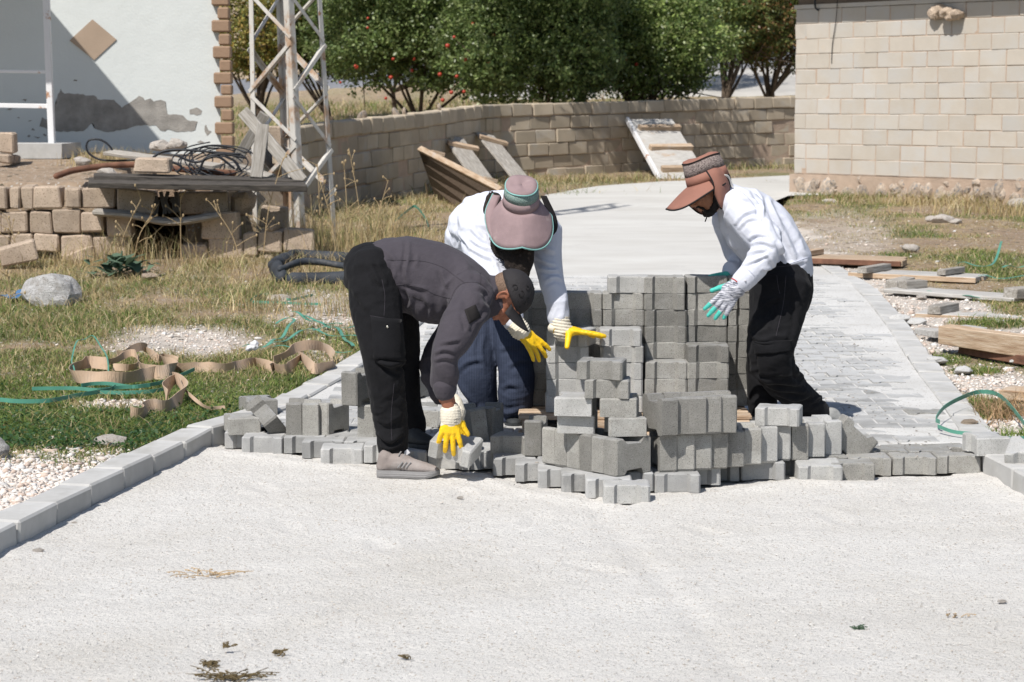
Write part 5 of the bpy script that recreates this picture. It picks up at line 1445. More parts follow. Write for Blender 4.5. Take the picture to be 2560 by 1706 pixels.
# gravel
def stones(name, x, y, size, pal, lift=0.0, zf=None):
    ico = bmesh.new(); bmesh.ops.create_icosphere(ico, subdivisions=1, radius=1.0)
    bv = np.array([v.co for v in ico.verts]); bf = np.array([[v.index for v in f.verts] for f in ico.faces]); ico.free()
    n = len(x); z = (ground_h(x, y) if zf is None else zf(x, y)) + size * 0.25 + lift
    V = np.repeat(bv[None], n, 0) * (1 + rng.normal(size=(n, len(bv), 1)) * 0.30)
    sc = np.stack([rng.uniform(.7, 1.3, n), rng.uniform(.7, 1.3, n), rng.uniform(.4, .8, n)], 1) * size[:, None]
    V = V * sc[:, None]
    an = rng.uniform(0, 6.28, n); ca, sa = np.cos(an), np.sin(an)
    X = V[:, :, 0] * ca[:, None] - V[:, :, 1] * sa[:, None]; Y = V[:, :, 0] * sa[:, None] + V[:, :, 1] * ca[:, None]
    V = np.stack([X, Y, V[:, :, 2]], 2) + np.stack([x, y, z], 1)[:, None]
    Fc = (bf[None] + (np.arange(n) * len(bv))[:, None, None]).reshape(-1, 3)
    c = np.repeat(pal[rng.integers(0, len(pal), n)] * rng.uniform(.85, 1.12, (n, 1)), len(bv), axis=0)
    return tag(mesh_np(name, V.reshape(-1, 3), Fc, M['gravel'], cols=c), kind='stuff')
PALE = np.array([(.66, .58, .52), (.68, .61, .55), (.56, .45, .38), (.60, .58, .56), (.72, .68, .63)])
for side, n in (('L', 50000), ('R', 26000)):
    x, y = verge_points(n, side, 8.0, 26)
    z = ground_h(x, y); g, gr, _ = zone(x, y, z)
    k = (rng.uniform(0, 1, len(x)) < np.maximum(g, 0.006 if side == 'L' else 0.03)) & free_of_things(x, y)
    x, y = x[k], y[k]
    s = rng.uniform(.003, .010, len(x)) * (1 + (rng.uniform(0, 1, len(x)) > .93) * 1.2)
    s *= np.clip(1.1 - (y - 10) * 0.01, .7, 1.2)
    stones('gravel', x, y, s, PALE)
# grit and pebbles on the sand bed
x = rng.uniform(-2.2, 2.8, 9000); y = 1 / rng.uniform(1 / 10.6, 1 / 6.0, 9000)
k = (x > xL(y) + .01) & (x < xR(y) - .01) & (y < yfront(x) + 0.02); x, y = x[k], y[k]
stones('sand_grit', x, y, rng.uniform(.0012, .0034, len(x)), np.array([(.62, .60, .57), (.70, .68, .65), (.45, .43, .40), (.60, .54, .47)]), 0.0, lambda a, b: base(b) + 0.003)
for k, (px, py, s, lb) in enumerate([(95, 1377, .018, 'tan pebble on the sand near the left kerb'), (185, 1308, .010, 'tiny tan pebble under the kerb shadow'), (1150, 1245, .012, 'pale pebble on the sand before the shoe'), (2505, 1504, .012, 'pale pebble on the sand at the right')]):
    p = Gz(px, py, 0.005); tag(inst('pebble', with_mat(rock_mesh(70 + k, 2, .3, .6), M['rock_white']), p, None, None, scale=(s * 1.4, s, s)), lb, 'pebble')
# dust and crumbs on the pavers
x = rng.uniform(-2, 4, 9000); y = rng.uniform(9.4, 17.5, 9000)
k = (x > xL(y) + .15) & (x < xR(y) - .05) & (y > yfront(x) + .1) & (rng.uniform(0, 1, 9000) < np.clip(.25 + 1.2 * fbm(np.stack([x, y, y * 0], 1) * 1.5, 2) + (x > 1.6) * .3, 0, 1)); x, y = x[k], y[k]
stones('crumbs', x, y, rng.uniform(.002, .006, len(x)), np.array([(.5, .49, .47), (.42, .38, .34), (.3, .28, .26)]), 0, lambda a, b: base(b) + 0.083)
# withered sprigs on the sand
def sprig(px, py, n, spread, m, label, name='weed_sprig', hh=.02, wd=.0016):
    c = Gz(px, py, 0.0); parts = []; r = np.random.default_rng(int(px))
    for k in range(n):
        a = c + Vector((r.normal() * spread * .5, r.normal() * spread * .4, .003)); b = a + Vector((r.normal() * spread, r.normal() * spread * .6, r.uniform(.2, 1) * hh))
        parts.append(tube_vf([a, (a + b) / 2 + Vector((r.normal() * .008, 0, hh * .3)), b], [wd, wd, wd * .6], 4, sub=2))
        for q in range(3):
            e = a.lerp(b, r.uniform(.3, 1)); parts.append(ell_vf(e, (wd * 3, 0, 0), (0, wd * 2, 0), (0, 0, wd * 1.5), 5, 3))
    return tag(mesh_np(name, *join_vf(parts), M[m] if isinstance(m, str) else m), label, 'weed')
m_twig = mat('dry_twig', two((0.42, 0.31, 0.19), 0.2), 9, 0.9, 0)
m_twigd = mat('dark_twig', two((0.12, 0.09, 0.045), 0.3), 9, 0.9, 0)
sprig(520, 1440, 16, .07, m_twig, 'withered tan sprig lying on the left of the sand')
sprig(565, 1698, 40, .06, m_twigd, 'dark tuft of withered weed at the bottom picture edge')
sprig(530, 1668, 22, .02, m_twigd, 'small brown tuft just above the bottom dark tuft')
sprig(700, 1640, 8, .02, m_twigd, 'small green sprig on the sand, left of bottom centre')
sprig(565, 1622, 6, .014, m_twigd, 'tiny green sprig on the sand above the dark tuft')
sprig(2147, 1578, 12, .010, M['thistle'], 'tiny green weed growing from the sand at the right')
sprig(1020, 1650, 5, .01, m_twigd, 'tiny dry speck of weed at bottom centre')
sprig(2400, 1545, 4, .05, m_twig, 'thin tan straw lying on the sand at the right')

# ---------------------------------------------------------------- orchard
def tree(px, D, crowns, nleaf, pal, label, stems=1, apples=(), seed=0, lean=0.0, low=0.0):
    r = np.random.default_rng(seed)
    bx = P(px, 300, D).x; bz = float(ground_h(np.array(bx), np.array(D))) - 0.05
    root = empty('apple_tree', (bx, D, bz), label, 'tree', 'apple trees behind the low wall')
    C = [(P(cx, cy, D + dd), rx, rz) for cx, cy, dd, rx, rz in crowns]
    tp = []; limbs = []
    for s in range(stems):
        b = Vector((bx + (s - (stems - 1) / 2) * .10, D + r.normal() * .05, bz)); k = Vector((b.x + r.normal() * .1 + lean, b.y + r.normal() * .1, bz + r.uniform(.55, .9)))
        tp.append(tube_vf([b, b.lerp(k, .5) + Vector((r.normal() * .04, 0, 0)), k], [.06 / stems ** .5, .05 / stems ** .5, .042 / stems ** .5], 8, sub=3))
        for q in range(7):
            c, rx, rz = C[int(r.integers(len(C)))]
            while c.z > 4.2 and c.y < D - 2: c, rx, rz = C[int(r.integers(len(C)))]
            e = c + Vector((r.uniform(-.75, .75) * rx, r.uniform(-.7, .7) * rx, r.uniform(-.75, .5) * rz))
            m_ = k.lerp(e, .5) + Vector((r.normal() * .12, r.normal() * .12, r.uniform(.0, .2)))
            limbs.append(tube_vf([k - Vector((0, 0, .08)), m_, e], [.03, .020, .008], 6, sub=4))
            for w in range(4):
                a = m_.lerp(e, r.uniform(0, .9)); f = a + Vector((r.normal() * .3, r.normal() * .3, r.normal() * .25))
                limbs.append(tube_vf([a, (a + f) / 2, f], [.012, .009, .005], 4, sub=2))
    mesh_np('trunk', *join_vf(tp), M['bark'], root, smooth=True)
    mesh_np('branches', *join_vf(limbs), M['bark'], root, smooth=True)
    # leaves in sprays along many twigs
    tot = sum(rx * rx * rz for _, rx, rz in C)
    cs = []
    for c, rx, rz in C:
        m_ = int(nleaf * 1.5 / 26 * rx * rx * rz / tot)
        d = r.normal(size=(m_, 3)); d /= np.linalg.norm(d, axis=1)[:, None]
        rad = r.uniform(0.25, 1, m_) ** 0.45
        lump = 1 + 0.30 * perlin(d * 1.6 + seed * 5 + rx)
        cs.append(np.array(c) + d * (rad * lump)[:, None] * np.array([rx, rx, rz]))
    cs = np.concatenate(cs); m_ = len(cs)
    keep = perlin(cs * 1.9 + seed) > -0.36          # openings
    cs = cs[keep]; m_ = len(cs)
    tw_ = r.normal(size=(m_, 3)); tw_[:, 2] *= .6; tw_ /= np.linalg.norm(tw_, axis=1)[:, None]
    per = 26; t = r.uniform(-1, 1, (m_, per)) * .16
    pos = cs[:, None] + tw_[:, None] * t[:, :, None] + r.normal(size=(m_, per, 3)) * .05
    n = m_ * per; pos = pos.reshape(n, 3)
    dirs = (np.repeat(tw_, per, 0) * .6 + r.normal(size=(n, 3)) * .7); dirs[:, 2] -= .25; dirs /= np.linalg.norm(dirs, axis=1)[:, None]
    sd = np.cross(dirs, r.normal(size=(n, 3))); sd /= np.linalg.norm(sd, axis=1)[:, None]
    L_ = r.uniform(.045, .095, n)[:, None]; W_ = L_ * r.uniform(.20, .34, (n, 1))
    V = np.empty((n, 4, 3)); V[:, 0] = pos; V[:, 1] = pos + dirs * L_ * .5 + sd * W_; V[:, 2] = pos + dirs * L_; V[:, 3] = pos + dirs * L_ * .5 - sd * W_
    pal = np.array(pal); pr_ = r.integers(0, len(pal), n); cl = np.repeat(r.uniform(.6, 1.4, m_), per)
    col = pal[pr_] * cl[:, None] * r.uniform(.85, 1.15, (n, 1))
    mesh_np('crown', V.reshape(-1, 3), np.arange(n * 4).reshape(n, 4), M['leaf'], root, cols=np.repeat(col, 4, 0))
    for ax, ay in apples:
        p = P(ax, ay, D - C[0][1] * .62 + r.uniform(-.15, .25))
        s_ = r.uniform(.6, .95); inst('apple', apple_me, p, None, root, scale=(s_, s_, s_ * .92))
bm = bmesh.new(); bmesh.ops.create_uvsphere(bm, u_segments=10, v_segments=6, radius=.042); apple_me = bpy.data.meshes.new('apple'); bm.to_mesh(apple_me); bm.free(); apple_me.materials.append(M['apple'])
for p_ in apple_me.polygons: p_.use_smooth = True
GA = [(.15, .21, .065), (.19, .26, .085), (.11, .165, .055), (.27, .33, .13)]
GB = [(.18, .25, .07), (.24, .31, .09), (.12, .18, .055), (.32, .37, .15)]
YL = [(.40, .36, .10), (.30, .30, .09), (.19, .23, .07), (.44, .31, .09)]
RD = [(.17, .21, .07), (.22, .25, .08), (.34, .20, .09), (.13, .17, .06)]
Z2_ = lambda L_: [(560 + x / 2.613, y / 2.613) for x, y in L_]
Z3_ = lambda L_: [(1300 + x / 3.136, y / 3.136) for x, y in L_]
tree(640, 41.0, [(625, 60, 0, .75, 1.05), (690, 40, .6, .7, .9)], 15000, YL, 'yellowing apple tree next to the house corner', 2, (), 1)
tree(835, 41.5, [(830, 55, 0, 1.0, 1.0), (760, 50, .4, .8, .85)], 22000, GA + [(.16, .17, .06)], 'apple tree seen through the lattice mast', 1, (), 2)
tree(1085, 38.2, [(1060, 60, 0, 1.35, 1.15), (930, 90, .3, 1.0, .9), (1190, 100, 0, 1.05, 1.0), (1000, -60, 0, 1.5, 1.0)], 60000, GA, 'wide dense apple tree with bare lower branches behind the low wall', 1,
     Z2_([(938, 183), (1105, 387), (1242, 388), (858, 432), (1228, 462), (1090, 507), (1057, 643), (940, 120), (760, 540), (990, 32), (866, 440)]), 3)
tree(1350, 36.3, [(1330, 100, 0, 1.45, 1.1), (1430, 125, -.2, .9, .9), (1220, 120, .1, .8, .75), (1310, -160, -2.6, 1.3, .5), (1350, -60, 0, 1.6, 1.0)], 62000, GA, 'densest dark green apple tree overhanging the wall corner', 1,  # the high forward crown lump is unseen, added to shade the low wall
     Z2_([(1503, 243), (1625, 157), (1762, 228), (1410, 487), (1520, 500), (1485, 605), (1568, 600), (1735, 415), (1428, 655), (1575, 390), (1460, 300)]) , 4)
tree(1610, 38.0, [(1600, 90, 0, 1.2, 1.15), (1500, 60, .3, 1.0, 1.1), (1570, -165, -3.6, .95, .5), (1680, 110, -.3, .95, .85), (1560, 40, 0, .8, 1.0), (1700, 190, -.2, .45, .4)], 42000, GB, 'bright green apple tree with several thin trunks behind the wall', 3,  # includes an unseen lump over the lane, added to throw leaf shadow on the wall
     Z3_([(912, 505), (780, 468), (728, 634), (820, 470)]), 5)
tree(1795, 44.5, [(1790, 30, 0, 1.0, 1.15), (1850, 60, .3, .7, .8)], 20000, GA + YL[1:3], 'thin apple tree with an open forked trunk before the road', 2, (), 6)
tree(1925, 45.0, [(1930, 20, 0, 1.25, 1.2), (1990, 70, 0, .9, .9), (1880, 60, .4, .6, .9)], 30000, RD, 'reddish green apple tree beside the block building', 2, Z3_([(1900, 220), (2110, 180), (2120, 35), (1998, 190), (1960, 300)]), 7)
tree(1480, 46.5, [(1460, 20, 0, 1.3, 1.1)], 18000, GB, 'apple tree standing further back between the dense ones', 1, (), 8)
tree(980, 46.0, [(960, 10, 0, 1.7, 1.3), (850, 20, 0, 1.4, 1.2), (1240, 0, 0, 1.8, 1.4)], 36000, GA, 'apple tree in the back row left of centre', 1, (), 9)
tree(1700, 52.0, [(1720, 0, 0, 1.5, 1.4)], 16000, RD, 'far apple tree across from the road strip', 1, (), 10)
# ================================================================ people
def T(pts, seg=16, sub=4, dep=None):
    """limb through (px, py, D, radius in px[, depth factor]); dep = depth radius in metres for all"""
    p3 = [P(q[0], q[1], q[2]) for q in pts]
    rad = [q[3] * q[2] / F for q in pts]
    ry = [(q[4] if len(q) > 4 else 1.0) * r for q, r in zip(pts, rad)] if dep is None else ([dep] * len(pts) if not isinstance(dep, (list, tuple)) else list(dep))
    return tube_vf(p3, rad, seg, ry, sub)
def E(px, py, D, rx, ry, rz):
    k = D / F
    return ell_vf(P(px, py, D), (rx * k, 0, 0), (0, ry, 0), (0, 0, rz * k), 20, 14)
def folds(dirv, amp, freq, seed, fine=0.4, zones=None):
    """cloth folds: ridged noise drawn out along dirv"""
    d = np.array(dirv, float); d /= np.linalg.norm(d)
    a = np.cross(d, [0.3, 1, 0.2]); a /= np.linalg.norm(a); b = np.cross(d, a)
    def f(c):
        q = np.stack([c @ d * freq * 0.28, c @ a * freq, c @ b * freq], 1)
        w = 0.6 * np.stack([perlin(c * 5 + seed), perlin(c * 5 + seed + 9), perlin(c * 5 + seed + 21)], 1)
        r = 1 - np.abs(perlin(q + w + seed)) * 2.2
        r2 = 1 - np.abs(perlin(q * 2.3 + w * 2 + seed + 40)) * 2.2
        m = np.clip(0.55 + perlin(c * 3.0 + seed * 2) * 1.4, 0.1, 1.3)
        o = amp * m * (np.clip(r, -0.4, 1) + fine * np.clip(r2, -0.4, 1))
        if zones is not None: o = o * zones(c)
        return o
    return f
def creased(base_f, lines, sgn=1):
    """adds drawn creases, given as pixel polylines with width (px) and height (m), on the side seen here"""
    def f(co):
        d0 = base_f(co)
        px, py = proj(co[:, 0], co[:, 1], co[:, 2]); q = np.stack([px, py], 1)
        for pts, w, a in lines:
            pp = catmull(np.array([(x, y, 0.0) for x, y in pts]), 6)[:, :2]
            best = np.full(len(co), 1e9); tt = np.zeros(len(co)); sd = np.zeros(len(co)); n = len(pp) - 1
            for i in range(n):
                A, B = pp[i], pp[i + 1]; ab = B - A; L2 = max(1e-6, ab @ ab)
                t = np.clip(((q - A) @ ab) / L2, 0, 1); v = q - (A + t[:, None] * ab); dd = np.sqrt((v ** 2).sum(1))
                m = dd < best; best = np.where(m, dd, best); tt = np.where(m, (i + t) / n, tt); sd = np.where(m, np.sign(ab[0] * v[:, 1] - ab[1] * v[:, 0]), sd)
            fade = np.sin(np.clip(tt, 0, 1) * math.pi) ** 0.5
            s_ = best * sd
            d0 = d0 + fade * a * (np.exp(-(s_ / w) ** 2) - 0.9 * np.exp(-((s_ - 1.7 * w) / (0.9 * w)) ** 2))
        return d0
    return f
def ZL(sc, ox, oy, pts): return [(ox + x / sc, oy + y / sc) for x, y in pts]
def head_parts(c, Fw, U):
    Fw = Vector(Fw).normalized(); U = Vector(U); U = (U - Fw * U.dot(Fw)).normalized(); Rr = Fw.cross(U).normalized()
    L = lambda x, y, z: Vector(c) + Rr * x + Fw * y + U * z
    def el(x, y, z, a, b, d): return ell_vf(L(x, y, z), Rr * a, Fw * b, U * d, 18, 12)
    p = [el(0, -.012, .028, .076, .096, .086), el(0, .03, -.02, .064, .062, .078), el(0, .032, -.078, .050, .050, .036), el(0, .072, -.102, .022, .018, .017),
         el(.043, .062, -.022, .020, .022, .020), el(-.043, .062, -.022, .020, .022, .020), el(0, .06, .035, .055, .035, .035),
         tube_vf([L(0, .088, .008), L(0, .104, -.014), L(0, .118, -.034)], [.009, .010, .0125], 10, sub=2),
         el(0, .104, -.040, .019, .012, .009),
         tube_vf([L(-.046, .074, .016), L(-.02, .091, .020), L(.02, .091, .020), L(.046, .074, .016)], [.009] * 4, 8, sub=2),
         el(0, .093, -.062, .023, .010, .0055), el(0, .091, -.074, .019, .010, .006),
         el(.031, .074, -.002, .015, .012, .011), el(-.031, .074, -.002, .015, .012, .011),
         el(0, .07, -.05, .035, .024, .03), el(0, .088, -.018, .017, .022, .032), el(.017, .078, -.035, .016, .018, .02), el(-.017, .078, -.035, .016, .018, .02), el(0, .080, -.052, .026, .020, .016), el(0, .078, .008, .030, .018, .022)]
    for s in (-1, 1):
        rim = [L(s * .079, .012, .008), L(s * .088, -.004, .022), L(s * .088, -.022, .010), L(s * .084, -.018, -.018), L(s * .078, .004, -.038)]
        p.append(tube_vf(rim, [.005, .006, .006, .006, .006], 8, sub=3)); p.append(el(s * .078, -.006, -.008, .006, .014, .026))
    return p, L, (Rr, Fw, U)
def eyes(parent, L, ax):
    for s in (-1, 1):
        v, f = ell_vf(L(s * .032, .079, -.003), ax[0] * .012, ax[1] * .0105, ax[2] * .0055, 10, 8)
        mesh_np('eye', v, f, M['eye'], parent, smooth=True)
        v, f = tube_vf([L(s * .014, .094, .018), L(s * .032, .093, .026), L(s * .05, .078, .020)], [.003, .0045, .003], 6, sub=2)
        mesh_np('eyebrow', v, f, M['hair'], parent, smooth=True)
def hand(name, wrist, Y, Z, X, curls, parent, mats, cut, size=1.0, thumb=(.8, .55, -.25), spread=(.16, .05, -.05, -.16), thumb_bend=0.2, vox=0.0032, assign=None, disp=None):
    Y = Vector(Y).normalized(); Z = Vector(Z); Z = (Z - Y * Z.dot(Y)).normalized(); X_ = Vector(X); Xo = Y.cross(Z)
    X = Xo if Xo.dot(X_) > 0 else -Xo
    w = Vector(wrist); s = size
    L = lambda x, y, z: w + (X * x + Y * y + Z * z) * s
    p = []
    p.append(tube_vf([L(0, -.03, 0), L(0, .0, 0), L(0, .03, 0)], [.030 * s, .029 * s, .034 * s], 14, [.022 * s] * 3, sub=3, ref=Z))
    p.append(tube_vf([L(.0, .02, 0), L(.002, .055, 0), L(.0, .088, 0)], [.033 * s, .043 * s, .041 * s], 16, [.019 * s, .019 * s, .014 * s], sub=3, ref=Z))
    p.append(ell_vf(L(.026, .035, -.008), X * .022 * s, Y * .032 * s, Z * .018 * s, 12, 8))
    xs = (.033, .0115, -.0115, -.033); ls = ((.042, .026, .022), (.046, .029, .023), (.043, .027, .022), (.034, .021, .020)); yb = (.086, .091, .088, .080)
    for k in range(4):
        a = 0.0; sp = spread[k]; q = L(xs[k] * .92, yb[k] - .02, 0); pts = [q]; cu = curls[k]
        q = L(xs[k], yb[k], 0); pts.append(q)
        for l, c_ in zip(ls[k], cu):
            a += c_; d = (Y * math.cos(a) - Z * math.sin(a)) * math.cos(sp) + X * math.sin(sp)
            q = q + d * l * s; pts.append(q)
        r = .0108 * s
        p.append(tube_vf(pts, [r * .95, r * 1.08, r * 1.05, r * .98, r * .84], 10, sub=3, ref=Z))
    t = Vector((0, 0, 0)) + X * thumb[0] + Y * thumb[1] + Z * thumb[2]; t.normalize()
    q0 = L(.020, .018, -.006); q1 = L(.034, .036, -.010); q2 = q1 + t * .038 * s; t2 = (t + Y * thumb_bend).normalized(); q3 = q2 + t2 * .034 * s
    p.append(tube_vf([q0, q1, q2, q3], [.018 * s, .0155 * s, .0125 * s, .0105 * s], 12, sub=3, ref=Z))
    o = organic(name, p, vox, mats[0], parent, 2, disp or (lambda c: .0012 * perlin(c * 55) + .0008 * perlin(c * 120)))
    if len(mats) > 1:
        me = o.data
        for m_ in mats[1:]: me.materials.append(m_)
        off = Vector(chain_loc(parent)) if parent is not None else Vector((0, 0, 0))
        for pl_ in me.polygons:
            c = pl_.center + off - w
            pl_.material_index = assign(c.dot(X) / s, c.dot(Y) / s, c.dot(Z) / s)
    return o, L
def sheet_rings(rings, close=True):
    V = [v for r in rings for v in r]; n = len(rings[0]); Fc = []
    for i in range(len(rings) - 1):
        for k in range(n if close else n - 1):
            k2 = (k + 1) % n; Fc.append((i * n + k, i * n + k2, (i + 1) * n + k2, (i + 1) * n + k))
    return V, Fc
def solid(o, th):
    m_ = o.modifiers.new('thickness', 'SOLIDIFY'); m_.thickness = th; m_.offset = 0
    return o
def cap(parent, L, ax, m):
    Rr, Fw, U = ax; rings = []
    n = 40
    for i in range(11):
        ring = []
        for k in range(n):
            a = 2 * math.pi * k / n; tmax = R(94 - 12 * math.cos(a)); t = max(0.02, tmax * i / 10)
            bul = 1.085 + 0.012 * math.sin(6 * a) * (1 - i / 10)
            ring.append(L(.076 * bul * math.sin(t) * math.sin(a), -.012 + .097 * bul * math.sin(t) * math.cos(a), .030 + .090 * bul * math.cos(t)))
        rings.append(ring)
    o = solid(mesh_np('cap', *sheet_rings(rings), M[m], parent, smooth=True), .003)
    b = []
    for i in range(8):
        r = []
        for k in range(17):
            a = R(-62 + 124 * k / 16); e = (i / 7)
            ext = .082 * e * max(0, math.cos(a * 1.25)) ** .6
            r.append(L(.084 * math.sin(a) * (1 + .05 * e), -.012 + .106 * math.cos(a) + ext, .046 + .026 * e - .105 * (math.sin(a) ** 2) * (0.25 + .75 * e)))
        b.append(r)
    solid(mesh_np('visor', *sheet_rings(b, False), M[m], o, smooth=True), .004)
    v, f = ell_vf(L(0, -.012, .128), Rr * .006, Fw * .006, U * .004, 8, 6); mesh_np('button', v, f, M['black_trim'], o)
    # printed swirls: thin raised rings
    for k, (x, y, z, r) in enumerate([(.074, .0, .075, .016), (.081, -.035, .055, .013), (.066, .04, .085, .013), (.083, .03, .045, .014), (.055, -.02, .105, .012)]):
        c = L(x, y, z); nrm = (c - L(0, -.012, .030)).normalized(); u, v2, _ = frame(nrm)
        pts = [c + nrm * .002 + (u * math.cos(t) + v2 * math.sin(t)) * r * (1 - .08 * t) for t in np.linspace(0, 5.2, 9)]
        mesh_np('swirl', *tube_vf(pts, [.0013] * 9, 5, sub=3), M['black_trim'], o)
    return o
def hat(parent, c, Fw, U, cloth, meshm, trim, fr, sr, br, drop, hgt=.135, s=1.0, top=None, lump=0.0, brim_az=180, back_notch=False):
    Fw = Vector(Fw).normalized(); U = Vector(U); U = (U - Fw * U.dot(Fw)).normalized(); Rr = Fw.cross(U).normalized()
    L = lambda x, y, z: Vector(c) + Rr * x + Fw * y + U * z
    n = 48
    def ring(a_, b_, h, dy=-.008, wob=0.0, ph=0.0): return [L(a_ * math.sin(2 * math.pi * k / n), dy + b_ * math.cos(2 * math.pi * k / n), h + wob * math.sin(3 * 2 * math.pi * k / n + ph)) for k in range(n)]
    A, B = .088 * s, .106 * s
    lo = [ring(A * 1.02, B * 1.02, .022), ring(A, B, .045, wob=.001), ring(A * .97, B * .97, .068, wob=.002)]
    o = solid(mesh_np('hat', *sheet_rings(lo), M[cloth], parent, smooth=True), .003)
    md = [ring(A * .97, B * .97, .068, wob=.002), ring(A * .96, B * .95, .09, wob=.003), ring(A * .90, B * .90, hgt - .012, wob=.003, ph=1)]
    solid(mesh_np('mesh_band', *sheet_rings(md), M[meshm], o, smooth=True), .002)
    tp = [ring(A * .90, B * .90, hgt - .012, wob=.003, ph=1), ring(A * .84, B * .84, hgt, wob=.004, ph=1), ring(A * .6, B * .6, hgt + .003, wob=.004), ring(A * .3, B * .3, hgt - .002, wob=.003), ring(A * .02, B * .02, hgt)]
    solid(mesh_np('crown_top', *sheet_rings(tp), M[top or cloth], o, smooth=True), .003)
    if trim:
        rr = ring(A * .895, B * .895, hgt - .008, wob=.003, ph=1); rr = rr + rr[:1]
        mesh_np('crown_trim', *tube_vf(rr, [.004] * len(rr), 6, sub=1, cap=False), M[trim], o, smooth=True)
    rows = []; edge = []
    NB = 61
    for i in range(9):
        e = i / 8; r = []
        for k in range(NB):
            a = R(-brim_az + 2 * brim_az * k / (NB - 1))
            ca = math.cos(a)
            w = sr + (fr - sr) * max(0, ca) ** 1.4 if ca > 0 else sr + (br - sr) * (-ca) ** 1.2
            dr = drop[0] * max(0, ca) + drop[1] * abs(math.sin(a)) + drop[2] * max(0, -ca)
            ee = e * (1 - 0.0 * e)
            r.append(L((A * 1.02 + w * ee) * math.sin(a), -.008 + (B * 1.02 + w * ee) * ca, .022 - dr * (ee ** 1.15) + .004 * math.sin(5 * a + 1) * e))
        rows.append(r)
    bo = solid(mesh_np('brim', *sheet_rings(rows, False), M[cloth], o, smooth=True), .004)
    if trim:
        mesh_np('brim_trim', *tube_vf(rows[-1], [.0042] * NB, 6, sub=1), M[trim], o, smooth=True)
    return o, L, (Rr, Fw, U)
def shoe(name, heel, toe, parent, up_m, sole_m, w=.088, laces=True, hgt=.085, collar=True):
    heel = Vector(heel); toe = Vector(toe); d = (toe - heel); Ln = d.length; d.normalize(); s = Vector((-d.y, d.x, 0)).normalized(); u = Vector((0, 0, 1))
    u = s.cross(d) if s.cross(d).z > 0 else d.cross(s)
    q = lambda x, y, z: heel + d * (x * Ln) + s * y + u * z
    wid = [(0, .25), (.03, .34), (.12, .40), (.3, .38), (.48, .40), (.68, .50), (.85, .46), (.95, .32), (1.0, .12)]
    cw = catmull(np.array([(a, b, 0.0) for a, b in wid]), 3); out = [(a, b * w) for a, b, _ in cw] + [(a, -b * w) for a, b, _ in cw[::-1]]
    n = len(out)
    def lv(z, k, tip=0): return [q(x * (1) + (0.0), y * k, z + tip * max(0, x - .8) * .08) for x, y in out]
    R_ = [lv(0, .94, 1), lv(.010, 1.03, 1), lv(.012, 1.0, .8), lv(.020, 1.03, .6), lv(.022, 1.0, .5), lv(.031, 1.0, .3)]
    V, Fc = sheet_rings(R_); Fc += [tuple(range(n))[::-1], tuple(range(len(V) - n, len(V)))]
    sole = [(V, Fc)]
    up = [tube_vf([q(.07, 0, .045), q(.2, 0, .062), q(.38, 0, .066), q(.55, 0, .052), q(.76, 0, .042), q(.93, 0, .034)],
                  [.030 * hgt / .085, .045 * hgt / .085, .042 * hgt / .085, .034, .026, .018], 16, [.031, .033, .036, .042, .042, .028], sub=4, ref=s),
          tube_vf([q(.10, 0, .05), q(.14, 0, hgt + .012)], [.033, .036], 14, [.032, .033], sub=3, ref=s)]
    if not collar: up = up[:1]
    o = organic(name, up, .0045, M[up_m], parent, 3, lambda c: .0012 * perlin(c * 60))
    mesh_np('sole', *join_vf(sole), M[sole_m], o, smooth=False)
    if laces:
        for k in range(5):
            x = .36 + .065 * k; z = .112 - .0115 * k
            mesh_np('lace', *tube_vf([q(x, -.026, z - .012), q(x + .02, 0, z + .001), q(x + .01, .026, z - .012)], [.0032] * 3, 6, sub=3), M['sole'], o)
    return o, q
def person(name_label, px, py, D):
    return empty('person', P(px, py, D), name_label, 'person')
def slim(pts, k=.72, dr=None):
    return [(q[0], q[1], q[2], q[3] * k) + tuple(q[4:]) for q in pts]

def cast(o, px, py):
    d = Vector(ray(px, py)).normalized(); off = chain_loc(o)
    ok, loc, nr, _ = o.ray_cast(Vector((0, 0, HC)) - off, d)
    return (loc + off, nr) if ok else (None, None)
def on_cloth(name, o, quad, m, parent, lift=.005, n=9, th=.006):
    """a patch sewn on the cloth: follows the surface inside the four corner pixels"""
    rows = []
    last = None
    for i in range(n + 1):
        r = []
        for j in range(n + 1):
            u, v = j / n, i / n
            x = (quad[0][0] * (1 - u) + quad[1][0] * u) * (1 - v) + (quad[3][0] * (1 - u) + quad[2][0] * u) * v
            y = (quad[0][1] * (1 - u) + quad[1][1] * u) * (1 - v) + (quad[3][1] * (1 - u) + quad[2][1] * u) * v
            p, nr = cast(o, x, y)
            if p is None: p = (last if last is not None else P(x, y, 9.7))
            else: p = p + nr * lift
            last = p; r.append(p)
        rows.append(r)
    ob = mesh_np(name, *sheet_rings(rows, False), M[m], parent, smooth=True)
    return solid(ob, th)
def sew(name, o, pts, m, parent, r=.0016, lift=.0008):
    q = catmull(np.array([(x, y, 0.0) for x, y in pts]), 8); P3 = []
    for x, y, _ in q:
        p, nr = cast(o, x, y)
        if p is not None: P3.append(p + nr * lift)
    if len(P3) > 2: return mesh_np(name, *tube_vf(P3, [r] * len(P3), 5, sub=1), M[m], parent, smooth=True)

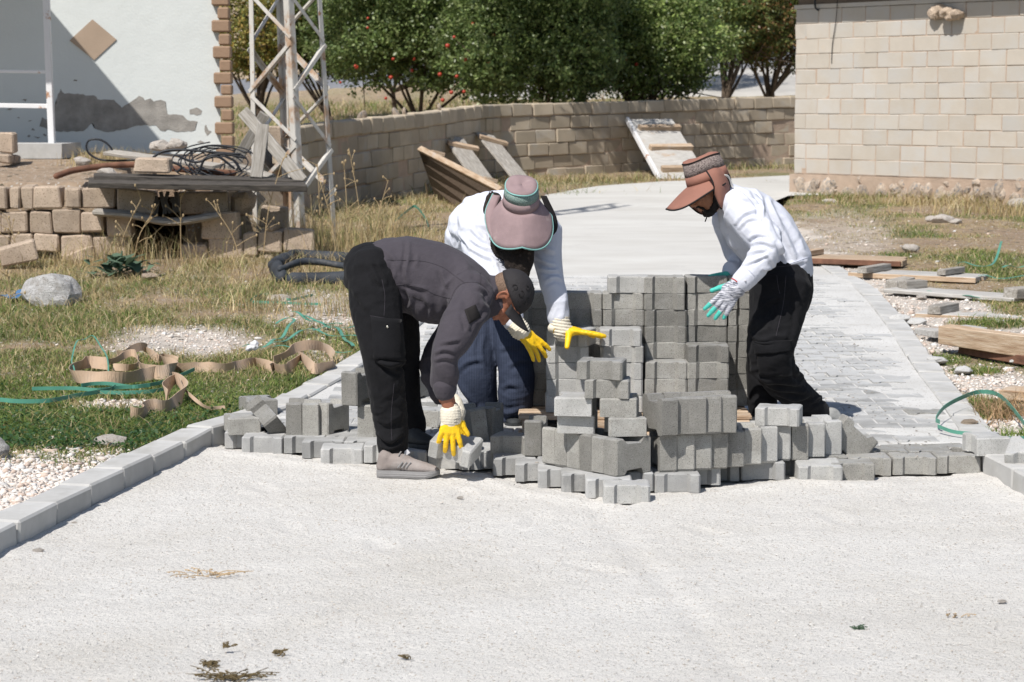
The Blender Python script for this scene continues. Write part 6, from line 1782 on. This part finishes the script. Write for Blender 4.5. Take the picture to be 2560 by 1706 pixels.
CR_JK = [(ZL(3.92, 840, 560, p), w, a) for p, w, a in [
    ([(715, 170), (705, 330), (685, 480), (720, 590)], 5, .012), ([(800, 300), (785, 430)], 5, .007), ([(560, 380), (580, 470), (560, 560)], 6, .007), ([(700, 640), (740, 760), (700, 840)], 6, .012), ([(1030, 450), (1070, 570), (1120, 640)], 5, .009),
    ([(860, 700), (930, 800), (920, 960)], 6, .010), ([(640, 560), (760, 610), (900, 640)], 5, .006), ([(1250, 600), (1180, 700), (1120, 830), (1060, 960)], 6, .010), ([(1380, 620), (1480, 680), (1500, 800)], 6, .010), ([(1250, 880), (1290, 1000), (1300, 1040)], 5, .009),
    ([(960, 1270), (1060, 1230), (1170, 1260)], 5, .010), ([(950, 1340), (1060, 1310), (1160, 1330)], 5, .008), ([(1010, 1170), (1120, 1150), (1220, 1130)], 5, .009), ([(1340, 480), (1440, 560), (1520, 680)], 5, .006), ([(1400, 760), (1470, 860), (1400, 980)], 6, .010), ([(450, 250), (560, 330), (650, 470)], 6, .006)]]
CR_TA = [(ZL(3.92, 840, 560, p), w, a) for p, w, a in [([(350, 430), (420, 560), (480, 610)], 6, .010), ([(400, 380), (460, 500), (500, 620)], 5, .009), ([(380, 1290), (470, 1370), (690, 1350)], 6, .012), ([(420, 1340), (560, 1420), (640, 1440)], 6, .010), ([(150, 600), (250, 760), (330, 860)], 7, .007)]]
CR_TA += [(ZL(4.9, 860, 900, p), w, a) for p, w, a in [([(440, 20), (560, 80), (780, 30)], 6, .010), ([(430, 880), (560, 990), (690, 890)], 6, .012), ([(450, 1040), (560, 1080), (720, 1010)], 5, .009), ([(400, 700), (520, 780), (640, 700)], 6, .006)]]
CR_SB = [(ZL(4.9, 1080, 400, p), w, a) for p, w, a in [([(480, 830), (600, 970), (750, 1060)], 5, .012), ([(470, 960), (600, 1060), (760, 1120)], 5, .011), ([(480, 1080), (640, 1180), (800, 1240)], 5, .010), ([(300, 870), (420, 1000), (480, 1110)], 5, .010), ([(440, 560), (370, 700), (380, 860)], 6, .010),
    ([(560, 780), (690, 850), (740, 930)], 5, .009), ([(260, 700), (250, 850), (330, 960)], 6, .009), ([(520, 430), (430, 520), (400, 640)], 6, .006), ([(1270, 1180), (1400, 1260), (1520, 1290)], 5, .011), ([(1300, 1330), (1420, 1350), (1570, 1360)], 5, .010), ([(1370, 1500), (1500, 1440), (1600, 1480)], 5, .009), ([(1330, 1020), (1420, 1100), (1520, 1120)], 6, .008), ([(700, 1180), (760, 1280), (820, 1400)], 5, .010)]]
CR_SC = [(ZL(3.92, 1640, 370, p), w, a) for p, w, a in [([(830, 480), (920, 510), (1010, 570), (1045, 680)], 5, .014), ([(960, 400), (1030, 520), (1045, 700)], 5, .010), ([(770, 760), (860, 650), (1000, 600)], 5, .012), ([(800, 790), (900, 700), (1020, 690)], 5, .009), ([(930, 950), (1040, 920), (1165, 970)], 5, .012),
    ([(900, 900), (980, 850), (1100, 860)], 5, .009), ([(1170, 500), (1250, 640), (1350, 820), (1440, 1000)], 7, .010), ([(1090, 470), (1180, 700), (1300, 980)], 6, .010), ([(1250, 820), (1320, 980), (1370, 1100)], 6, .009), ([(1200, 900), (1250, 1050), (1260, 1180)], 5, .012),
    ([(700, 850), (740, 930), (800, 1000)], 5, .010), ([(1400, 900), (1440, 1010), (1500, 1080)], 6, .009), ([(1020, 1190), (1200, 1170), (1500, 1090)], 5, .008), ([(850, 1150), (950, 1110), (1100, 1040)], 4, .009), ([(880, 1050), (980, 1010), (1090, 990)], 5, .010), ([(720, 560), (680, 680), (720, 780)], 5, .009), ([(1050, 1000), (1130, 1100), (1180, 1190)], 5, .008)]]
CR_TC = [(ZL(3.137, 1740, 650, p), w, a) for p, w, a in [([(500, 430), (560, 340), (670, 280)], 6, .010), ([(430, 850), (560, 940), (850, 980)], 6, .013), ([(500, 930), (640, 1010), (900, 1040)], 6, .012), ([(620, 1040), (770, 1090), (930, 1050)], 6, .011), ([(740, 810), (800, 900), (870, 960)], 6, .010), ([(430, 1130), (500, 1100), (600, 1110)], 5, .008),
    ([(690, 240), (650, 400), (630, 560)], 6, .008), ([(800, 300), (790, 450), (770, 620)], 6, .007), ([(430, 560), (480, 620), (600, 640)], 5, .007), ([(880, 1120), (960, 1090), (1000, 1060)], 5, .009)]]
CR_NB = [(ZL(3.92, 840, 560, p), w, a) for p, w, a in [([(1180, 1290), (1260, 1200), (1320, 1060)], 6, .010), ([(1180, 1450), (1300, 1350), (1450, 1330)], 6, .010), ([(1680, 1400), (1800, 1340), (1920, 1350)], 6, .011), ([(1600, 1240), (1720, 1200), (1850, 1230)], 6, .010), ([(1450, 1080), (1420, 1250), (1460, 1400)], 6, .009)]]
CR_NB += [(ZL(4.9, 860, 900, p), w, a) for p, w, a in [([(1360, 200), (1500, 420), (1620, 560)], 7, .013), ([(1640, 560), (1750, 600), (1870, 540)], 6, .012), ([(1900, 560), (1980, 640), (2120, 620)], 6, .012), ([(1930, 350), (2040, 300), (2150, 330)], 6, .010)]]
# ---------------------------------------------------------------- left man, bent down, charcoal jacket
A_ = person('man in charcoal jacket and black cap bending to set a block down', 980, 1190, 9.78)
A_.location.z = 0.0
nleg = [(930, 668, 9.82, 58), (937, 740, 9.79, 66, .95), (950, 830, 9.74, 60, .9), (958, 900, 9.72, 52), (966, 980, 9.74, 45), (978, 1060, 9.77, 42), (982, 1128, 9.79, 37)]
fleg = [(955, 680, 10.02, 52), (985, 770, 10.05, 58), (1000, 850, 10.08, 50), (1006, 930, 10.10, 43), (1016, 1010, 10.11, 38), (1032, 1070, 10.12, 36)]
pel = [(896, 700, 9.91, 40), (915, 672, 9.91, 62), (955, 668, 9.91, 62)]
trs = [(945, 664, 9.91, 60), (975, 667, 9.91, 74), (1015, 675, 9.91, 86), (1062, 697, 9.90, 100), (1112, 715, 9.89, 97), (1160, 732, 9.88, 85), (1202, 745, 9.88, 64), (1228, 748, 9.88, 46)]
nsl = [(1172, 728, 9.76, 52), (1163, 785, 9.66, 50), (1138, 845, 9.58, 44), (1112, 888, 9.54, 35), (1111, 935, 9.56, 31), (1112, 962, 9.58, 30)]
fsl = [(1190, 760, 10.05, 46), (1130, 830, 10.13, 36), (1086, 885, 10.12, 30), (1084, 940, 10.05, 27), (1100, 985, 9.98, 26), (1120, 1010, 9.92, 18)]
hp, HL, hax = head_parts(P(1266, 740, 9.86), (.17, -.05, -1), (1, -.12, .17))
body = [T(slim(nleg)), T(slim(fleg)), T(slim(pel, .8), dep=.13), T(slim(trs, .8), dep=[.13] * 5 + [.12, .10, .07]), T(slim(nsl, .6) + [(1119, 1000, 9.58, 19), (1125, 1022, 9.58, 17)]), T(slim(fsl, .6)),
        T([(1215, 745, 9.88, 36), (1240, 742, 9.87, 33), (1256, 740, 9.86, 34)])] + hp
organic('body', body, .0042, M['skin_dark'], A_, 2)
eyes(A_, HL, hax)
tro = organic('trousers', [T(nleg), T(fleg), T(pel, dep=.165)], .0072, M['black_cloth'], A_, 4, creased(folds((1, 0, .35), .009, 13, 3, zones=lambda c: np.clip(.5 + (0.75 - c[:, 2]) * 1.2, .35, 1.3)), CR_TA))
jk = organic('jacket', [T(trs, 22, dep=[.155, .16, .165, .165, .165, .175, .16, .10]), T(nsl), T(fsl[:-1]), T([(1205, 738, 9.88, 54), (1240, 738, 9.875, 44)], dep=[.08, .072])], .0068, M['jacket'], A_, 4,
              creased(folds((.25, 0, 1), .014, 7, 11, .30, zones=lambda c: np.clip(1.25 - (c[:, 2] - .75) * 1.6, .2, 1.2)), CR_JK))
cpts = [P(x, y, d) for x, y, d in [(1085, 983, 9.58), (1113, 986, 9.57), (1142, 983, 9.58)]]
organic('cuff', [T([(1111, 958, 9.57, 31), (1112, 972, 9.575, 31), (1112, 978, 9.575, 30)], dep=.055)], .006, M['jacket'], A_, 2)
def seam(name, pts, m, parent, r=.0018): return mesh_np(name, *tube_vf([P(*q) for q in pts], [r] * len(pts), 6, sub=5), M[m], parent, smooth=True)
M['shirt_seam'] = mat('white_thread', two((.42, .44, .52), .1), 9, 0.9, 0)
m_seam = M['seam'] = mat('seam_thread', two((.05, .045, .054), .1), 9, 0.9, 0)
on_cloth('arm_patch', jk, [(1161, 776), (1188, 762), (1201, 793), (1173, 810)], 'black_trim', A_, .002, 6, .004)
for nm_, L_ in (('seam', [(966, 650), (1010, 651), (1060, 654), (1105, 668), (1140, 692), (1160, 706)]), ('seam', [(985, 714), (1010, 711)]), ('seam', [(1024, 714), (1060, 722), (1085, 735), (1130, 748)]),
                ('armhole_seam', [(1122, 760), (1138, 725), (1155, 710), (1180, 706), (1205, 712), (1222, 730)]), ('collar_seam', [(1200, 682), (1202, 700), (1199, 712)]), ('pocket_opening', [(1032, 742), (1045, 748), (1056, 752)])):
    sew(nm_, jk, L_, 'seam' if nm_ != 'pocket_opening' else 'black_trim', A_, .0014)
# hair at the back of the head, under the cap
hr = [ell_vf(HL(0, -.018, .012), hax[0] * .0775, hax[1] * .094, hax[2] * .072, 20, 14)]
ho = organic('hair', [(ell_vf(HL(0, -.040, .004), hax[0] * .0745, hax[1] * .070, hax[2] * .070, 20, 14))], .005, M['stubble'], A_, 1)
cap(A_, HL, hax, 'cap')
# cargo pocket and button
def patch_on(name, pts, m, parent, th=.006):
    q = [P(*p) for p in pts]; nn = (q[1] - q[0]).cross(q[-1] - q[0]).normalized()
    if nn.y > 0: nn = -nn
    n = len(q); V = [v + nn * s for s in (-.02, th) for v in q]
    Fc = [tuple(range(n))[::-1], tuple(range(n, 2 * n))] + [(i, (i + 1) % n, n + (i + 1) % n, n + i) for i in range(n)]
    o = mesh_np(name, V, Fc, M[m], parent)
    bv = o.modifiers.new('b', 'BEVEL'); bv.width = .003; bv.segments = 2
    return o
on_cloth('cargo_pocket', tro, [(928, 792), (1000, 800), (1012, 905), (935, 897)], 'black_cloth', A_, .006, 9, .008)
for L_ in ([(926, 790), (965, 796), (1003, 799)], [(963, 800), (962, 850), (962, 890)], [(955, 700), (962, 740), (960, 790)], [(985, 960), (978, 1040), (980, 1110)]): sew('seam', tro, L_, 'seam', A_, .0011)
pb_ = cast(tro, 969, 817)[0]; v, f = ell_vf(pb_ + Vector((0, -.012, 0)), (.006, 0, 0), (0, .003, 0), (0, 0, .006), 14, 8); mesh_np('button', v, f, M['steel'], A_, smooth=True)
# gloves
def yel(x, y, z): return 0 if y > .026 + .25 * abs(x) * 0 + (.006 * math.sin(x * 90)) else 1
o, HLn = hand('glove', P(1126, 1030, 9.585), (-.03, -.08, -1), (0, -1, .08), (1, 0, 0), [(.20, .30, .30), (.15, .22, .25), (.20, .3, .25), (.30, .35, .3)], A_, [M['glove_yellow'], M['glove_cream']], 0, 1.05,
     thumb=(.62, .78, -.10), spread=(.24, .07, -.08, -.24), assign=lambda x, y, z: 0 if y > .046 - .35 * x else 1)
cf = organic('glove_cuff', [T([(1126, 1024, 9.585, 26), (1127, 1042, 9.585, 27), (1128, 1056, 9.585, 26)], dep=[.040, .038, .031])], .004, M['glove_cream'], o, 1, lambda c: .0009 * np.sin(c[:, 2] * 520))
def text(body_, loc, size, rot, m, parent, name='print'):
    cu = bpy.data.curves.new(name, 'FONT'); cu.body = body_; cu.size = size; cu.extrude = .0004; cu.align_x = 'CENTER'
    t = bpy.data.objects.new('t', cu); COL.objects.link(t)
    dg = bpy.context.evaluated_depsgraph_get(); me = bpy.data.meshes.new_from_object(t.evaluated_get(dg)); bpy.data.objects.remove(t)
    me.materials.clear(); me.materials.append(m); o = bpy.data.objects.new(name, me)
    o.location = Vector(loc) - chain_loc(parent); o.rotation_euler = rot; return link(o, parent)
text('HANDY', cast(cf, 1138, 1051)[0] + Vector((0, -.0022, 0)), .0125, (R(90), 0, R(4)), M['ink'], o)
text('EN388', cast(cf, 1139, 1058)[0] + Vector((0, -.0022, 0)), .006, (R(90), 0, R(4)), M['ink'], o)
o, _ = hand('glove', P(1140, 1035, 9.86), (.08, -.02, -1), (0, 1, .1), (-.9, .2, 0), [(.1, .2, .2)] * 4, A_, [M['glove_yellow'], M['glove_cream']], 0, 1.05, thumb=(.5, .8, -.2), assign=lambda x, y, z: 0 if y > .03 else 1)
organic('glove_cuff', [T([(1133, 1005, 9.9, 23), (1140, 1035, 9.87, 26)])], .005, M['glove_cream'], o, 1)
# shoes
so, q = shoe('shoe', P(944, 1193, 9.74) + Vector((0, 0, .004)), P(1099, 1197, 9.70) + Vector((0, 0, .004)), A_, 'shoe_tan', 'sole', .098, hgt=.08)
for k in range(3): mesh_np('stripe', *tube_vf([q(.36 + .065 * k, -.0415, .048), q(.43 + .065 * k, -.040, .072)], [.0035, .0035], 5, sub=1), M['sole'], so)
tg = text('', P(1010, 1130, 9.76), .01, (0, 0, 0), M['plastic_white'], so, 'tongue_tag') if False else None
v, f = box_vf(P(1016, 1132, 9.755), (.011, 0, .008), (0, .006, 0), (-.006, 0, .008)); mesh_np('tongue_tag', v, f, M['plastic_white'], so)
shoe('shoe', P(1000, 1122, 10.12), P(1095, 1128, 9.98), A_, 'dark_shoe', 'dark_shoe', .095, laces=False)

# ---------------------------------------------------------------- middle man, mauve wide hat
B_ = person('man in white shirt, mauve hat and navy striped trousers bending over the stack', 1250, 1060, 10.75)
B_.location.z = .083
lleg = [(1205, 730, 11.05, 58), (1195, 800, 10.95, 55), (1190, 870, 10.86, 52), (1194, 945, 10.82, 49), (1205, 1000, 10.84, 40), (1213, 1030, 10.86, 33)]
rleg = [(1262, 730, 11.0, 58), (1272, 800, 10.9, 52), (1282, 870, 10.8, 46), (1291, 940, 10.75, 45), (1289, 1000, 10.76, 43), (1288, 1046, 10.78, 34)]
trsB = [(1200, 690, 11.12, 76), (1195, 625, 11.05, 82), (1208, 578, 10.92, 88), (1250, 560, 10.75, 78), (1285, 565, 10.62, 62)]
shB = [(1190, 575, 10.64, 40), (1235, 545, 10.7, 58), (1300, 545, 10.68, 60), (1372, 578, 10.62, 36)]
slL = [(1190, 575, 10.62, 48), (1212, 640, 10.55, 50), (1240, 705, 10.42, 42), (1262, 755, 10.30, 33), (1280, 796, 10.2, 28)]
slR = [(1366, 575, 10.62, 40), (1368, 640, 10.58, 37), (1380, 705, 10.53, 31), (1393, 750, 10.5, 27), (1398, 796, 10.48, 25)]
FwB, UB = (.03, -.86, -.51), (.02, -.51, .86)
cB = P(1302, 530, 10.42)
hpB, HB_, haxB = head_parts(cB, FwB, UB)
organic('body', [T(slim(lleg)), T(slim(rleg)), T(slim(trsB, .75), dep=.12), T(slim(shB, .7)), T(slim(slL, .55) + [(1290, 815, 10.17, 14)]), T(slim(slR, .6) + [(1400, 812, 10.47, 14)]),
                 T([(1280, 570, 10.65, 34), (1296, 550, 10.5, 32)])] + hpB, .0045, M['skin'], B_, 2)
organic('trousers', [T(lleg), T(rleg), T([(1215, 700, 11.1, 72), (1235, 740, 11.05, 78)], dep=.16)], .009, M['navy'], B_, 3, creased(folds((1, 0, .3), .009, 12, 23, .5, zones=lambda c: np.clip(.6 + (.6 - c[:, 2]) * 1.2, .5, 1.3)), CR_NB))
organic('shirt', [T(trsB, 22, dep=[.155, .165, .165, .16, .12]), T(shB, dep=[.09, .13, .13, .08]), T(slL), T(slR)], .0066, M['white_cloth'], B_, 4, creased(folds((.5, .3, .8), .008, 9, 31, .45), CR_SB))
organic('cuff', [T([(1272, 782, 10.24, 27), (1284, 806, 10.18, 27)])], .006, M['white_cloth'], B_, 2)
organic('cuff', [T([(1396, 778, 10.49, 26), (1399, 806, 10.48, 24)])], .006, M['white_cloth'], B_, 2)
ho, HLb, hx = hat(B_, cB + Vector(UB) * .026 + Vector(FwB) * .004, FwB, UB, 'hat_pink', 'hat_mesh', 'hat_teal', .120, .062, .03, (.105, .075, .03), hgt=.125, s=.96, brim_az=128)
def flap(parent, pts_in, pts_out, m, trim, name='neck_flap', rows_=5, bulge=(0, 0, 0)):
    """cloth between two edges given as (px,py,D)"""
    a = catmull(np.array([list(P(*q)) for q in pts_in]), 5); b = catmull(np.array([list(P(*q)) for q in pts_out]), 5)
    rows = []
    for i in range(rows_ + 1):
        t = i / rows_; rows.append([Vector(p * (1 - t) + q * t) + Vector(bulge) * math.sin(math.pi * t) for p, q in zip(a, b)])
    o = solid(mesh_np(name, *sheet_rings(rows, False), M[m], parent, smooth=True), .004)
    if trim: mesh_np('trim', *tube_vf(rows[-1], [.0042] * len(rows[-1]), 6, sub=1), M[trim], o)
    return o
flap(B_, [(1252, 490, 10.5), (1240, 520, 10.45), (1236, 560, 10.4), (1240, 590, 10.36)], [(1232, 486, 10.5), (1214, 530, 10.45), (1218, 570, 10.4), (1232, 600, 10.36)], 'hat_pink', 'hat_teal', bulge=(-.01, -.01, 0))
flap(B_, [(1352, 490, 10.5), (1362, 520, 10.48), (1360, 560, 10.42), (1345, 590, 10.38)], [(1366, 490, 10.52), (1391, 545, 10.5), (1390, 580, 10.45), (1360, 602, 10.42)], 'black_trim', None)
sc = organic('scarf', [T([(1292, 560, 10.46, 50), (1293, 605, 10.42, 47), (1298, 648, 10.38, 36), (1302, 682, 10.36, 22)], dep=[.07, .07, .06, .04]), T([(1250, 590, 10.46, 18), (1262, 620, 10.44, 26), (1290, 640, 10.4, 30)]), T([(1236, 500, 10.6, 16), (1228, 530, 10.55, 16)])], .006, M['scarf'], B_, 2, folds((0, 0, 1), .012, 16, 41, .5))
fr_ = []
for k in range(60):
    t = k / 59; x = 1225 + 115 * t; y = 598 + 60 * math.sin(math.pi * min(1, t * 1.1)) ** .8 * .8 + rng.normal() * 4
    a = P(x, y - 8, 10.37); fr_.append(tube_vf([a, a + Vector((rng.normal() * .006, -.004, -.014)), a + Vector((rng.normal() * .012, 0, -.026))], [.0022, .002, .0015], 5, sub=2))
for k in range(22):
    a = P(1232 + rng.uniform(-4, 6), 478 + k * 2.2, 10.55); fr_.append(tube_vf([a, a + Vector((-.012, 0, rng.normal() * .006)), a + Vector((-.018 + rng.normal() * .005, 0, -.01 + rng.normal() * .005))], [.0022, .002, .0015], 5, sub=2))
tag(mesh_np('fringe', *join_vf(fr_), M['scarf'], sc), kind='stuff')
g1, _ = hand('glove', P(1399, 823, 10.475), (.93, .10, -.13), (.15, .05, 1), (-.15, -.9, -.3), [(.0, .05, .05), (.02, .05, .05), (.05, .1, .1), (.1, .15, .1)], B_, [M['glove_yellow'], M['glove_cream']], 0, 1.16,
     thumb=(.80, -.12, -1.0), spread=(.10, .03, -.04, -.12), thumb_bend=0.0, assign=lambda x, y, z: 0 if y > -.028 + 0 * x and z < .035 else 1)
organic('glove_cuff', [T([(1398, 796, 10.475, 24), (1402, 815, 10.475, 26), (1408, 830, 10.475, 27)])], .004, M['glove_cream'], g1, 1, lambda c: .0022 * np.sin(c[:, 2] * 420 + c[:, 0] * 60))
g2, _ = hand('glove', P(1296, 822, 10.16), (.72, -.05, -.70), (.45, -.75, .45), (.5, .2, .6), [(.1, .15, .15), (.2, .2, .2), (.25, .25, .2), (.1, .2, .2)], B_, [M['glove_yellow'], M['glove_cream']], 0, 1.02,
     thumb=(-.1, .9, -.5), spread=(.22, .08, -.10, -.30), assign=lambda x, y, z: 0 if y > .012 - .3 * x else 1)
organic('glove_cuff', [T([(1282, 800, 10.185, 23), (1292, 815, 10.17, 25), (1302, 828, 10.155, 26)])], .004, M['glove_cream'], g2, 1, lambda c: .0018 * np.sin((c[:, 2] - c[:, 0]) * 380))
shoe('shoe', P(1213, 1046, 11.0), P(1212, 1062, 10.76), B_, 'dark_shoe', 'dark_shoe', .095, laces=False)
shoe('shoe', P(1289, 1058, 10.92), P(1286, 1078, 10.66), B_, 'dark_shoe', 'dark_shoe', .1, laces=False)

# ---------------------------------------------------------------- right man, brown hat
C_ = person('bearded man in white shirt, brown neck flap hat and black trousers reaching left', 1950, 1050, 10.7)
C_.location.z = .083
nl = [(1952, 715, 10.62, 78), (1942, 790, 10.56, 70, .9), (1928, 860, 10.48, 60), (1932, 915, 10.50, 54), (1968, 968, 10.60, 43), (2010, 1002, 10.70, 37), (2042, 1026, 10.76, 29), (2058, 1044, 10.78, 22)]
fl = [(1945, 730, 10.84, 74), (1922, 820, 10.80, 56), (1912, 890, 10.77, 47), (1908, 960, 10.75, 42), (1906, 1015, 10.74, 36), (1905, 1048, 10.74, 30)]
pe = [(1962, 672, 10.72, 70), (1954, 720, 10.72, 80), (1948, 765, 10.70, 74)]
tr = [(1826, 500, 10.68, 44), (1848, 522, 10.68, 66), (1880, 555, 10.69, 76), (1918, 603, 10.70, 77), (1950, 645, 10.71, 75), (1966, 668, 10.72, 72)]
ns = [(1850, 515, 10.52, 50), (1885, 565, 10.44, 48), (1918, 612, 10.37, 42), (1905, 645, 10.34, 37), (1880, 678, 10.32, 31), (1862, 700, 10.31, 27)]
fs = [(1815, 545, 10.86, 38), (1838, 610, 10.92, 36), (1850, 650, 10.90, 30), (1835, 685, 10.84, 26)]
FwC, UC = (-.88, -.14, -.46), (-.46, .0, .88)
cC = P(1776, 470, 10.62)
hpC, HC_, haxC = head_parts(cC, FwC, UC)
organic('body', [T(slim(nl)), T(slim(fl)), T(slim(pe, .8), dep=.13), T(slim(tr, .8), dep=[.08, .12, .13, .13, .13, .13]), T(slim(ns, .6) + [(1850, 716, 10.31, 14)]), T(slim(fs, .6)), T([(1825, 500, 10.66, 34), (1800, 488, 10.64, 32), (1785, 480, 10.63, 32)])] + hpC, .0045, M['skin'], C_, 2)
eyes(C_, HC_, haxC)
bd_ = [ell_vf(HC_(0, .058, -.100), haxC[0] * .036, haxC[1] * .036, haxC[2] * .024, 14, 10)]
for s in (-1, 1):
    bd_.append(tube_vf([HC_(s * .066, .002, -.02), HC_(s * .062, .012, -.055), HC_(s * .050, .030, -.085), HC_(s * .028, .066, -.104)], [.011, .016, .019, .018], 10, sub=3))
    bd_.append(tube_vf([HC_(0, .102, -.051), HC_(s * .018, .096, -.055), HC_(s * .028, .084, -.070), HC_(s * .026, .075, -.09)], [.0055, .006, .007, .009], 8, sub=3))
organic('beard', bd_, .0035, M['hair'], C_, 1, lambda c: .003 * perlin(c * 90))
organic('hair', [ell_vf(HC_(0, -.035, .015), haxC[0] * .0765, haxC[1] * .078, haxC[2] * .08, 18, 12)], .005, M['hair'], C_, 1)
tro = organic('trousers', [T(nl), T(fl), T(pe, 20, dep=[.15, .165, .165])], .0072, M['black_cloth'], C_, 4, creased(folds((1, .2, .4), .006, 11, 53, .5, zones=lambda c: np.clip(.55 + (.75 - c[:, 2]) * 1.1, .4, 1.4)), CR_TC))
sh = organic('shirt', [T(tr, 22, dep=[.10, .145, .16, .165, .165, .16]), T(ns), T(fs), T([(1812, 490, 10.66, 34), (1838, 508, 10.66, 44)], dep=[.07, .09])], .0066, M['white_cloth'], C_, 4, creased(folds((.55, .1, -.9), .008, 9, 61, .45), CR_SC))
organic('cuff', [T([(1872, 688, 10.315, 30), (1852, 708, 10.31, 28)])], .006, M['white_cloth'], C_, 2)
v, f = ell_vf(P(1863, 702, 10.255), (.005, 0, 0), (0, .003, 0), (0, 0, .005), 10, 6); mesh_np('cuff_button', v, f, M['plastic_white'], C_)
on_cloth('cargo_pocket', tro, [(1889, 856), (1974, 852), (1977, 938), (1900, 942)], 'black_cloth', C_, .006, 9, .008)
on_cloth('pocket_flap', tro, [(1888, 854), (1974, 850), (1974, 880), (1890, 884)], 'black_cloth', C_, .014, 9, .008)
for L_ in ([(1942, 690), (1946, 720), (1950, 735)], [(1965, 690), (1958, 760), (1940, 840)], [(1895, 655 + 15), (1940, 668), (2000, 662), (2030, 655)]): sew('seam', tro, L_, 'seam', C_, .0012)
for L_ in ([(1850, 478), (1875, 500), (1895, 530), (1905, 556)], [(1868, 672), (1885, 690), (1884, 702)], [(2030, 640), (1990, 655), (1945, 668), (1910, 675)]): sew('seam', sh, L_, 'shirt_seam', C_, .0013)
FwH, UH = (-.93, -.12, -.32), (-.33, .0, .94)
h2, HLc, hxc = hat(C_, cC + Vector((-.012, 0, .012)), FwH, UH, 'hat_brown', 'hat_mesh_grey', 'black_trim', .130, .050, .0, (.066, .034, .0), hgt=.140, s=.98, brim_az=112)
# neck flaps
def flap3(parent, A3, B3, m, trim, bul, name='neck_flap'):
    a = catmull(np.array([list(p) for p in A3]), 5); b = catmull(np.array([list(p) for p in B3]), 5); rows = []
    for i in range(7):
        t = i / 6; rows.append([Vector(p * (1 - t) + q * t) + Vector(bul) * math.sin(math.pi * t) for p, q in zip(a, b)])
    o = solid(mesh_np(name, *sheet_rings(rows, False), M[m], parent, smooth=True), .004)
    edge = [r[0] for r in rows] + list(rows[-1]) + [r[-1] for r in rows[::-1]]
    mesh_np('trim', *tube_vf(edge, [.0038] * len(edge), 6, sub=1), M[trim], o)
    return o
flap3(C_, [P(1766, 428, 10.50), P(1790, 420, 10.53), P(1812, 428, 10.60), P(1822, 448, 10.68)], [P(1786, 486, 10.49), P(1803, 522, 10.50), P(1812, 505, 10.55), P(1818, 478, 10.64)], 'hat_brown', 'black_trim', (.01, -.03, .0))
flap3(C_, [P(1735, 450, 10.72), P(1760, 430, 10.74), P(1800, 430, 10.74), P(1822, 448, 10.68)], [P(1716, 508, 10.74), P(1752, 535, 10.76), P(1790, 530, 10.76), P(1818, 480, 10.70)], 'hat_brown', 'black_trim', (.0, .03, .0))
mesh_np('chin_cord', *tube_vf([P(1770, 535, 10.70), P(1766, 546, 10.68), P(1763, 554, 10.68)], [.003] * 3, 6, sub=3), M['black_trim'], C_)
mesh_np('cord_lock', *tube_vf([P(1812, 438, 10.56), P(1820, 442, 10.58), P(1828, 460, 10.6), P(1832, 470, 10.6)], [.004, .006, .006, .003], 8, sub=3), M['cream'], C_)
def teal(x, y, z):
    return 1 if (z < -.004 or y > .140 or (x > .055)) else 0
g3, _ = hand('glove', P(1846, 712, 10.31), (-.64, -.05, -.77), (-.1, -1, .05), (-.77, 0, .64), [(.05, .12, .12), (.08, .12, .12), (.1, .15, .12), (.1, .15, .15)], C_, [M['glove_knit'], M['glove_teal']], 0, 1.08,
     thumb=(.55, .75, -.35), spread=(.13, .03, -.06, -.16), assign=teal)
organic('glove_cuff', [T([(1856, 704, 10.31, 22), (1846, 716, 10.31, 23), (1838, 726, 10.31, 24)])], .004, M['glove_knit'], g3, 1)
mesh_np('cuff_thread', *tube_vf([P(1830, 697, 10.27), P(1836, 700, 10.262), P(1842, 705, 10.262)], [.003] * 3, 6), M['red'], g3)
g4, _ = hand('glove', P(1832, 692, 10.82), (-.80, -.05, -.5), (.2, 1, .3), (-.3, 0, .9), [(.2, .3, .3)] * 4, C_, [M['glove_teal']], 0, 1.05, thumb=(.5, .8, -.3))
shoe('shoe', P(2104, 1072, 10.80), P(1985, 1078, 10.72), C_, 'grey_shoe', 'grey_shoe', .095, laces=False, collar=False)
shoe('shoe', P(1912, 1062, 10.86), P(1880, 1072, 10.62), C_, 'dark_shoe', 'dark_shoe', .095, laces=False)
